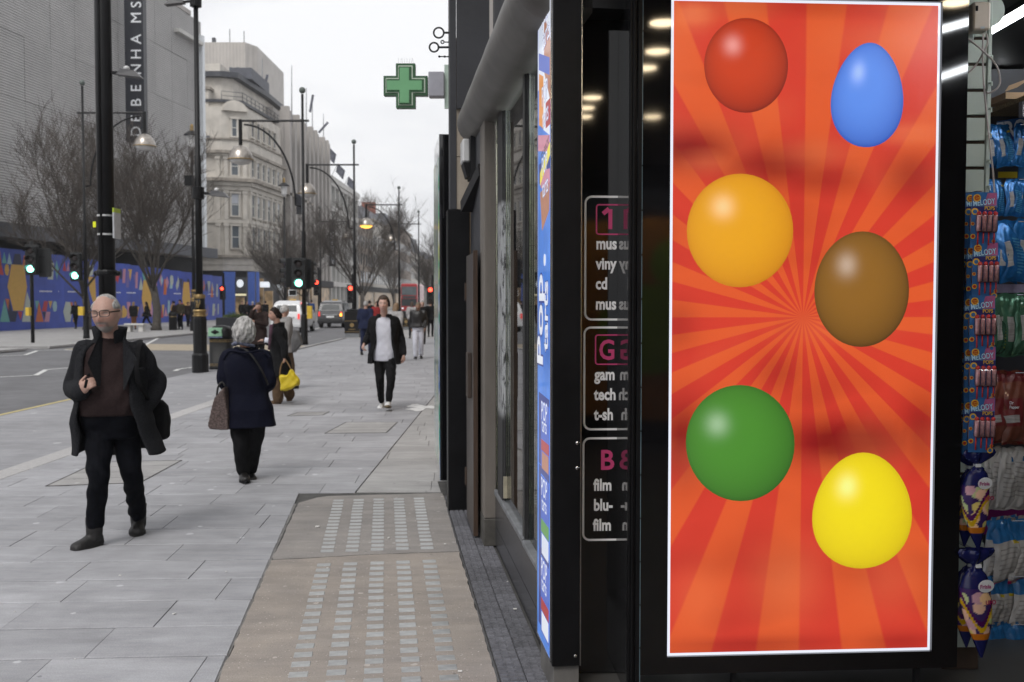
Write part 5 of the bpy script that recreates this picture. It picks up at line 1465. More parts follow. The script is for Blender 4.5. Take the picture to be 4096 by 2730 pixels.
block(172.4, 192, -26.8, 15.5, M_BRNB, 'brown stone terrace building beside the white office block', None)
block(192.2, 225, -26.8, 17.0, M_PORT, 'pale stone terrace building half hidden by bare trees', M_SLATE)
block(225.5, 262, -26.5, 18.5, M_BRNB, 'brownish terrace building with a reddish chimney far down the street', M_SLATE)
put(MB().box(-34,-31,226,228,21,24), 'chimney', pm('red_brick', (.30,.10,.07), .8, var=.2), parent=[o for o in bpy.data.objects if o.name.startswith('terrace_building') and o.type == 'EMPTY'][-1])
block(290, 330, -29.5, 15.6, M_PORT, 'far stone building with a dark mansard roof closing the view', M_SLATE, roofh=6.0)
block(333, 390, -27.0, 15.0, M_PORT2, 'farthest pale building at the end of the street', M_SLATE)
block(395, 470, -20.0, 13.5, M_PORT, 'small pale building in the far distance behind the bus', M_SLATE)
# right side neighbour, mostly behind the black fin
nbd = thing('neighbour_building', 'dark stone building set back beyond the black fin of the corner shop', 'building', (-.4, 10.2, 0))
put(MB().box(-.40, 10, 10.2, 70, 0, 15), 'wall', M_PORT2, parent=nbd)
for i in range(12):
    for z in (5, 8.5, 12): put(MB().box(-.43, -.39, 12+4.6*i, 13.6+4.6*i, z, z+2), 'window', M_WGLASS, parent=nbd)
put(MB().box(-.46,-.405,10.3,69,.3,3.6), 'shop_window', M_SHOPGL, parent=nbd)

# banners and flagpoles
hf = thing('banner_sign', 'narrow navy vertical banner reading HOUSE OF FRASER on the fluted store', 'shop sign', P(1329, 1065, 141))
a = P(1317, 1066, 141); b = P(1341, 878, 141)
put(MB().box(a.x, b.x, 141, 141.25, a.z, b.z), 'sign_board', M_NAVY, parent=hf)
lt = MB(); lt.text('HOUSE OF FRASER', Matrix.Translation((b.x-.20, 140.98, a.z+.35)) @ Matrix.Rotation(PI/2,4,'X') @ Matrix.Rotation(PI/2,4,'Z'), .62, 0, ext=.01, bold=.012, sx=.86)
put(lt, 'letters', M_LETTER, parent=hf, kind='stuff', fix=False)
a = P(1196, 862, 119); b = P(1216, 780, 119)
t = thing('banner_sign', 'small plain dark banner on the nearest pier of the fluted store', 'shop sign', a)
put(MB().box(a.x, b.x, 117.5, 117.75, a.z, b.z), 'sign_board', M_NAVY, parent=t); put(MB().bar((a.x, 117.8, b.z-.3), (b.x+.2, 117.8, b.z-.3), .06, .06), 'bracket', M_LEAD, parent=t)
M_POLE = pm('pole_grey', (.25,.25,.27), .5); M_FLAG = pm('flag_cloth', (.09,.095,.12), .7, var=.5, scale=3)
for px, yt, yb, d, flag in ((1083,235,420,119,(1058,1070,300,350)),(1200,262,500,121,None),(1256,352,560,131,(1240,1252,380,450)),(1279,398,580,136,(1275,1312,490,532)),(1322,455,640,143,None)):
    a = P(px, yb, d); b = P(px, yt, d); a.x -= 1.0; b.x -= 1.0
    t = thing('flagpole', 'thin grey flagpole on the roof of the fluted store, %s' % {1083:'nearest and tallest in view',1200:'second along with no flag',1256:'third along with a furled flag',1279:'fourth along with a drooping flag',1322:'last before the white block'}[px], 'flagpole', a, group='rooftop flagpoles')
    put(MB().tube([a, b], [.09,.04], 6), 'pole', M_POLE, parent=t)
    if flag:
        q = [P(flag[0], flag[3], d), P(flag[1], flag[2], d)]
        mb = MB(); mb.bar(q[0], q[1], .30, .08, up=(0,1,0)); put(mb, 'flag', M_FLAG, parent=t)
for px, py, d, lab in ((1326,620,150,'topmost'),(1362,685,158,'middle'),(1404,735,170,'lowest')):
    c = P(px, py, d); t = thing('flag', 'dark waving flag on a sloping pole beside the street, %s of three' % lab, 'flag', c+Vector((-1.5,0,-2)), group='waving flags')
    put(MB().tube([c+Vector((-2.2,0,-2.4)), c+Vector((-.4,0,1.2))], .05, 5), 'pole', M_POLE, parent=t)
    mb = MB(); fl = [[Vector((-.4+.16*i*1.0, .15*math.sin(i), 1.2-.16*i)) + c, Vector((-.75+.16*i, .15*math.sin(i), -.1-.18*i)) + c] for i in range(8)]
    for i in range(7): mb.add([fl[i][0],fl[i+1][0],fl[i+1][1],fl[i][1]] + [v+Vector((0,.04,0)) for v in (fl[i][0],fl[i+1][0],fl[i+1][1],fl[i][1])], [(0,1,2,3),(7,6,5,4)])
    put(mb, 'cloth', M_FLAG, parent=t)

# ------------------------------------------------------------------ street furniture
M_IRON = pm('black_ironwork', (.007,.007,.008), .42, var=.3, scale=3, spec=.28)
M_GOLD = pm('old_gold', (.33,.23,.10), .38, metal=.7, var=.3, scale=20)
M_LAMPM = pm('lamp_dome', (.34,.31,.28), .3, metal=.8, var=.3, scale=10)
M_LGLASS = pm('lamp_glass', (.55,.55,.55), .2, var=.1)
M_AMBER = pm('lamp_amber', (1,.5,.1), .4, emit=3.0, ecol=(1,.42,.06), var=0)
M_RING = pm('worn_band', (.42,.42,.42), .4, metal=.5, var=.3)
def pole_shaft(t, p, r0, r1, h, base_h=1.0, base_r=None, name='pole'):
    base_r = base_r or r0*1.7
    put(MB().lathe([(base_r*1.08,0),(base_r*1.08,.12),(base_r,.16),(base_r,base_h-.15),(base_r*.9,base_h-.04),(r0*1.2,base_h)], p, 16), 'base', M_IRON, parent=t, smooth=True)
    put(MB().lathe([(r0,base_h+.002),(r0,h*.45),(r1*1.15,h*.46),(r1,h)], p, 14), name, M_IRON, parent=t, smooth=True)
def flood(t, p, z, side=1, dz=.0, s=1.0):
    mb = MB().lathe([(.10*s,-.13*s),(.125*s,-.12*s),(.125*s,.12*s),(.10*s,.13*s)], (p[0],p[1],z), 14)
    mb.bar((p[0]+side*.08*s,p[1],z), (p[0]+side*.28*s,p[1],z-.02*s), .05*s, .05*s)
    arm = put(mb, 'lamp_bracket', M_IRON, parent=t)
    h = MB(); x0 = p[0]+side*.24*s
    h.add([(x0,p[1]-.09*s,z-.05*s),(x0+side*.42*s,p[1]-.10*s,z-.10*s),(x0+side*.42*s,p[1]+.10*s,z-.10*s),(x0,p[1]+.09*s,z-.05*s),(x0+side*.06*s,p[1]-.07*s,z+.05*s),(x0+side*.30*s,p[1]-.07*s,z+.02*s),(x0+side*.30*s,p[1]+.07*s,z+.02*s),(x0+side*.06*s,p[1]+.07*s,z+.05*s)],
          [(0,1,2,3),(4,5,6,7),(0,1,5,4),(1,2,6,5),(2,3,7,6),(3,0,4,7)])
    put(h, 'flood_lamp', pm('lamp_body_grey', (.05,.05,.055), .4), parent=t)
    put(MB().ball((x0+side*.15*s,p[1],z+.065*s), (.055*s,.055*s,.045*s), 12, 8), 'sensor', M_LGLASS, parent=t, smooth=True)
# big near pole
pp_ = Vector((-4.60, 11.33, 0))
t = thing('street_pole', 'thick black street pole close behind the man in glasses, reaching out of view', 'pole', pp_)
pole_shaft(t, pp_, .092, .080, 9.5, 1.15, .125)
flood(t, pp_, P(420, 290, 11.33).z, 1, s=.66)
put(MB().tube([pp_+Vector((-.02,-.088,1.3)), pp_+Vector((-.01,-.084,9.4))], .018, 8), 'conduit', M_IRON, parent=t, smooth=True)
for y in (868, 943): put(MB().lathe([(.098,0),(.098,.022)], pp_+Vector((0,0,P(425,y,11.33).z)), 16, cap=False), 'band', M_RING, parent=t)
z = P(425, 1105, 11.33).z; put(MB().lathe([(.105,0),(.118,.02),(.118,.05),(.105,.07)], pp_+Vector((0,0,z)), 16).ball(pp_+Vector((-.125,0,z+.03)), .03).ball(pp_+Vector((.125,0,z+.03)), .03), 'collar', M_IRON, parent=t)
q = P(452, 955, 11.33); w = P(474, 852, 11.33)
put(MB().box(pp_.x+.10, pp_.x+.118, 11.26, 11.45, q.z, w.z), 'notice_plate', pm('notice_grey', (.42,.43,.45), .4, var=.15, scale=20), parent=t)
put(MB().box(pp_.x+.0995, pp_.x+.1185, 11.26, 11.45, w.z+.001, w.z+.05), 'notice_top', pm('lime', (.35,.45,.04), .4), parent=t)
c = P(387, 902, 11.33); put(MB().box(c.x-.004, c.x+.028, 11.235, 11.245, c.z-.03, c.z+.035), 'sticker', pm('yellow_sticker', (.75,.80,.02), .4), parent=t)
# lamp post with gold collar
def gilt_post(p, h, label, s=1.0, top=True, lamp=False):
    t = thing('lamp_post', label, 'lamp post', p)
    put(MB().lathe([(.20*s,0),(.20*s,.42*s),(.165*s,.47*s),(.165*s,1.30*s),(.15*s,1.36*s)], p, 12), 'pedestal', M_IRON, parent=t)
    for z0, z1, r in ((1.361,1.40,.165),(1.401,1.46,.14),(1.461,1.53,.155),(1.80,1.83,.135),(1.831,1.87,.145),(1.871,1.90,.125)):
        put(MB().lathe([(r*s,z0*s),(r*1.04*s,(z0+z1)/2*s),(r*s,z1*s)], p, 16), 'gold_ring', M_GOLD, parent=t, smooth=True)
    put(MB().lathe([(.125*s,1.531*s),(.125*s,1.799*s)], p, 14), 'crest_drum', M_IRON, parent=t, smooth=True)
    mon = MB(); y = p[1]-.127*s
    for (x0,z0,x1,z1) in ((-.05,1.57,-.02,1.76),(-.02,1.76,.015,1.60),(.015,1.60,.05,1.76),(-.055,1.76,.0,1.57),(.0,1.57,.055,1.70)):
        mon.bar((p[0]+x0*s,y,z0*s),(p[0]+x1*s,y,z1*s),.014*s,.01*s,up=(0,1,0))
    put(mon, 'monogram', M_GOLD, parent=t, kind='stuff')
    put(MB().lathe([(.085*s,1.901*s),(.078*s,h*.5),(.062*s,h*.5+.02),(.055*s,h)], p, 14), 'shaft', M_IRON, parent=t, smooth=True)
    return t
p2 = Vector((-7.62, 24.3, 0))
t = gilt_post(p2, 10.5, 'black lamp post with gilded collar rings standing in front of the litter bin')
flood(t, p2, P(805, 773, 24.3).z, 1, s=1.15)
flood(t, p2, P(805, 5, 24.3).z, -1, s=1.1)
put(MB().box(p2.x-.30, p2.x-.12, 24.2, 24.4, P(780,745,24.3).z, P(780,705,24.3).z), 'control_box', M_IRON, parent=t)
def lantern(px, yt, X, label, gilt=True):
    d = (X)*F_PX/(px-CX); p = Vector((X, d, 0)); zt = P(px, yt, d).z
    t = gilt_post(p, zt-1.5, label, 1.25) if gilt else thing('lamp_post', label, 'lamp post', p)
    if not gilt: put(MB().lathe([(.12,0),(.09,2),(.07,zt-1.5)], p, 10), 'shaft', M_IRON, parent=t, smooth=True)
    put(MB().lathe([(.06,zt-1.5),(.20,zt-1.3),(.26,zt-.66),(.26,zt-.65)], p, 10), 'lantern_glass', M_LGLASS, parent=t)
    put(MB().lathe([(.46,zt-.64),(.44,zt-.60),(.20,zt-.42),(.12,zt-.38)], p, 14), 'lantern_roof', M_IRON, parent=t)
    put(MB().lathe([(.10,zt-.379),(.10,zt-.1),(.05,zt)], p, 8), 'lantern_top', M_GOLD, parent=t)
lantern(777, 497, -18.3, 'black gilded lantern post across the road beside the store end')
lantern(1141, 712, -17.9, 'black lantern post across the road before the corner building', False)
# arm lamps
def arm_lamp(px, yt, d, side, arm_px, y_arm, label, lit=False, r=.085):
    p = Vector(((px-CX)/F_PX*d, d, 0)); zt = P(px, yt, d).z; za = P(px, y_arm, d).z; L = abs(arm_px-px)/F_PX*d
    t = thing('lamp_post', label, 'lamp post', p, 0, 'tall lamp posts with one bracket arm')
    pole_shaft(t, p, r, r*.6, zt-.15, 1.2, r*1.6)
    put(MB().ball(p+Vector((0,0,zt)), .13, 10, 8), 'finial', pm('finial_grey', (.10,.12,.11), .5), parent=t, smooth=True)
    put(MB().tube([p+Vector((-side*.25,0,za)), p+Vector((side*L,0,za))], .045, 8), 'arm', M_IRON, parent=t)
    pts = []
    for i in range(13):
        a = PI/2*i/12
        pts.append(p+Vector((side*(.30+(L-.45)*(1-math.cos(a))), 0, za-3.3+3.15*math.sin(a))))
    put(MB().tube([p+Vector((side*.08,0,za-3.35)), p+Vector((side*.3,0,za-3.3))]+pts[1:], .04, 7), 'brace', M_IRON, parent=t, smooth=True)
    e = p+Vector((side*L,0,0)); s_ = 1.0
    put(MB().tube([e+Vector((0,0,za+.05)), e+Vector((0,0,za-.95))], .075, 8), 'drop_tube', M_IRON, parent=t)
    put(MB().lathe([(.07,za-.951),(.25,za-1.02),(.42,za-1.25),(.50,za-1.5),(.50,za-1.54)], e, 18), 'lamp_shade', M_LAMPM, parent=t, smooth=True)
    put(MB().lathe([(.46,za-1.541),(.34,za-1.66),(.10,za-1.72)], e, 16), 'lamp_bowl', M_AMBER if lit else M_LGLASS, parent=t, smooth=True)
    put(MB().lathe([(.505,za-1.50),(.52,za-1.52),(.505,za-1.54)], e, 18, cap=False), 'lamp_rim', M_GOLD, parent=t, smooth=True)
    return t, p
L1, pL1 = arm_lamp(1217, 362, 39.4, -1, 970, 484, 'tall black lamp post with a left arm carrying the green traffic light')
arm_lamp(1420, 568, 52.5, -1, 1233, 660, 'second black lamp post along the near kerb behind the black cabinet')
arm_lamp(1598, 752, 73.4, -1, 1467, 820, 'third lamp post along the near kerb with its lamp lit orange', True)
arm_lamp(1676, 848, 92.9, -1, 1567, 897, 'fourth lamp post along the near kerb in front of the bus')
L3, pL3 = arm_lamp(345, 332, 45.8, 1, 590, 452, 'black lamp post across the road beside the blue hoarding')
arm_lamp(1283, 832, 92.7, 1, 1390, 888, 'distant lamp post with a right arm across the road by the dark banner')
# traffic lights
M_SIG = pm('signal_black', (.010,.011,.012), .5, var=.2)
M_GREEN = pm('signal_green', (.3,1,.8), .4, emit=7.0, ecol=(.25,1.0,.72), var=0); M_REDL = pm('signal_red', (1,.05,.02), .4, emit=6.0, ecol=(1,.06,.03), var=0)
M_OFFL = pm('signal_off', (.03,.02,.02), .2); M_AMB2 = pm('signal_amber', (.9,.45,.2), .4, emit=.8, ecol=(.8,.35,.15), var=0)
def signal_head(t, c, h=1.0, lit='green', yaw=0.0, w=.36):
    """c: centre of the head; three aspects with visors"""
    M_ = Matrix.Translation(c) @ Rz(yaw)
    hd = MB(); hd.box(-w/2, w/2, -.09, .12, -h/2, h/2, M=M_)
    hd.box(-w/2-.06, w/2+.06, .121, .14, -h/2-.06, h/2+.06, M=M_)
    head = put(hd, 'signal_head', M_SIG, parent=t, bevel=.02)
    for k, nm in enumerate(('green','amber','red')):
        z = -h/3+h/3*k; r = h*.125
        mat = {'green':M_GREEN,'red':M_REDL,'amber':M_AMB2}[nm] if lit == nm or (lit == 'red' and nm == 'amber' and k == 9) else M_OFFL
        put(MB().lathe([(r,0),(r*.8,.02),(r*.3,.035)], M=M_ @ Matrix.Translation((0,-.091,z)) @ Matrix.Rotation(PI/2,4,'X'), seg=16), 'lens', mat, parent=head, smooth=True)
        v = MB(); n_ = 9; A = [(-1.15*r*math.cos(PI*i/(n_-1)), 1.15*r*math.sin(PI*i/(n_-1))) for i in range(n_)]
        rings_ = []
        for (x, zz) in A:
            rings_.append([M_ @ Vector((x,-.091,z+zz)), M_ @ Vector((x*1.02,-.28,z+zz*.98)), M_ @ Vector((x*1.08,-.28,z+zz*1.05)), M_ @ Vector((x*1.08,-.091,z+zz*1.06))])
        v.rings(rings_); put(v, 'visor', M_SIG, parent=head)
pa = Vector(((130-CX)/F_PX*41.2, 41.2, 0))
t = thing('traffic_light', 'green traffic light on its own pole at the corner kerb across the road', 'traffic light', pa)
put(MB().tube([pa, pa+Vector((0,0,4.2))], .075, 10), 'pole', M_IRON, parent=t, smooth=True)
signal_head(t, P(124, 1040, 40.9), 1.12, 'green', .1, .42); signal_head(t, P(185, 1052, 41.4), 1.08, None, PI, .38)
put(MB().bar(P(130,1030,41.2), P(185,1030,41.3), .06, .06).bar(P(130,1090,41.2), P(185,1090,41.3), .06, .06), 'bracket', M_IRON, parent=t)
c = P(118, 1247, 41.0); put(MB().box(c.x-.12, c.x+.02, 40.9, 41.15, c.z-.17, c.z+.17), 'push_button_box', pm('yellow_box', (.62,.42,.04), .5), parent=t)
t = thing('traffic_light', 'green traffic light fixed to the left of the lamp post by the hoarding', 'traffic light', P(300, 1130, 45.6))
signal_head(t, P(302, 1068, 45.5), 1.2, 'green', .05, .44); put(MB().bar(P(302,1040,45.75), P(343,1040,45.75), .06,.06).bar(P(302,1095,45.75), P(343,1095,45.75), .06,.06), 'bracket', M_IRON, parent=t)
c = P(328, 1245, 45.6); put(MB().box(c.x-.14, c.x+.08, 45.5, 45.7, c.z-.2, c.z+.2), 'push_button_box', _M['yellow_box'], parent=t)
t = thing('traffic_light', 'green traffic light cluster fixed to the tall lamp post at the near kerb', 'traffic light', P(1195, 1160, 39.2))
signal_head(t, P(1196, 1095, 39.0), 1.12, 'green', .05, .50); signal_head(t, P(1150, 1092, 39.6), 1.15, None, -1.2, .36); signal_head(t, P(1236, 1098, 39.6), 1.05, None, 2.6, .36)
put(MB().bar(P(1150,1060,39.5), P(1236,1060,39.5), .05,.05).bar(P(1150,1130,39.5), P(1236,1130,39.5), .05,.05), 'bracket', M_IRON, parent=t)
c = P(1171, 1172, 39.3); pl = put(MB().box(c.x-.17,c.x+.17,39.28,39.30,c.z-.13,c.z+.13), 'turn_plate', M_IRON, parent=t)
bdr = MB()
for z in (-.12,.10): bdr.box(c.x-.16,c.x+.16,39.272,39.279,c.z+z,c.z+z+.02)
for x in (-.16,.14): bdr.box(c.x+x,c.x+x+.02,39.273,39.2785,c.z-.099,c.z+.099)
put(bdr, 'plate_border', M_LETTER, parent=pl, kind='stuff')
c = P(1232, 1250, 39.2); put(MB().box(c.x-.02, c.x+.16, 39.1, 39.3, c.z-.25, c.z+.25), 'push_button_box', _M['yellow_box'], parent=t)
for px, py, d, lab, lit in ((1267,1150,74,'red traffic light on a thin pole between the white and black cabs','red'),(1403,1176,66,'red traffic light in front of the second lamp post','red'),
                       (1722,1182,66,'red traffic light far along near the right shop front','red'),(889,1172,88,'small red signal beside the blue shop piers','red')):
    p = Vector(((px-CX)/F_PX*d, d, 0)); t = thing('traffic_light', lab, 'traffic light', p)
    put(MB().tube([p+Vector((.12,.2,0)), p+Vector((.12,.2,P(px,py-80,d).z))], .07, 8), 'pole', M_IRON, parent=t)
    signal_head(t, P(px, py, d), 1.1, lit, 0, .42)
# litter bin with green mouth
pb_ = Vector((-7.45, 25.5, 0))
t = thing('litter_bin', 'black litter bin with gold bands and a green top opening behind the gilded post', 'litter bin', pb_)
body = [(.30,0),(.30,.06),(.285,.07),(.285,.78),(.29,.80)]
def sq_ring(hw, hd, z, c=pb_, e=4.0, n=24): return [Vector((c.x+hw*math.copysign(abs(math.cos(a))**(2/e),math.cos(a)), c.y+hd*math.copysign(abs(math.sin(a))**(2/e),math.sin(a)), z)) for a in [2*PI*i/n for i in range(n)]]
put(MB().rings([sq_ring(.285,.27,0), sq_ring(.285,.27,.06), sq_ring(.275,.26,.07), sq_ring(.275,.26,.80)]), 'body', M_IRON, parent=t, smooth=True)
put(MB().rings([sq_ring(.285,.27,.801), sq_ring(.285,.27,.85), sq_ring(.26,.25,1.0), sq_ring(.19,.2,1.09), sq_ring(.05,.06,1.12)]), 'hood', M_IRON, parent=t, smooth=True)
for z in (.09,.13,.70,.74): put(MB().rings([sq_ring(.279,.264,z), sq_ring(.279,.264,z+.012)]), 'gold_band', M_GOLD, parent=t)
put(MB().rings([[Vector((pb_.x-.26+.36*u, pb_.y-.275-.0*v+.12*max(0,v-.5), .84+.22*v)) for u, v in ((0,0),(1,0),(1,1),(0,1))], [Vector((pb_.x-.26+.36*u, pb_.y-.30+.12*max(0,v-.5), .84+.22*v)) for u, v in ((0.03,.03),(.97,.03),(.9,.95),(.1,.95))]]), 'green_mouth', pm('bin_green', (.22,.42,.27), .45, var=.1), parent=t)
put(MB().ball((pb_.x-.08, pb_.y-.285, .955), (.10,.03,.035), 12, 8).ball((pb_.x-.08, pb_.y-.285, .955), (.045,.032,.06), 10, 8), 'slot', M_BLACKM, parent=t)
put(MB().box(pb_.x-.25, pb_.x+.10, pb_.y-.288, pb_.y-.272, .805, .835), 'label_strip', pm('bin_label', (.18,.22,.35), .5, var=.6, scale=15), parent=t)
p = Vector(((692-CX)/F_PX*59, 59, 0)); t = thing('litter_bin', 'small black round litter bin near the tree across the road', 'litter bin', p)
put(MB().lathe([(.24,0),(.24,.95),(.22,1.05)], p, 14), 'body', M_IRON, parent=t, smooth=True); put(MB().lathe([(.245,.78),(.245,.82)], p, 14, cap=False), 'gold_band', M_GOLD, parent=t)
def cabinet(px0, px1, y0, y1, label):
    d = 6968/(y1-1203); a = P(px0, y1, d); b = P(px1, y0, d); t = thing('street_cabinet', label, 'street cabinet', ((a.x+b.x)/2, d, 0)); h = b.z
    put(MB().box(a.x+.02, b.x-.02, d+.02, d+.5, 0, h*.15), 'plinth', pm('cabinet_plinth', (.18,.19,.20), .6), parent=t)
    put(MB().box(a.x, b.x, d, d+.52, h*.151, h*.93), 'body', M_IRON, parent=t, bevel=.015)
    put(MB().box(a.x+.08, b.x-.02, d+.03, d+.5, h*.931, h), 'top', M_IRON, parent=t, bevel=.04)
    g = MB()
    for z in (.20,.58): g.box(a.x+.01, b.x-.01, d-.006, d-.001, h*z, h*z+.02)
    for z in (.30,): g.lathe([(.10,0),(.10,.006)], M=Matrix.Translation(((a.x+b.x)/2, d-.001, h*.44)) @ Matrix.Rotation(PI/2,4,'X'), seg=14)
    g.box(a.x+.2, b.x-.2, d-.006, d-.001, h*.28, h*.28+.03)
    put(g, 'gilt_lines', M_GOLD, parent=t, kind='stuff')
cabinet(1378, 1437, 1238, 1351, 'black street cabinet with gold lines on the near pavement left of the young man')
cabinet(1606, 1642, 1246, 1320, 'black street cabinet with gold lines behind the young man')
p = P(930, 1312, 64); p.z = 0
t = thing('planter', 'long dark planter box with a green shrub before the blue shop', 'planter', p)
put(MB().box(p.x-.95, p.x+1.15, 63.6, 64.6, 0, .66), 'box', pm('planter_grey', (.028,.03,.036), .6), parent=t, bevel=.02)
lf = MB()
for i in range(900):
    a = RND.uniform(0,2*PI); r = RND.random()**.5; c = Vector((p.x+.1+.75*r*math.cos(a), 64.1+.4*r*math.sin(a), .67+abs(RND.gauss(0,.16))*(1.2-r)+.02))
    n1 = Vector((RND.uniform(-1,1),RND.uniform(-1,1),RND.uniform(-.3,1))).normalized()*.05; n2 = n1.orthogonal().normalized()*.03
    lf.face([c-n1, c+n2, c+n1, c-n2])
put(lf, 'foliage', pm('shrub_green', (.07,.105,.03), .6, var=.4, scale=4), parent=t, fix=False)
p = P(543, 1328, 56); p.z = 0
t = thing('bench', 'pale stone bench on the far pavement behind the man in glasses', 'bench', p)
put(MB().box(p.x-.55, p.x+.55, 55.7, 56.3, .36, .46), 'seat', M_CONCW, parent=t, bevel=.015)
for s_ in (-1, 1): put(MB().box(p.x+s_*.35-.12, p.x+s_*.35+.12, 55.8, 56.2, 0, .359), 'leg', M_CONCW, parent=t)
# ------------------------------------------------------------------ things on the right shop fronts
# neighbour's lightbox, pharmacy cross, iron scroll, alarm box
t = thing('lightbox_sign', 'tall black sign box beyond the stone facing with a mirrored print on its street side', 'lightbox', (.47, 8.75, .2), SA)
put(MB().box(.476, .575, 8.75, 9.6, .16, 3.2), 'case', M_BLACK, parent=t, bevel=.004)
m_str = bpy.data.materials.new('street_print'); m_str.use_nodes = True
n, l = m_str.node_tree.nodes, m_str.node_tree.links; b = n['Principled BSDF']; b.inputs['Roughness'].default_value = .12; b.inputs['Specular IOR Level'].default_value = .8
tc = n.new('ShaderNodeTexCoord'); nz = n.new('ShaderNodeTexNoise'); nz.inputs['Scale'].default_value = 3.0; nz.inputs['Detail'].default_value = 3; mp = n.new('ShaderNodeMapping'); mp.inputs['Scale'].default_value = (1,3,.55)
rp = n.new('ShaderNodeValToRGB'); e = rp.color_ramp.elements; e[0].position = .2; e[0].color = (.35,.10,.10,1); e[1].position = .8; e[1].color = (.6,.6,.62,1)
for pos, c in ((.36,(.10,.22,.5,1)),(.44,(.5,.5,.52,1)),(.5,(.05,.35,.25,1)),(.56,(.55,.55,.2,1)),(.64,(.62,.62,.64,1))): x = e.new(pos); x.color = c
l.new(tc.outputs['Object'], mp.inputs[0]); l.new(mp.outputs[0], nz.inputs['Vector']); l.new(nz.outputs['Fac'], rp.inputs[0]); l.new(rp.outputs[0], b.inputs['Base Color'])
put(MB().box(.468, .4755, 8.77, 9.58, .3, 3.0), 'street_face', m_str, parent=t)
put(MB().box(.474, .4758, 8.742, 8.749, .16, .62), 'blue_edge', pm('blue_strip', (.10,.25,.5), .3), parent=t)
t = thing('pharmacy_sign', 'green pharmacy cross sign on a grey bracket projecting over the pavement', 'pharmacy sign', P(1622, 343, 11))
def crossp(c, h, w): return [(-w,-h),(w,-h),(w,-w),(h,-w),(h,w),(w,w),(w,h),(-w,h),(-w,w),(-h,w),(-h,-w),(-w,-w)]
c = P(1622, 343, 11); k = 11/F_PX; Mx = Matrix(((1,0,0,c.x),(0,0,-1,c.y),(0,1,0,c.z),(0,0,0,1)))
G1 = pm('cross_green_dark', (.022,.085,.032), .45, var=.15); G2 = pm('cross_green_light', (.13,.33,.16), .4, var=.06, emit=.06); GW = pm('cross_outline', (.50,.58,.48), .4)
put(MB().prism([(x*k,y*k) for x,y in crossp(c, 87, 38)], Mx @ Matrix.Translation((0,0,-.10)), .10), 'cross_case', G1, parent=t)
put(MB().prism([(x*k,y*k) for x,y in crossp(c, 78, 29)], Mx @ Matrix.Translation((0,0,.001)), .006), 'cross_outline', GW, parent=t)
put(MB().prism([((x-1)*k,(y-1)*k) for x,y in crossp(c, 74.5, 25.5)], Mx @ Matrix.Translation((0,0,.0075)), .006), 'cross_face', G1, parent=t)
put(MB().prism([((x-4)*k,(y)*k) for x,y in crossp(c, 69, 18.5)], Mx @ Matrix.Translation((0,0,.014)), .006), 'cross_lamp', G2, parent=t)
a = P(1715, 389, 11); b = P(1777, 291, 11); put(MB().box(a.x, b.x, 10.95, 11.1, a.z, b.z), 'bracket_box', pm('bracket_grey', (.30,.30,.34), .5), parent=t, bevel=.006)
a = P(1776, 436, 11.05); b = P(1800, 262, 11.05); put(MB().box(b.x-.06, -.3, 11.02, 11.06, a.z, b.z), 'back_plate', pm('plate_palegreen', (.40,.50,.44), .3), parent=t)
sp_ = MB()
for i in range(8): x = c.x+(-30+60*i/7)*k; sp_.tube([(x, c.y+.05, c.z+87*k), (x+RND.uniform(-.01,.01), c.y+.05, c.z+87*k+.07)], .0015, 3, cap=False)
put(sp_, 'bird_spikes', M_CHROME, parent=t, kind='stuff', fix=False)
t = thing('scroll_bracket', 'black iron sign bracket with open rings against the sky above the pharmacy cross', 'iron bracket', P(1800, 180, 8.35))
for (px, py, r, x1) in ((1755,132,20,1806),(1736,190,18,1806),(1770,169,6,1806)):
    c = P(px, py, 8.35); rr_ = r*8.35/F_PX; pts = [c+Vector((rr_*math.cos(a_),0,rr_*math.sin(a_))) for a_ in [2*PI*i/20 for i in range(21)]]
    mb = MB().tube(pts, .0075 if r > 10 else .005, 6, cap=False); e_ = P(x1, py+(0 if r > 10 else 1), 8.35); mb.tube([c+Vector((rr_,0,0)), e_], .009 if r > 10 else .005, 6)
    put(mb, 'ring', M_IRON, parent=t, smooth=True)
a = P(1757, 227, 8.35); b = P(1806, 228, 8.35); mb = MB().tube([a, b], .005, 6); 
for f in (0, .45): mb.ball(a.lerp(b, f), .010, 8, 6)
put(mb, 'lower_bar', M_IRON, parent=t, smooth=True)
c0_, c1_ = S(1873, 660, 7.9), S(1910, 568, 7.9)
t = thing('alarm_box', 'white wall alarm box with a black underside below the shutter box end', 'alarm box', (.60, 7.9, c0_.z), SA)
put(MB().box(.60, .66, 7.72, 7.95, c0_.z, c1_.z), 'case', pm('alarm_white', (.52,.52,.52), .4, var=.08), parent=t, bevel=.012)
put(MB().add([(.605,7.72,c0_.z-.002),(.66,7.72,c0_.z-.002),(.66,7.95,c0_.z-.002),(.605,7.95,c0_.z-.002),(.635,7.74,c0_.z-.11),(.66,7.74,c0_.z-.11),(.66,7.93,c0_.z-.11),(.635,7.93,c0_.z-.11)],[(0,1,2,3),(4,5,6,7),(0,1,5,4),(1,2,6,5),(2,3,7,6),(3,0,4,7)]), 'underside', M_BLACKM, parent=t)
put(MB().box(.661, .70, 7.70, 8.0, c0_.z-.12, c1_.z+.02), 'mount', M_BLACKM, parent=t)

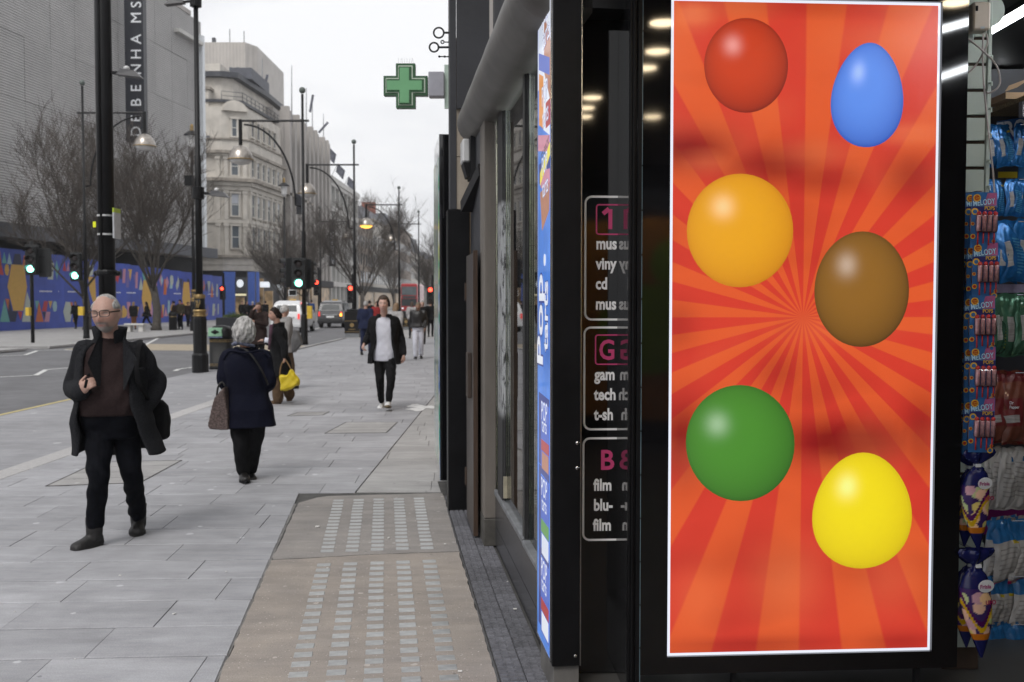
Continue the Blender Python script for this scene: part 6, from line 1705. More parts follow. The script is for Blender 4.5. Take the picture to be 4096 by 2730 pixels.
# ------------------------------------------------------------------ bare trees
M_BARK = pm('bark', (.075,.066,.058), .9, var=.35, scale=5, bump=.5, bscale=30)
M_TWIG = pm('twigs', (.085,.072,.063), .9, var=.3, scale=1.5)
def tree_meshes(seed, H=12.0, spread=.62, trunk_h=2.6, r0=.24):
    rr = random.Random(seed); tr = MB(); cr_ = MB()
    def branch(p, d, L, r, lev, tgt):
        n = 4 if lev < 2 else 3; pts = [p]; cur = p.copy(); dd = d.copy()
        for i in range(n):
            dd = (dd + Vector((rr.uniform(-1,1), rr.uniform(-1,1), rr.uniform(-.2,.75)))*(.16+.06*lev)).normalized()
            cur = cur+dd*(L/n); pts.append(cur.copy())
        rad = [max(.007, r*(1-.75*i/n)) for i in range(n+1)]
        tgt.tube(pts, rad, 6 if lev == 0 else (5 if lev == 1 else 3), cap=lev < 2)
        return pts
    base = Vector((0,0,-.05)); top = Vector((rr.uniform(-.25,.25), rr.uniform(-.2,.2), trunk_h))
    mid = Vector((top.x*.3+.1, 0, trunk_h*.5))
    tr.tube([base, Vector((.02,0,.3)), mid, top], [r0*1.45, r0*1.05, r0*.95, r0*.85], 10)
    kids = []
    nl = 8
    for i in range(nl):
        a = 2*PI*i/nl+rr.uniform(-.3,.3); el = rr.uniform(.55,1.25) if i else 1.5
        d = Vector((math.cos(a)*math.cos(el)*spread*1.5, math.sin(a)*math.cos(el)*spread*1.5, math.sin(el))).normalized()
        L = (H-trunk_h)*rr.uniform(.62,.92)
        p = top-Vector((0,0,rr.uniform(0,.7)))
        pts = branch(p, d, L, r0*.34, 0, tr); kids.append((pts, L))
    for pts, L in kids:
        for j in range(15):
            f = rr.uniform(.15, 1); k = min(3, int(f*4)); p = pts[k].lerp(pts[k+1], f*4-k)
            d = (pts[k+1]-pts[k]).normalized(); d2 = (d*.75+Vector((rr.uniform(-1,1),rr.uniform(-1,1),rr.uniform(-.15,.8)))*.75).normalized()
            L2 = L*rr.uniform(.26,.52)*(1.2-.4*f)
            p2s = branch(p, d2, L2, .036*(1.1-.6*f), 1, cr_)
            for q in range(9):
                f2 = rr.uniform(.15,1); k2 = min(3, int(f2*4)); pp2 = p2s[k2].lerp(p2s[k2+1], f2*4-k2)
                d3 = ((p2s[k2+1]-p2s[k2]).normalized()*.7+Vector((rr.uniform(-1,1),rr.uniform(-1,1),rr.uniform(-.2,.8)))*.7).normalized()
                p3s = branch(pp2, d3, L2*rr.uniform(.3,.65), .014, 2, cr_)
                for w in range(6):
                    k3 = rr.randrange(1,3); d4 = ((p3s[k3+1]-p3s[k3]).normalized()*.7+Vector((rr.uniform(-1,1),rr.uniform(-1,1),rr.uniform(-.1,.9)))*.7).normalized()
                    a_ = p3s[k3].lerp(p3s[k3+1], rr.random()); e_ = a_+d4*rr.uniform(.35,.9)
                    cr_.tube([a_, a_.lerp(e_,.5)+Vector((0,0,.03)), e_], [.008,.007,.005], 3, cap=False)
    return tr.mesh('trunk', M_BARK, smooth=True, fix=False), cr_.mesh('crown', M_TWIG, fix=False)
TM = [tree_meshes(s) for s in (3, 8, 14)]
def tree(px, d, X, h, k, rot, label):
    p = Vector((X if X is not None else (px-CX)/F_PX*d, d, 0))
    t = thing('bare_tree', label, 'tree', p, 0, 'bare winter street trees')
    for me, nm in zip(TM[k], ('trunk','crown')):
        o = bpy.data.objects.new(nm, me); COL.objects.link(o); o.parent = t
    t.scale = (h/12,)*3; t.rotation_euler = (0,0,rot)
tree(625, 58.5, None, 11.9, 0, .4, 'bare winter tree with a leaning trunk in front of the hoarding beside the seated pair')
tree(350, 60, None, 11.6, 1, 2.0, 'bare winter tree behind the thick black pole in front of the ribbed store')
tree(1150, 92, None, 8.8, 1, .8, 'bare tree before the corner building behind the white cab')
tree(1235, 110, None, 10.0, 2, 1.2, 'bare tree in front of the fluted store behind the tall lamp post')
tree(1450, 92, None, 11.3, 0, 5.0, 'large bare tree in the middle distance behind the second lamp post')
tree(1575, 190, None, 12.5, 0, .1, 'distant bare tree beside the far mansard building')
tree(1722, 96, None, 8.6, 1, 4.4, 'bare tree far along the near pavement by the right shop fronts')

# ------------------------------------------------------------------ people
M_SKIN = attr_mat('skin', .5, spec=.35, sss=.05)
def cloth(name, col, var=.22, rough=.88, scale=14, bump=.35, bscale=160, spec=.12): return pm('cloth_'+name, col, rough, var=var, scale=scale, bump=bump, bscale=bscale, spec=spec)
def union(mb, voxel, name, mats, origin, it=2, fold=0.0, ffreq=26.0, seed=0.0, deci=0.0):
    """fuse overlapping closed shapes into one continuous skin, then soften and crease it"""
    me = mb.mesh('u', [], (0,0,0))
    ob = bpy.data.objects.new('u', me); COL.objects.link(ob)
    md = ob.modifiers.new('r', 'REMESH'); md.mode = 'VOXEL'; md.voxel_size = voxel
    if it: sm = ob.modifiers.new('s', 'SMOOTH'); sm.iterations = it; sm.factor = .5
    dg = bpy.context.evaluated_depsgraph_get()
    ev = ob.evaluated_get(dg); m2 = bpy.data.meshes.new_from_object(ev)
    bpy.data.objects.remove(ob, do_unlink=True); bpy.data.meshes.remove(me)
    n = len(m2.vertices); co = np.empty(n*3); m2.vertices.foreach_get('co', co); co = co.reshape(-1,3)
    if fold:
        no = np.empty(n*3); m2.vertices.foreach_get('normal', no); no = no.reshape(-1,3)
        x, y, z = co.T; q = ffreq
        w = x*.6+y*.5
        f = np.sin(q*z+q*.55*np.sin(7*w+seed)+seed*3) * (0.5+.5*np.sin(5*z+9*w+seed*2))
        f += .7*np.sin(q*.7*(w*1.3+.35*z)+1.7*np.sin(q*.3*z+seed))
        f += .4*np.sin(q*1.9*(z*.7-w)+2.2*np.sin(11*w-seed))
        co = co + no*(fold*f)[:,None]
    co = co - np.array(origin)
    m2.vertices.foreach_set('co', co.ravel())
    m2.name = name; m2.materials.clear()
    for m in (mats if isinstance(mats,(list,tuple)) else [mats]): m2.materials.append(m)
    m2.polygons.foreach_set('use_smooth', [True]*len(m2.polygons)); m2.update()
    return m2
def limb(mb, pts, rad, seg=12, k=5, flat=1.0, ref=None):
    p, r = catmull(pts, rad, k); mb.tube(p, r, seg, flat=flat, ref=ref)
    mb.ball(p[0], r[0]*.98, seg, 8); mb.ball(p[-1], r[-1]*.98, seg, 8)
HEADN, HEADM = 40, 30
def head_shape(u, v, grow=0.0, s=1.0, face=True):
    """u: angle round (0 = front, -y), v: -1 chin .. 1 crown; head-local point, front is -y, units of a 1.75 m person"""
    t = v*PI/2
    ct, st = math.cos(t), math.sin(t)
    x = .076*ct*math.sin(u); y = -.096*ct*math.cos(u); z = .122*st
    if z < 0:
        k = min(1, -z/.122)
        x *= 1-.22*k**1.4
        if y < 0: y = y*(1+.05*k)-.016*k*(1-abs(math.sin(u)))*(1.0 if ct > .05 else 0)
        else: y *= 1-.30*k
    if z > 0 and y < 0: y *= 1-.10*(z/.122)**2
    if face and y < 0:
        g = lambda cx, cz, sx, sz: math.exp(-((x-cx)/sx)**2-((z-cz)/sz)**2)
        fy = 0.0
        fy -= .020*g(0,-.028,.0115,.019)+.011*g(0,-.004,.008,.022)+.006*g(.010,-.034,.008,.009)+.006*g(-.010,-.034,.008,.009)
        fy -= .006*g(.028,.026,.022,.009)+.006*g(-.028,.026,.022,.009)
        fy += .011*g(.031,.006,.015,.011)+.011*g(-.031,.006,.015,.011)
        fy -= .004*g(.040,-.022,.018,.016)+.004*g(-.040,-.022,.018,.016)
        fy -= .006*g(0,-.063,.020,.007)+.005*g(0,-.076,.017,.006); fy += .004*g(0,-.0695,.022,.003)
        fy -= .007*g(0,-.104,.020,.014)
        y += fy
    L = math.sqrt(x*x+y*y+z*z) or 1
    return Vector((x*(1+grow/L), y*(1+grow/L), z*(1+grow/L)))*s
def head_into(mb, M_, s=1.0):
    rr = []
    for i in range(HEADM+1):
        v = -1+2*i/HEADM
        rr.append([M_ @ head_shape(2*PI*j/HEADN, v*.999, 0, s) for j in range(HEADN)])
    mb.rings(rr)
    for sx in (-1, 1):
        R = M_ @ Matrix.Translation((sx*.077*s, .008*s, -.006*s)) @ Matrix.Rotation(sx*-.35, 4, 'Z') @ Matrix.Rotation(-.15, 4, 'X')
        mb.ball((0,0,0), (.010*s,.019*s,.031*s), 10, 8, M=R)
        mb.v[-99:] = mb.v[-99:]
def hair_mesh(M_, s, fn, name, mat, origin, noise=.0, seed=0, extra=None, voxel=None, n=44, m=30):
    """fn(u,v,p)-> thickness (negative sinks under the skin)"""
    rr = []; rd = random.Random(seed)
    for i in range(m+1):
        v = -1+2*i/m; row = []
        for j in range(n):
            u = 2*PI*j/n; p = head_shape(u, v*.999, 0, 1, False)
            g = fn(u, v, p)
            if g > 0 and noise: g += noise*(math.sin(9*u+seed)*math.sin(14*v+seed*2)+.7*math.sin(17*u-11*v)+rd.uniform(-.5,.5))
            row.append(M_ @ head_shape(u, v*.999, g, s, False))
        rr.append(row)
    mb = MB().rings(rr)
    if extra: extra(mb)
    if voxel: return union(mb, voxel, name, mat, origin, 2, fold=.003 if noise else .001, ffreq=70, seed=seed)
    return mb.mesh(name, mat, origin, smooth=True)
def hand_into(mb, w, d, pn, side, curl=.5, s=1.0):
    """w wrist, d direction of the fingers, pn palm normal, side +1/-1 thumb side sign"""
    w = Vector(w); d = Vector(d).normalized(); pn = Vector(pn); pn = (pn-d*pn.dot(d)).normalized(); r = d.cross(pn)*side
    mb.tube([w-d*.02*s, w+d*.02*s, w+d*.05*s, w+d*.09*s], [.026*s,.031*s,.040*s,.038*s], 12, flat=.55, ref=r)
    for k, (o, L) in enumerate(((-.030,.070),(-.010,.080),(.011,.074),(.030,.058))):
        b = w+d*.080*s+r*(-o*s); p = [b]; dd = d.copy()
        for j, f in enumerate((.45,.32,.23)):
            a = curl*(.8,1.1,.7)[j]; dd = (dd*math.cos(a)+pn*math.sin(a)).normalized(); p.append(p[-1]+dd*L*f*s)
        mb.tube([b-d*.025*s]+p, [.0092*s,.0092*s,.0088*s,.008*s,.0066*s], 8); mb.ball(p[-1], .0066*s, 8, 6)
    b = w+d*.03*s+r*.030*s; td = (d*.75+r*.75+pn*.25).normalized(); p1 = b+td*.035*s; td2 = (d*.9+r*.15+pn*.4).normalized(); p2 = p1+td2*.028*s; p3 = p2+td2*.022*s
    mb.tube([b-td*.02*s, b, p1, p2, p3], [.013*s,.0135*s,.011*s,.0098*s,.0078*s], 8); mb.ball(p3, .0078*s, 8, 6)
def shoe_mb(mb, an, toe, s=1.0, boot=0.0, sole=True, heel=.0):
    """an: ankle, toe: point at the tip of the sole"""
    an = Vector(an); toe = Vector(toe); f = (toe-an); f.z = 0
    f = f.normalized() if f.length > .03 else Vector((0,-1,0))
    d = (toe-(an-f*.06*s)); 
    back = an - f*.055*s - Vector((0,0,.075*s)); fwd = (toe-back).normalized(); L = (toe-back).length
    up = Vector((0,0,1)); up = (up-fwd*up.dot(fwd)).normalized(); r = fwd.cross(up)
    rr = []
    for t, w, h in ((0,.026,.055),(.06,.036,.085),(.25,.041,.092),(.45,.044,.072),(.62,.050,.058),(.80,.050,.050),(.93,.040,.042),(1.0,.018,.026)):
        c = back+fwd*(L*t); row = []
        for j in range(14):
            a = 2*PI*j/14; x = math.copysign(abs(math.cos(a))**.7, math.cos(a)); z = math.sin(a)
            row.append(c + r*(x*w*s) + up*(max(0,z)*h*s if z > 0 else z*.006*s))
        rr.append(row)
    mb.rings(rr)
    if boot: mb.tube([an-Vector((0,0,.05*s)), an+Vector((0,0,boot*s))], [.050*s,.056*s], 12)
    else: mb.tube([an-Vector((0,0,.04*s)), an+Vector((0,0,.02*s))], [.040*s,.040*s], 12)
    return back, fwd, up, r, L
def sole_mb(mb, g, s=1.0, th=.022):
    back, fwd, up, r, L = g; lo = []; hi = []
    for j in range(22):
        a = 2*PI*j/22; t = .5-.53*math.cos(a); w = .053*(1-.25*abs(2*t-1.25)**2)*math.sin(a)
        c = back+fwd*(L*t)+r*(w*s); lo.append(c-up*th*s); hi.append(c+up*.004*s)
    mb.rings([lo, hi])
TP = ((-.02,.160,.112,.0),(.12,.176,.128,.0),(.33,.152,.112,-.004),(.50,.160,.116,-.004),(.68,.176,.124,0),(.84,.176,.112,.006),(.93,.130,.085,.012),(.985,.068,.062,.012),(1.0,.058,.056,.012))
def torso(J, cfg):
    s = cfg['s']; hip = (J['hip_a']+J['hip_b'])/2; neck = J['neck']; yaw = cfg['yaw']; yp = cfg.get('hipyaw', yaw)
    base = hip-Vector((0,0,.02*s)); ax = neck-base
    def at(t):
        y = yp+(yaw-yp)*min(1,max(0,t)); R = Vector((math.cos(y), math.sin(y), 0)); Fv = Vector((math.sin(y), -math.cos(y), 0))
        w = np.interp(t, [p[0] for p in TP], [p[1] for p in TP])*s*cfg.get('bw',1); d = np.interp(t, [p[0] for p in TP], [p[2] for p in TP])*s*cfg.get('bd',1); o = np.interp(t, [p[0] for p in TP], [p[3] for p in TP])*s
        bl = cfg.get('belly', 0)*math.exp(-((t-.36)/.22)**2)
        return base+ax*t - Fv*o + Fv*bl*.5, w+bl*.55, d+bl*.6, R, Fv
    return at
def torso_rings(at, ts, grow=0.0, n=28, e=2.4, wmul=None):
    rr = []
    for t in ts:
        c, w, d, R, Fv = at(t); row = []
        for j in range(n):
            a = 2*PI*j/n; ca_, sa_ = math.cos(a), math.sin(a)
            row.append(c + R*((w+grow)*math.copysign(abs(ca_)**(2/e),ca_)) + Fv*((d+grow)*math.copysign(abs(sa_)**(2/e),sa_)))
        rr.append(row)
    return rr
def joints(x, y, H, rz, stride=.0, phase=1, swing=.25, bend=.35, z0=0.0):
    """standing or walking joints, facing -y then turned by rz; phase +1: leg a leads"""
    M_ = Matrix.Translation((x,y,z0)) @ Rz(rz); k = H/1.75
    V = lambda a,b,c: M_ @ Vector((a*k,b*k,c*k))
    J = {}; J['head'] = V(0,-.035,1.625); J['neck'] = V(0,.0,1.485)
    for nm, sx, ph in (('a',-1,phase),('b',1,-phase)):
        f = stride/2/k*ph
        J['hip_'+nm] = V(sx*.085,0,.93); lift = max(0,-ph)*stride*.12
        J['knee_'+nm] = V(sx*.085,-f*.52-.05*(1 if stride else .4),.505+lift*.4); J['ank_'+nm] = V(sx*.075,-f+.02,.085+lift*1.2)
        fy = -f-.16
        J['toe_'+nm] = V(sx*.095,fy+(.03 if ph < 0 else 0),.008 if ph <= 0 or not stride else .03)
        sw = -swing*ph
        J['sh_'+nm] = V(sx*.180,.01,1.435); J['el_'+nm] = V(sx*.225,.06-sw*.35,1.15); J['wr_'+nm] = V(sx*.215,-.03-sw*.85-bend*.1,.93+abs(sw)*.05+bend*.05)
    return J
def person(label, J, cfg, group=None):
    """builds body (one continuous skin), hair and clothes from joints in world space"""
    s = cfg['s']; vx = cfg.get('vx', .012); o_ = Vector(((J['ank_a'].x+J['ank_b'].x)/2, (J['ank_a'].y+J['ank_b'].y)/2, 0))
    t = thing('person', label, 'person', o_, 0, group)
    at = torso(J, cfg); hy, hp, hr = cfg.get('head', (cfg['yaw'],0,0)); hs = s*cfg.get('hs',1.0)
    HM = Matrix.Translation(J['head']) @ Rz(hy) @ Matrix.Rotation(hp,4,'X') @ Matrix.Rotation(hr,4,'Y') @ Matrix.Diagonal((cfg.get('hw',1.0),1,1,1))
    # body
    b = MB(); head_into(b, HM, hs)
    b.rings(torso_rings(at, np.linspace(.02,.99,14), -.024*s))
    nb_ = HM @ Vector((0,.03*hs,-.07*hs)); b.tube([J['neck']-Vector((0,0,.05*s)), J['neck'].lerp(nb_,.5), nb_], [.064*s,.056*s,.056*s], 14)
    for q in 'ab':
        limb(b, [J['sh_'+q], J['el_'+q], J['wr_'+q]], [.046*s,.036*s,.026*s], 10)
        limb(b, [J['hip_'+q]+Vector((0,0,.02)), J['knee_'+q], J['ank_'+q]], [.062*s,.040*s,.030*s], 10)
        if cfg.get('hand_'+q, True) is not False:
            h = cfg.get('hand_'+q) or {}
            d = Vector(h['d']) if 'd' in h else (J['wr_'+q]-J['el_'+q]).normalized()*.8+Vector((0,0,-.4))
            pn = Vector(h.get('pn', Rz(cfg['yaw']) @ Vector((1 if q == 'a' else -1, .15, 0))))
            hand_into(b, J['wr_'+q], d, pn, 1 if q == 'a' else -1, h.get('curl',.45), s)
    me = union(b, cfg.get('vb', vx), 'body', M_SKIN, o_, cfg.get('its',1))
    # skin colours by place on the head
    n = len(me.vertices); co = np.empty(n*3); me.vertices.foreach_get('co', co); co = co.reshape(-1,3)+np.array(o_)
    HI = np.array(HM.inverted()); L = (co @ HI[:3,:3].T + HI[:3,3])/hs
    sk = np.array(cfg.get('skin', (.40,.21,.145))); colr = np.tile(sk, (n,1))
    x, y, z = L.T; near = (np.abs(z) < .16) & (np.hypot(x,y) < .14)
    fr = near & (y < -.035)
    def blend(mask, c, f=1.0):
        m = np.clip(mask, 0, 1)*f; colr[:] = colr*(1-m[:,None])+np.array(c)*m[:,None]
    g = lambda cx, cz, sx, sz: np.exp(-((x-cx)/sx)**2-((z-cz)/sz)**2)*fr
    blend(g(0,-.03,.018,.02)+g(.04,-.022,.02,.018)+g(-.04,-.022,.02,.018), sk*np.array([1.08,.82,.78]), .5)
    bd = cfg.get('beard')
    if bd:
        m = near*smoothstep(-.045,-.058,z)*smoothstep(-.005,-.03,y)*(np.abs(x) < .075)
        m = m*(1-np.exp(-((x)/.024)**2-((z+.071)/.007)**2)); m = m*(1-.85*smoothstep(.022,.034,np.abs(x))*smoothstep(-.085,-.075,z))
        blend(m, bd, .95)
        m = g(0,-.053,.034,.008)+g(.031,-.07,.007,.016)+g(-.031,-.07,.007,.016); blend(m, cfg.get('tache',bd), .75)
    blend(g(0,-.070,.024,.0075), cfg.get('lips',(.30,.10,.09)), .8)
    ey = cfg.get('brow',(.06,.045,.04))
    for sx in (-1,1):
        blend(g(sx*.031,.026,.021,.0045), ey, .85); blend(g(sx*.031,.008,.016,.0065), (.05,.035,.03), .9); blend(g(sx*.036,.007,.005,.003)+g(sx*.026,.007,.004,.003), (.45,.42,.40), .6)
    hl = cfg.get('scalp')
    if hl: blend(near*smoothstep(.028,.055,z+np.clip(y,-.05,.2)*.75)*(y > -.085), hl, .6)
    at_ = me.color_attributes.new('Col', 'FLOAT_COLOR', 'POINT'); at_.data.foreach_set('color', np.hstack([colr, np.ones((n,1))]).astype(np.float32).ravel())
    put(me, 'body', M_SKIN, parent=t)
    # trousers
    if cfg.get('trousers'):
        w0, w1, w2 = cfg.get('tw', (.095,.070,.056)); b = MB()
        b.rings(torso_rings(at, np.linspace(-.06,cfg.get('waist',.32),8), .010*s))
        for q in 'ab':
            hip, kn, an = J['hip_'+q], J['knee_'+q], J['ank_'+q]
            end = an+(kn-an).normalized()*cfg.get('hemup',.0)*s - Vector((0,0,cfg.get('hemdrop',.0)*s))
            limb(b, [hip+Vector((0,0,.02)), hip.lerp(kn,.5), kn, kn.lerp(end,.5), end], [w0*s,(w0*.62+w1*.38)*s,w1*s,(w1+w2)*.5*s,w2*s], 14)
        me = union(b, vx, 'trousers', cfg['trousers'], o_, 1, cfg.get('tfold',.004)*s, 34, seed=cfg.get('seed',1))
        put(me, 'trousers', cfg['trousers'], parent=t)
    # shoes
    if cfg.get('shoes'):
        for q in 'ab':
            b = MB(); g_ = shoe_mb(b, J['ank_'+q], J['toe_'+q], s*cfg.get('shs',1), cfg.get('boot',0))
            if vx < .02:
                sh = put(union(b, max(.008,vx*.8), 'shoe', cfg['shoes'], o_, 1, .0015, 60, 1), 'shoe', cfg['shoes'], parent=t)
                b = MB(); sole_mb(b, g_, s*cfg.get('shs',1), cfg.get('solet',.022)); put(b, 'sole', cfg.get('solem', cfg['shoes']), parent=sh)
            else: put(b, 'shoe', cfg['shoes'], parent=t, smooth=True)
    # inner top
    if cfg.get('top'):
        b = MB(); b.rings(torso_rings(at, np.linspace(cfg.get('toplo',.16),.975,14), cfg.get('topgrow',.012)*s)); nk = at(.97)
        c = J['neck']; b.tube([c-Vector((0,0,.06*s)), c-Vector((0,0,.008*s))+ (J['head']-c)*cfg.get('topneck',.08)], [.085*s,.068*s], 16)
        if cfg.get('topsleeve'):
            for q in 'ab': limb(b, [J['sh_'+q], J['el_'+q], J['wr_'+q].lerp(J['el_'+q],.05)], [.066*s,.055*s,.042*s], 12)
        put(union(b, vx, 'top', cfg['top'], o_, 1, .003*s, 30, seed=2), 'top', cfg['top'], parent=t)
    # coat
    if cfg.get('coat'):
        put(coat_mesh(J, cfg, at, o_, vx), 'coat', cfg['coat'], parent=t)
    if cfg.get('hair'):
        put(cfg['hair'](HM, hs, o_), 'hair', cfg['hairm'], parent=t)
    return t, at, HM, o_
def coat_mesh(J, cfg, at, o_, vx):
    s = cfg['s']; lo = cfg.get('hem', -.25); gr = cfg.get('cgrow', .032)*s; th = max(.022*s, vx*1.8); fl = cfg.get('flare',.10)*s; op = cfg.get('open'); n = 30
    b = MB(); rr = []
    for t_ in np.linspace(lo, .975, 22):
        c, w, d, R, Fv = at(max(t_, -.02) if t_ > -.02 else -.02)
        if t_ < -.02:
            dn = (at(0)[0]-at(.3)[0]); c = at(-.02)[0]+Vector((0,0,-1))*((-.02-t_)*abs((at(1)[0]-at(0)[0]).z))
        if t_ > -.02: w = max(w, np.interp(t_, [0,.3,.6], [.165,.160,.165])*s*cfg.get('bw',1)) if t_ < .7 else w
        k = max(0,(.35-t_))/.6; w2 = w+gr+fl*k; d2 = d+gr+fl*.8*k
        c = c + Vector(cfg.get('sway',(0,0,0)))*max(0,(.2-t_))
        oa = (np.interp(t_, [a for a,_ in op], [x for _,x in op]) if op else 0)
        row = []
        if op:
            for j in range(n+1):
                a = PI/2+oa/2 + (2*PI-oa)*j/n; row.append(c+R*(w2*math.copysign(abs(math.cos(a))**.83,math.cos(a)))+Fv*(d2*math.copysign(abs(math.sin(a))**.83,math.sin(a))))
            for j in range(n,-1,-1):
                a = PI/2+oa/2 + (2*PI-oa)*j/n; row.append(c+R*((w2-th)*math.copysign(abs(math.cos(a))**.83,math.cos(a)))+Fv*((d2-th)*math.copysign(abs(math.sin(a))**.83,math.sin(a))))
        else:
            for j in range(n):
                a = 2*PI*j/n; row.append(c+R*(w2*math.copysign(abs(math.cos(a))**.83,math.cos(a)))+Fv*(d2*math.copysign(abs(math.sin(a))**.83,math.sin(a))))
        rr.append(row)
    b.rings(rr)
    r0, r1, r2 = cfg.get('sleeve', (.078,.068,.055))
    for q in 'ab':
        sh, el, wr = J['sh_'+q], J['el_'+q], J['wr_'+q]
        c, w, d, R, Fv = at(.86)
        inn = sh.lerp(c, .45)+Vector((0,0,-.01*s))
        limb(b, [inn, sh, sh.lerp(el,.5), el, el.lerp(wr,.92)], [.064*s,r0*s,(r0+r1)/2*s,r1*s,r2*s], 14)
    if cfg.get('collar'):
        ch = cfg['collar']; c = J['neck']; _, _, _, R, Fv = at(.95); up = (J['head']-J['neck']).normalized()
        oa = .9 if op else .5; pts = []
        rowo = []; 
        m_ = 20; lo_r, hi_r = .088*s, .098*s
        for (rad, z) in ((.100,-.055),(.106,0.0),(.112,ch)):
            row = []
            for j in range(m_+1):
                a = PI/2+oa/2+(2*PI-oa)*j/m_; zz = z*(1-.35*max(0,math.sin(a)))
                row.append(c+R*(rad*s*math.cos(a)*1.05)+Fv*(rad*s*math.sin(a))+Vector((0,0,zz*s)))
            for j in range(m_,-1,-1):
                a = PI/2+oa/2+(2*PI-oa)*j/m_; zz = z*(1-.35*max(0,math.sin(a)))
                row.append(c+R*((rad-.024)*s*math.cos(a)*1.05)+Fv*((rad-.024)*s*math.sin(a))+Vector((0,0,zz*s)))
            rowo.append(row)
        b.rings(rowo)
    return union(b, vx, 'coat', cfg['coat'], o_, 1, cfg.get('cfold',.005)*s, cfg.get('cfreq',22), seed=cfg.get('seed',1))
# hair shapes
def short_hair(th=.010, line=.045, noise=.002, seed=1, vox=None, extra=None):
    def f(HM, s, o_):
        def fn(u, v, p):
            back = p.y
            edge = line - .85*max(0, back+.03) - (.03 if abs(math.sin(u)) > .8 and back < .03 else 0)
            k = (p.z-edge)/.02
            return th*min(1,k) if k > 0 else -.012
        return hair_mesh(HM, s, fn, 'hair', None, o_, noise, seed, extra, vox)
    return f
def long_hair(length=.22, th=.016, seed=1, line=.05, w=.085, vox=.014):
    def f(HM, s, o_):
        def fn(u, v, p):
            if p.y > -.02: return th if p.z > -.09 else .008
            return th*min(1,(p.z-line)/.02) if p.z > line else -.014
        def ex(mb):
            q = [HM @ Vector((x*s,y*s,z*s)) for x, y, z in ((0,.05,.03),(0,.085,-.06),(0,.095,-.06-length*.5),(0,.085,-.06-length))]
            mb.tube(*catmull(q, [w*s*.9, w*s, w*s*.95, w*s*.55], 5), 14, flat=.5, ref=HM.to_3x3() @ Vector((1,0,0)))
        return hair_mesh(HM, s, fn, 'hair', None, o_, .002, seed, ex, vox)
    return f
def bun_hair(seed=1, vox=.012):
    def f(HM, s, o_):
        def fn(u, v, p):
            edge = .052-1.35*max(0,p.y+.058)
            k = (p.z-edge)/.015
            return .011*min(1,k) if k > 0 else -.012
        def ex(mb):
            q = [HM @ Vector((x*s,y*s,z*s)) for x, y, z in ((0,.07,.02),(0,.11,-.02),(0,.10,-.09))]
            mb.tube(*catmull(q, [.04*s,.035*s,.02*s], 4), 10)
        return hair_mesh(HM, s, fn, 'hair', None, o_, .0015, seed, ex, vox)
    return f
H_GREY = pm('hair_grey', (.30,.29,.28), .7, var=.35, scale=60, stretch=(1,1,.5)); H_SILV = pm('hair_silver', (.34,.33,.32), .65, var=.5, scale=26, stretch=(1,1,.6))
H_DARK = pm('hair_dark', (.016,.010,.008), .65, var=.4, scale=50, spec=.2); H_BROWN = pm('hair_brown', (.055,.032,.020), .55, var=.4, scale=50); H_BLOND = pm('hair_blond', (.26,.17,.09), .6, var=.35, scale=40)
W_CHAR = cloth('charcoal_wool', (.016,.0165,.019), .55, scale=120); W_JUMP = cloth('brown_jumper', (.026,.017,.017), .25, scale=80); W_DENIM = cloth('dark_denim', (.0032,.0037,.006), .5, scale=30, rough=.8)
W_BLACK = cloth('black_cloth', (.010,.010,.011), .3); W_NAVY = cloth('navy_wool', (.0062,.007,.0155), .35, scale=90); W_BROWN = cloth('brown_trouser', (.105,.068,.042), .2); W_WHITE = cloth('white_cotton', (.60,.61,.68), .06, rough=.8)
W_LEATH = pm('black_leather', (.011,.010,.010), .42, var=.4, scale=12, bump=.4, bscale=50); W_BOOT = pm('boot_leather', (.013,.012,.012), .55, var=.4, scale=25, bump=.3, bscale=90); W_SOLE = pm('sole_rubber', (.022,.021,.020), .7, var=.3)
W_TAN = pm('tan_sole', (.16,.12,.07), .7); W_SNEAK = pm('white_sneaker', (.62,.62,.62), .5, var=.06)

# ---- the man in glasses
PPt = lambda a, b, d: P(a, b, d)
J = dict(head=PPt(425,1256,7.02), neck=PPt(443,1358,7.14), sh_a=PPt(344,1400,7.10), sh_b=PPt(554,1408,7.22), el_a=PPt(296,1552,7.14), wr_a=PPt(322,1570,6.90),
         el_b=PPt(622,1548,7.30), wr_b=PPt(553,1652,7.12), hip_a=PPt(398,1716,7.12), hip_b=PPt(502,1714,7.20), knee_a=PPt(394,1905,6.98), ank_a=PPt(378,2128,7.04), toe_a=PPt(286,2206,6.90),
         knee_b=PPt(527,1900,7.18), ank_b=PPt(553,2074,7.46), toe_b=PPt(542,2141,7.31))
def man_hair(HM, s, o_):
    ss = lambda a, b, x: float(smoothstep(a, b, x))
    def fn(u, v, p):
        back = ss(-.035, .02, p.y); sd = ss(.046, .060, abs(p.x))
        low = ss(-.012, .012, p.z-(.028-.75*max(0, p.y-.005))) * ss(-.062, -.040, p.y)
        bald = (1-back)*(1-sd)*ss(.02, .05, p.z)
        m = low*(1-bald*.9) * max(back, sd)
        m = max(m, .84*ss(.080, .100, p.z)*ss(-.052, -.02, p.y))
        return -.012+.0185*m
    return hair_mesh(HM, s, fn, 'hair', None, o_, .0014, 4, n=96, m=64)
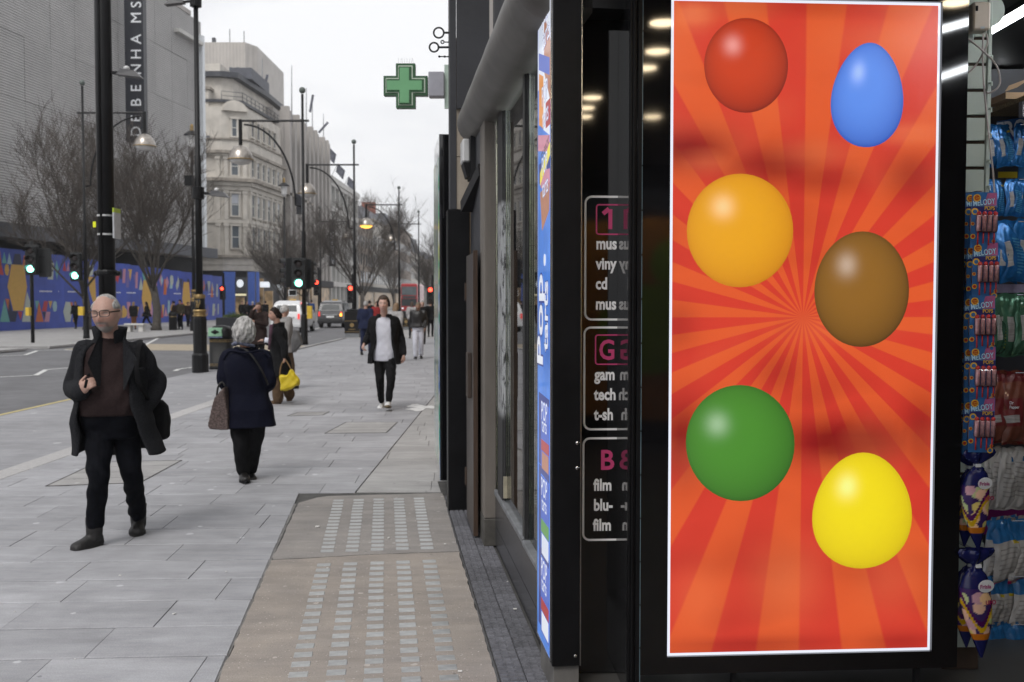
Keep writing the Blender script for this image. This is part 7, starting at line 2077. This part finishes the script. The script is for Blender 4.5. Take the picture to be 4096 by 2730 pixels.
cfg = dict(s=1.03, hs=1.07, hw=1.12, topgrow=.022, vx=.0095, vb=.0075, yaw=.12, hipyaw=.14, head=(-.04,.04,-.04), skin=(.41,.255,.205), beard=(.27,.25,.235), tache=(.10,.08,.07), brow=(.10,.075,.06), lips=(.34,.13,.12), belly=.06, bd=1.08, bw=1.05,
           trousers=W_DENIM, tw=(.098,.072,.060), hemup=.06, tfold=.005, shoes=W_BOOT, solem=W_SOLE, boot=.10, shs=1.08, solet=.026, top=W_JUMP, toplo=.19, topneck=.20,
           coat=W_CHAR, hem=-.235, open=((-.45,1.75),(.1,1.55),(.5,1.42),(.85,1.35),(.95,1.6)), collar=.09, flare=.10, cgrow=.046, sleeve=(.072,.076,.066), cfold=.006, cfreq=17, sway=(.10,.02,0), seed=1.3,
           hair=man_hair, hairm=H_GREY, hand_a=dict(d=(.55,-.35,.50), pn=(.6,.5,.35), curl=1.05), hand_b=dict(d=(-.75,-.15,-.55), pn=(-.3,1,-.2), curl=.3))
man, at_m, HM_m, o_m = person('middle-aged man with glasses and grey beard in open charcoal coat walking towards the camera', J, cfg)
M_SPEC = glass_mat('spectacle_glass', (.97,.97,.97), .02, 1.12)
M_GFR = pm('glasses_frame', (.014,.010,.009), .3)
hs = 1.03*1.07
gf_ = MB()
for sx in (-1, 1):
    c = Vector((sx*.034*hs, -.112*hs, .006*hs)); pts = []
    for i in range(17):
        a = 2*PI*i/16; pts.append(HM_m @ (c+Vector((.0285*hs*math.copysign(abs(math.cos(a))**.6,math.cos(a)), abs(math.cos(a))*.006 if sx*math.cos(a) > 0 else 0, .0195*hs*math.copysign(abs(math.sin(a))**.6,math.sin(a))))))
    gf_.tube(pts, .0028, 6, cap=False)
    gf_.bar(pts[0 if sx > 0 else 8]+Vector((0,0,.008)), HM_m @ Vector((sx*.083*hs, -.005*hs, .016*hs)), .004, .009)
gf_.tube([HM_m @ Vector((-.0065*hs,-.113*hs,.012*hs)), HM_m @ Vector((0,-.117*hs,.014*hs)), HM_m @ Vector((.0065*hs,-.113*hs,.012*hs))], .0026, 6)
gl_o = put(gf_, 'glasses', M_GFR, parent=man)
ln = MB()
for sx in (-1, 1):
    c = Vector((sx*.034*hs, -.1125*hs, .006*hs))
    pts = [HM_m @ (c+Vector((.027*hs*math.copysign(abs(math.cos(a))**.6,math.cos(a)), 0, .018*hs*math.copysign(abs(math.sin(a))**.6,math.sin(a))))) for a in [2*PI*i/16 for i in range(16)]]
    put(MB().face(pts), 'lens', M_SPEC, parent=gl_o)
# boot laces, lapels, bag strap, watch, held thing
lp = MB()
for sx, tops, mid, low in ((-1, (398,1345,6.98), (352,1452,6.86), (394,1545,6.90)), (1, (500,1345,7.02), (552,1440,7.00), (500,1560,6.95))):
    a, m_, l_ = P(*tops), P(*mid), P(*low); i0 = P(tops[0]+(14 if sx < 0 else -6), tops[1]+8, tops[2]+.04); i2 = P(low[0]+(8 if sx < 0 else -4), low[1], low[2]+.02)
    th = Vector((0,-.014,0))
    mb = MB(); mb.rings([[a,m_,l_,i2,i0],[a+th,m_+th,l_+th,i2+th,i0+th]])
    put(mb, 'lapel', W_CHAR, parent=man, bevel=.004)
stp = MB().tube([P(560,1362,7.28), P(558,1385,7.06), P(545,1450,6.985), P(552,1520,6.99), P(590,1600,7.14)], [.020]*5, 8, flat=.3, ref=(1,0,0))
put(stp, 'bag_strap', W_BLACK, parent=man, smooth=True)
bg = MB(); c = P(612,1690,7.42)
bg.rings([[c+Vector((x*w_, y*d_, z)) for x, y in ((-1,-1),(0,-1.15),(1,-1),(1.12,0),(1,1),(0,1.15),(-1,1),(-1.12,0))] for z, w_, d_ in ((-.13,.085,.05),(-.11,.105,.07),(.0,.11,.085),(.12,.10,.07),(.17,.06,.04))])
t = thing('shoulder_bag', 'black shoulder bag hanging at the hip of the man in glasses', 'bag', c-Vector((0,0,.13)))
put(union(bg, .012, 'bag_body', W_BLACK, ORG[t.name], 3, .003, 30), 'bag_body', W_BLACK, parent=t)
wr = J['wr_b']; dr = (J['wr_b']-J['el_b']).normalized(); wc = wr-dr*.012
put(MB().tube([wc-dr*.011, wc+dr*.011], [.038,.038], 14, flat=.8), 'watch_band', M_CHROME, parent=man, smooth=True)
put(MB().tube([wc+Vector((-.008,-.030,.006)), wc+Vector((-.010,-.042,.008))], [.021,.020], 14), 'watch_face', pm('watch_dark', (.12,.12,.13), .2, metal=.6), parent=man)
hc = P(347,1540,6.78); put(MB().tube([hc+Vector((-.012,0,-.02)), hc+Vector((.004,-.006,.035))], [.010,.010], 8), 'vape', W_BLACK, parent=None, origin=hc, smooth=True, label='small dark object held in the raised hand of the man in glasses', cat='held object')
for (px, py) in ((355,1500),(362,1568),(560,1620)):
    c = P(px, py, 6.93 if px < 500 else 7.05); put(MB().ball(c, (.012,.006,.012), 10, 6), 'button', W_BLACK, parent=man)
put(MB().box(-.03,.03,-.004,.004,-.006,.006, M=Matrix.Translation(P(560,1475,6.99))), 'pocket_flap', W_BLACK, parent=man)

# ---- older woman in navy, from behind
J = dict(head=PPt(976,1330,9.55), neck=PPt(985,1398,9.62), sh_a=PPt(916,1428,9.62), sh_b=PPt(1054,1428,9.62), el_a=PPt(898,1525,9.62), wr_a=PPt(925,1555,9.92), el_b=PPt(1072,1528,9.62), wr_b=PPt(1050,1550,9.92),
         hip_a=PPt(955,1655,9.6), hip_b=PPt(1032,1655,9.6), knee_a=PPt(962,1772,9.52), ank_a=PPt(973,1888,9.62), toe_a=PPt(985,1925,9.42), knee_b=PPt(1018,1772,9.62), ank_b=PPt(1003,1882,9.78), toe_b=PPt(1012,1930,9.64))
def bob(HM, s, o_):
    def fn(u, v, p):
        if p.y > -.03: return (.036+.006*math.sin(7*u+9*v)*math.sin(5*v+2))*(1-.5*max(0,(-p.z-.05)/.07)) if p.z > -.115 else .01
        return .026*min(1,(p.z-.045)/.02) if p.z > .045 else -.014
    return hair_mesh(HM, s, fn, 'hair', None, o_, .009, 3, None, .008, n=80, m=56)
cfg = dict(s=.96, vx=.012, yaw=PI+.25, head=(PI+.5,-.05,0), bw=1.0, bd=1.05, trousers=W_BLACK, tw=(.105,.080,.070), hemup=.02, shoes=W_LEATH, solem=W_BLACK, coat=W_NAVY, hem=-.16, collar=.03, flare=.085, cgrow=.042,
           sleeve=(.088,.082,.072), cfold=.0055, cfreq=14, seed=2.2, hair=bob, hairm=H_SILV)
ow, at_o, HM_o, o_o = person('grey-haired woman in a navy coat and black trousers walking away with a brown tote bag', J, cfg)
st_ = [P(945,1388,9.50), P(985,1400,9.44), P(1020,1440,9.42), P(1050,1490,9.43), P(1072,1540,9.5)]
put(MB().tube(*catmull(st_, [.012]*5, 4), 8, flat=.4, ref=(1,0,0)), 'bag_strap', W_LEATH, parent=ow, smooth=True)
put(MB().tube(*catmull([P(935,1380,9.6), P(955,1372,9.53), P(985,1378,9.50), P(1015,1385,9.56)], [.026,.032,.032,.024], 4), 8, flat=.6), 'scarf', pm('check_scarf', (.10,.11,.16), .8, var=.9, scale=30), parent=ow, smooth=True)
yk = MB().tube(*catmull([P(893,1440,9.50), P(920,1405,9.52), P(985,1412,9.42), P(1050,1405,9.52), P(1080,1432,9.50)], [.012]*5, 4), 6)
put(yk, 'yoke_seam', W_NAVY, parent=ow, smooth=True)
tb = thing('tote_bag', 'brown patterned tote bag carried at the left side of the grey-haired woman', 'tote bag', P(880,1716,9.45))
k0 = [P(842,1700,9.45),P(850,1714,9.45),P(925,1718,9.45),P(920,1640,9.45),P(905,1545,9.45),P(868,1590,9.45),P(852,1640,9.45)]
mb = MB(); mb.rings([[v+Vector((0,.07,0)) for v in k0],[v*1.0+Vector((0,.09,0)) for v in k0],[v+Vector((0,-.09,0)) for v in k0]])
m_tote = pm('tote_pattern', (.085,.06,.055), .55, var=.75, scale=55, spec=.4)
put(union(mb, .012, 'bag_body', m_tote, ORG[tb.name], 2, .002, 30), 'bag_body', m_tote, parent=tb)
put(MB().tube(*catmull([P(866,1600,9.40), P(872,1550,9.40), P(888,1530,9.42), P(902,1548,9.42)], [.010]*4, 4), 6), 'handle', W_LEATH, parent=tb, smooth=True)

# ---- woman with yellow bag
J = dict(head=PPt(1098,1258,16.85), neck=PPt(1113,1308,16.9), sh_a=PPt(1107,1325,16.68), sh_b=PPt(1128,1325,17.12), el_a=PPt(1138,1385,16.62), wr_a=PPt(1138,1428,16.60), el_b=PPt(1090,1375,17.15), wr_b=PPt(1062,1362,17.1),
         hip_a=PPt(1115,1462,16.8), hip_b=PPt(1122,1462,17.0), knee_a=PPt(1108,1535,16.75), ank_a=PPt(1112,1596,16.8), toe_a=PPt(1078,1615,16.8), knee_b=PPt(1140,1525,17.0), ank_b=PPt(1158,1580,17.05), toe_b=PPt(1150,1602,17.0))
cfg = dict(s=.95, vx=.016, vb=.012, yaw=-1.15, head=(-1.05,.0,0), skin=(.42,.25,.19), trousers=W_BROWN, tw=(.105,.10,.098), shoes=W_BROWN, coat=W_BLACK, hem=-.24, collar=.085, flare=.12, cgrow=.035, cfold=.005, cfreq=16, seed=.7,
           hair=bun_hair(), hairm=H_DARK, hand_a=dict(d=(0,0,-1), pn=(-1,0,0), curl=.9), hand_b=dict(d=(-1,0,0), pn=(0,0,-1), curl=.3))
yw, _, HM_y, _ = person('dark-haired woman in a black coat and brown trousers holding a yellow handbag', J, cfg)
put(MB().tube([P(1084,1365,17.1), P(1060,1362,17.1)], [.055,.05], 10), 'white_cuff', W_WHITE, parent=yw, smooth=True)
put(MB().tube(*catmull([P(1086,1300,16.72), P(1082,1340,16.66), P(1076,1400,16.66)], [.035,.03,.022], 4), 8, flat=.5), 'scarf', pm('red_blue_scarf', (.05,.02,.035), .8, var=.8, scale=16), parent=yw, smooth=True)
yb = thing('handbag', 'yellow slouchy handbag hanging from the hand of the dark-haired woman', 'handbag', P(1158,1568,16.5))
mb = MB(); k0 = [P(1118,1500,16.5),P(1122,1566,16.5),P(1140,1566,16.5),P(1196,1540,16.5),P(1202,1524,16.5),P(1166,1474,16.5),P(1150,1500,16.5)]
c = sum(k0, Vector())/7
mb.rings([[c+(v-c)*.80+Vector((0,.08,0)) for v in k0],[v+Vector((0,.03,0)) for v in k0],[v+Vector((0,-.03,0)) for v in k0],[c+(v-c)*.80+Vector((0,-.08,0)) for v in k0]])
m_y = pm('yellow_leather', (.56,.42,.012), .45, var=.12, scale=7, bump=.15)
put(union(mb, .014, 'bag_body', m_y, ORG[yb.name], 3, .009, 26, .4), 'bag_body', m_y, parent=yb)
put(MB().tube(*catmull([P(1119,1500,16.5), P(1124,1465,16.55), P(1138,1440,16.6), P(1152,1455,16.55), P(1164,1478,16.5)], [.011]*5, 4), 6), 'handle', pm('tan_handle', (.16,.09,.03), .5), parent=yb, smooth=True)

# ---- young man in white shirt
d = 16.0
J = dict(head=PPt(1534,1217,15.8), neck=PPt(1536,1262,15.95), sh_a=PPt(1494,1284,15.95), sh_b=PPt(1580,1282,16.0), el_a=PPt(1476,1345,16.1), wr_a=PPt(1457,1376,15.85), el_b=PPt(1604,1352,16.12), wr_b=PPt(1615,1420,15.95),
         hip_a=PPt(1518,1430,16), hip_b=PPt(1562,1430,16), knee_a=PPt(1519,1522,15.95), ank_a=PPt(1527,1612,16.3), toe_a=PPt(1518,1637,16.12), knee_b=PPt(1563,1525,15.8), ank_b=PPt(1554,1612,15.85), toe_b=PPt(1549,1622,15.60))
cfg = dict(s=1.02, vx=.014, vb=.011, yaw=.0, head=(.0,.02,0), skin=(.52,.33,.27), trousers=W_BLACK, tw=(.098,.068,.052), hemup=.05, shoes=W_SNEAK, solem=W_TAN, top=W_WHITE, toplo=-.05, topgrow=.019, waist=.1, coat=W_BLACK, hem=-.12,
           open=((-.3,1.35),(.3,1.2),(.8,.95),(.95,1.2)), collar=.02, flare=.09, cgrow=.052, cfold=.005, cfreq=16, seed=3.1, sleeve=(.074,.062,.052),
           hair=short_hair(.014, .064, .006, 6, None), hairm=H_BROWN, hand_a=dict(d=(-.2,-.5,-.7), pn=(1,0,-.2), curl=1.1), hand_b=dict(d=(.05,-.1,-1), pn=(-1,.2,0), curl=.6))
ym, at_y, HM_ym, _ = person('young man with headphones in a white shirt and open black jacket walking towards the camera', J, cfg)
hp_ = MB().tube([HM_ym @ Vector((.092*math.cos(a), .0, .01+.128*math.sin(a))) for a in [PI*i/12 for i in range(13)]], .010, 8)
for sx in (-1, 1): hp_.tube([HM_ym @ Vector((sx*.075,.005,-.005)), HM_ym @ Vector((sx*.105,.005,-.005))], [.038,.034], 14)
put(hp_, 'headphones', W_BLACK, parent=ym, smooth=True)
bt = MB(); c0, c1 = at_y(.88), at_y(.10)
for i in range(1): bt.bar(c0[0]+c0[4]*(c0[2]+.016), at_y(.5)[0]+at_y(.5)[4]*(at_y(.5)[2]+.014), .02, .006, up=(0,1,0)); bt.bar(at_y(.5)[0]+at_y(.5)[4]*(at_y(.5)[2]+.014), at_y(.18)[0]+at_y(.18)[4]*(at_y(.18)[2]+.016), .02, .006, up=(0,1,0))
put(bt, 'shirt_placket', W_WHITE, parent=ym)

# ---- others
def walker(label, px, d, H, rz, coat, trousers, hair, hairm, stride=.5, phase=1, hem=-.1, top=None, opn=None, skin=(.42,.25,.19), shoes=None, vx=None, swing=.2, collar=.02, group=None, x=None, **kw):
    X = (px-CX)/F_PX*d if x is None else x
    J = joints(X, d, H, rz, stride, phase, swing)
    for k_, v_ in (kw.pop('J', None) or {}).items(): J[k_] = v_
    vx = vx or min(.04, max(.018, d*.0007))
    cf = dict(s=H/1.75, vx=vx, vb=vx*.8, yaw=rz, skin=skin, trousers=trousers, shoes=shoes or W_LEATH, coat=coat, hem=hem, open=opn, top=top, toplo=.05, collar=collar, flare=.09, cgrow=.03, cfold=.005, cfreq=14, seed=px*.13, hair=hair, hairm=hairm)
    cf.update(kw)
    return person(label, J, cf, group)
LH = lambda L=.22, sd=1, vx=.02: long_hair(L, .016, sd, .05, .085, vx)
SH = lambda sd=1: short_hair(.012, .05, .002, sd)
W_BLUE = cloth('blue_suit', (.017,.022,.05), .2); W_GREYC = cloth('pale_grey_coat', (.24,.23,.225), .15); W_DBROWN = cloth('brown_quilt', (.035,.024,.022), .4, scale=8); W_OLIVE = cloth('olive_jacket', (.045,.038,.026), .25); W_TANT = cloth('tan_trouser', (.17,.075,.035), .2)
W_BLUEJ = cloth('bright_blue_jacket', (.03,.06,.16), .3); W_REDJ = cloth('red_jacket', (.25,.03,.03), .2); W_GREYT = cloth('grey_top', (.32,.31,.31), .25, scale=9)
walker('man in black leather jacket and white trousers walking towards the camera', 1673, 29.8, 1.70, .05, W_LEATH, W_WHITE, SH(3), pm('hair_ash', (.16,.12,.08), .6, var=.3), .25, 1, .10, skin=(.26,.15,.10), tw=(.098,.078,.075), hemup=.03)
walker('man in navy suit walking away on the left of the young man', 1463, 32, 1.74, PI-.1, W_BLUE, W_BLUE, SH(4), H_GREY, .5, 1, -.12)
walker('woman with blonde hair and grey top half hidden behind the young man', 1583, 28.5, 1.68, PI-.35, W_GREYT, W_BLACK, LH(.12, 2), pm('hair_fair', (.20,.13,.075), .6, var=.3), .3, 1, .05)
gp_, _, HMg, _ = walker('person with grey hair and pale grey coat partly behind the dark-haired woman', 1134, 19.6, 1.66, PI-.6, W_GREYC, W_BROWN, SH(5), H_SILV, .3, 1, -.25, flare=.10)
sk_ = thing('grey_sack_bag', 'large soft grey bag hanging behind the dark-haired woman', 'bag', P(1190,1405,18.3))
mb = MB(); k0 = [P(1178,1318,18.3),P(1166,1360,18.3),P(1170,1412,18.3),P(1186,1404,18.3),P(1210,1372,18.3),P(1204,1352,18.3),P(1192,1322,18.3)]
mb.rings([[v+Vector((0,.09,0)) for v in k0],[v+Vector((0,-.09,0)) for v in k0]]); m_s = pm('grey_nylon', (.10,.098,.10), .6, var=.25, scale=7)
put(union(mb, .02, 'bag_body', m_s, ORG[sk_.name], 3, .006, 20), 'bag_body', m_s, parent=sk_)
X = (1036-CX)/F_PX*26.5
Jp = joints(X, 26.5, 1.70, -.1, 0); up = {'el_a': Vector((X-.24,26.35,1.16)), 'wr_a': Vector((X-.09,26.25,1.50)), 'el_b': Vector((X+.23,26.35,1.12)), 'wr_b': Vector((X-.02,26.18,1.20))}
walker('woman in dark brown quilted coat holding a phone to her face', 1036, 26.5, 1.70, -.1, W_DBROWN, W_BLACK, LH(.14, 4), H_BROWN, 0, 1, -.55, J=up, flare=.03)
walker('woman in black with red-brown long hair walking along the hoarding', 303, 61.5, 1.70, .1, W_BLACK, W_BLACK, LH(.2, 5, .03), pm('hair_auburn', (.10,.04,.02), .6), .45, -1, .05)
walker('woman with long blonde hair and black coat facing the hoarding', 535, 60, 1.68, PI+.2, W_BLACK, W_TANT, LH(.36, 6, .03), H_BLOND, .15, 1, -.15)
walker('woman in black flared coat walking in front of the hoarding', 588, 61, 1.68, -1.3, W_BLACK, W_BLACK, LH(.2, 7, .03), H_DARK, .6, 1, -.2, flare=.24)
walker('man in olive jacket and dark trousers looking down by the litter bin', 722, 59.5, 1.80, -.2, W_OLIVE, W_DENIM, SH(8), H_DARK, .1, 1, -.02)
walker('person in brown padded jacket beside the man in olive', 697, 61.5, 1.72, -1.6, W_DBROWN, W_BLACK, SH(9), H_DARK, .1, 1, -.02)
walker('small figure in dark clothes behind the man in olive', 752, 66, 1.66, .6, W_DBROWN, W_BLACK, SH(10), H_BROWN, .2)
walker('person in dark coat at the left of the group by the blue shop', 970, 72, 1.72, .3, W_BLACK, W_BLACK, SH(11), H_BROWN, .2, 1, -.15)
walker('woman with dark hair and red scarf in the group by the blue shop', 987, 70, 1.72, 1.0, W_BLACK, W_BLACK, LH(.16, 8, .035), H_DARK, .3, -1, -.25)
walker('grey-haired person in the group by the blue shop', 1011, 71, 1.68, PI, W_BLACK, W_DBROWN, SH(12), H_SILV, .3, 1, -.1)
walker('person in black at the right of the group by the blue shop', 1062, 74, 1.72, PI, W_BLACK, W_BLACK, SH(13), H_DARK, .3, 1, -.1)
walker('person in blue jacket seen from behind between the two cabs', 1246, 74, 1.80, PI, W_BLUEJ, W_BLACK, SH(14), H_DARK, .3, 1, -.05)
walker('person in a red jacket behind the young man', 1508, 44, 1.72, .2, W_REDJ, W_BLACK, SH(15), H_BROWN, .3, 1, .05)
walker('bald person far behind between the suit man and the young man', 1478, 52, 1.76, PI, W_BLACK, W_BLACK, SH(16), H_DARK, .3, 1, .0)
walker('pale-headed person behind the man in white trousers', 1690, 40, 1.76, .0, W_BLACK, W_BLACK, SH(17), H_SILV, .3, -1, -.1, skin=(.50,.33,.27))
walker('person in dark coat walking far along beside the right shop fronts', 1722, 48, 1.74, PI, W_BLACK, W_BLACK, SH(18), H_DARK, .4, 1, -.2)
walker('person in grey top walking away behind the man in white trousers', 1648, 46, 1.7, PI, W_GREYT, W_DENIM, LH(.15, 9, .03), H_BROWN, .4, 1, .0)

# ------------------------------------------------------------------ vehicles
M_CARW = pm('car_white', (.62,.63,.64), .22, var=.03, coat=.6); M_CARB = pm('car_black', (.030,.030,.034), .22, var=.1, coat=.7); M_BUSR = pm('bus_red', (.36,.022,.026), .28, var=.06, coat=.5)
M_CGL = pm('car_glass', (.035,.042,.046), .15, var=.3, scale=2, spec=.22); M_TAIL = pm('tail_light', (.5,.02,.02), .3, emit=.9, ecol=(.9,.06,.05)); M_IND = pm('indicator_lit', (1,.4,.05), .3, emit=4, ecol=(1,.40,.05)); M_RUB = pm('tyre_rubber', (.012,.012,.012), .8)
M_PLY = pm('plate_yellow', (.6,.5,.1), .5); M_PLW = pm('plate_white', (.65,.65,.65), .5, emit=.15); M_BUMP = pm('bumper_plastic', (.018,.018,.02), .6)
def taxi(px, d, paint, label, lit_ind=False, plate=M_PLY):
    X = (px-CX)/F_PX*d; t = thing('taxi', label, 'taxi', (X, d, -.1)); zb = -.1
    prof = [(.02,.42),(-.03,.60),(-.02,.86),(.05,1.06),(.16,1.16),(.34,1.62),(.50,1.76),(.85,1.84),(2.2,1.85),(2.7,1.74),(3.25,1.18),(4.25,1.03),(4.52,.88),(4.58,.45),(4.4,.30),(.15,.30)]
    hw = lambda z: np.interp(z, [.3,.5,1.0,1.16,1.62,1.78,1.86], [.80,.87,.89,.86,.76,.70,.58])
    mb = MB(); L = [Vector((X-hw(z), d+y, zb+z)) for y, z in prof]; R_ = [Vector((X+hw(z), d+y, zb+z)) for y, z in prof]; mb.rings([L, R_])
    put(mb, 'body', paint, parent=t, bevel=.045, smooth=False)
    def pq(pts, name, mat, th=.008, parent=t):
        n_ = (pts[1]-pts[0]).cross(pts[2]-pts[0]).normalized(); mb = MB(); mb.rings([[p-n_*.02 for p in pts],[p+n_*th for p in pts]]); return put(mb, name, mat, parent=parent)
    v = lambda x, y, z: Vector((X+x, d+y, zb+z))
    pq([v(-.60,.185,1.22), v(.60,.185,1.22), v(.55,.325,1.57), v(-.55,.325,1.57)], 'rear_window', M_CGL)
    for sx in (-1, 1):
        for y0, y1 in ((.55,1.3),(1.38,2.1),(2.18,2.75)):
            q = [v(sx*.875,y0,1.18), v(sx*.875,y1,1.18), v(sx*.765,y1-.05,1.66), v(sx*.765,y0+.1,1.66)]
            pq(q if sx > 0 else q[::-1], 'side_window', M_CGL)
        put(MB().box(X+sx*.74-.055, X+sx*.74+.055, d-.055, d+.02, zb+.78, zb+1.10), 'tail_light', M_TAIL, parent=t, bevel=.015)
        if lit_ind and sx > 0: put(MB().box(X+.66, X+.80, d-.075, d-.056, zb+.80, zb+.98), 'indicator', M_IND, parent=t, bevel=.02)
        put(MB().box(X+sx*.93-.06, X+sx*.93+.06, d+2.9, d+3.0, zb+1.12, zb+1.3), 'mirror', paint, parent=t, bevel=.02)
        for y in (.78, 3.72):
            w = put(MB().tube([v(sx*.66,y,.32), v(sx*.86,y,.32)], [.33,.33], 18), 'wheel', M_RUB, parent=t)
            put(MB().tube([v(sx*.80,y,.32), v(sx*.868,y,.32)], [.20,.18], 14), 'rim', M_CHROME, parent=w)
    put(MB().box(X-.86, X+.86, d-.10, d+.15, zb+.32, zb+.56), 'bumper', M_BUMP if paint is M_CARB else paint, parent=t, bevel=.04)
    put(MB().box(X-.26, X+.26, d-.045, d-.025, zb+.70, zb+.82), 'number_plate', plate, parent=t)
    put(MB().box(X-.5, X+.5, d-.055, d-.01, zb+.86, zb+.91), 'chrome_strip', M_CHROME, parent=t)
    put(MB().tube([v(-.2,1.9,1.87), v(.2,1.9,1.87)], [.07,.07], 10), 'roof_sign', pm('roof_sign_amber', (.4,.25,.05), .4), parent=t)
    return t
taxi(1143, 56.5, M_CARW, 'white london style taxi seen from behind with red tail lights')
taxi(1321, 67, M_CARB, 'black london style taxi seen from behind with a lit orange indicator', True, M_PLW)
X, d = (1637-CX)/F_PX*148, 148.0
t = thing('bus', 'red double-decker bus facing the camera far down the street', 'bus', (X, d, -.1))
sec = lambda y, g, z1: [Vector((X+x*(1.25-g), d+y, -.1+z)) for x, z in ((-1,.35),(1,.35),(1,z1-.25),(.86,z1),(-.86,z1),(-1,z1-.25))]
put(MB().rings([sec(0,.06,4.2), sec(.15,0,4.36), sec(10.8,0,4.36), sec(11,.05,4.2)]), 'body', M_BUSR, parent=t)
put(MB().box(X-1.10,X+1.10,d-.06,d+.1,2.55,3.82), 'upper_windscreen', pm('bus_glass_pale', (.11,.13,.14), .2, var=.3, scale=1.0), parent=t, bevel=.02)
put(MB().box(X-.95,X+.95,d-.07,d+.1,2.08,2.42), 'destination_blind', pm('blind_dark', (.05,.05,.055), .4), parent=t)
put(MB().box(X-1.12,X+1.12,d-.06,d+.1,.95,1.98), 'windscreen', M_CGL, parent=t, bevel=.02)
for sx in (-1,1):
    put(MB().box(X+sx*.98-.14,X+sx*.98+.14,d-.07,d+.1,.50,.70), 'headlight', M_GLOWW, parent=t, bevel=.02); put(MB().box(X+sx*1.45-.1,X+sx*1.45+.1,d-.2,d-.05,1.75,2.3), 'mirror', M_BUMP, parent=t)
    for y in (2.4, 8.0): put(MB().tube([(X+sx*.95,d+y,.38),(X+sx*1.27,d+y,.38)], [.48,.48], 16), 'wheel', M_RUB, parent=t)
put(MB().box(X-.3,X+.3,d-.07,d+.05,.35,.48), 'number_plate', M_PLW, parent=t)
# ------------------------------------------------------------------ thin city haze down the street
hz = bpy.data.materials.new('haze_air'); hz.use_nodes = True
hn_, hl_ = hz.node_tree.nodes, hz.node_tree.links; hn_.clear()
ho = hn_.new('ShaderNodeOutputMaterial'); hv = hn_.new('ShaderNodeVolumePrincipled')
hv.inputs['Color'].default_value = (.93, .94, .96, 1); hv.inputs['Density'].default_value = .00045; hv.inputs['Anisotropy'].default_value = .2
hl_.new(hv.outputs[0], ho.inputs['Volume'])
put(MB().box(-960, 960, -80, 1480, -1.9, 52), 'haze', hz, kind='stuff')
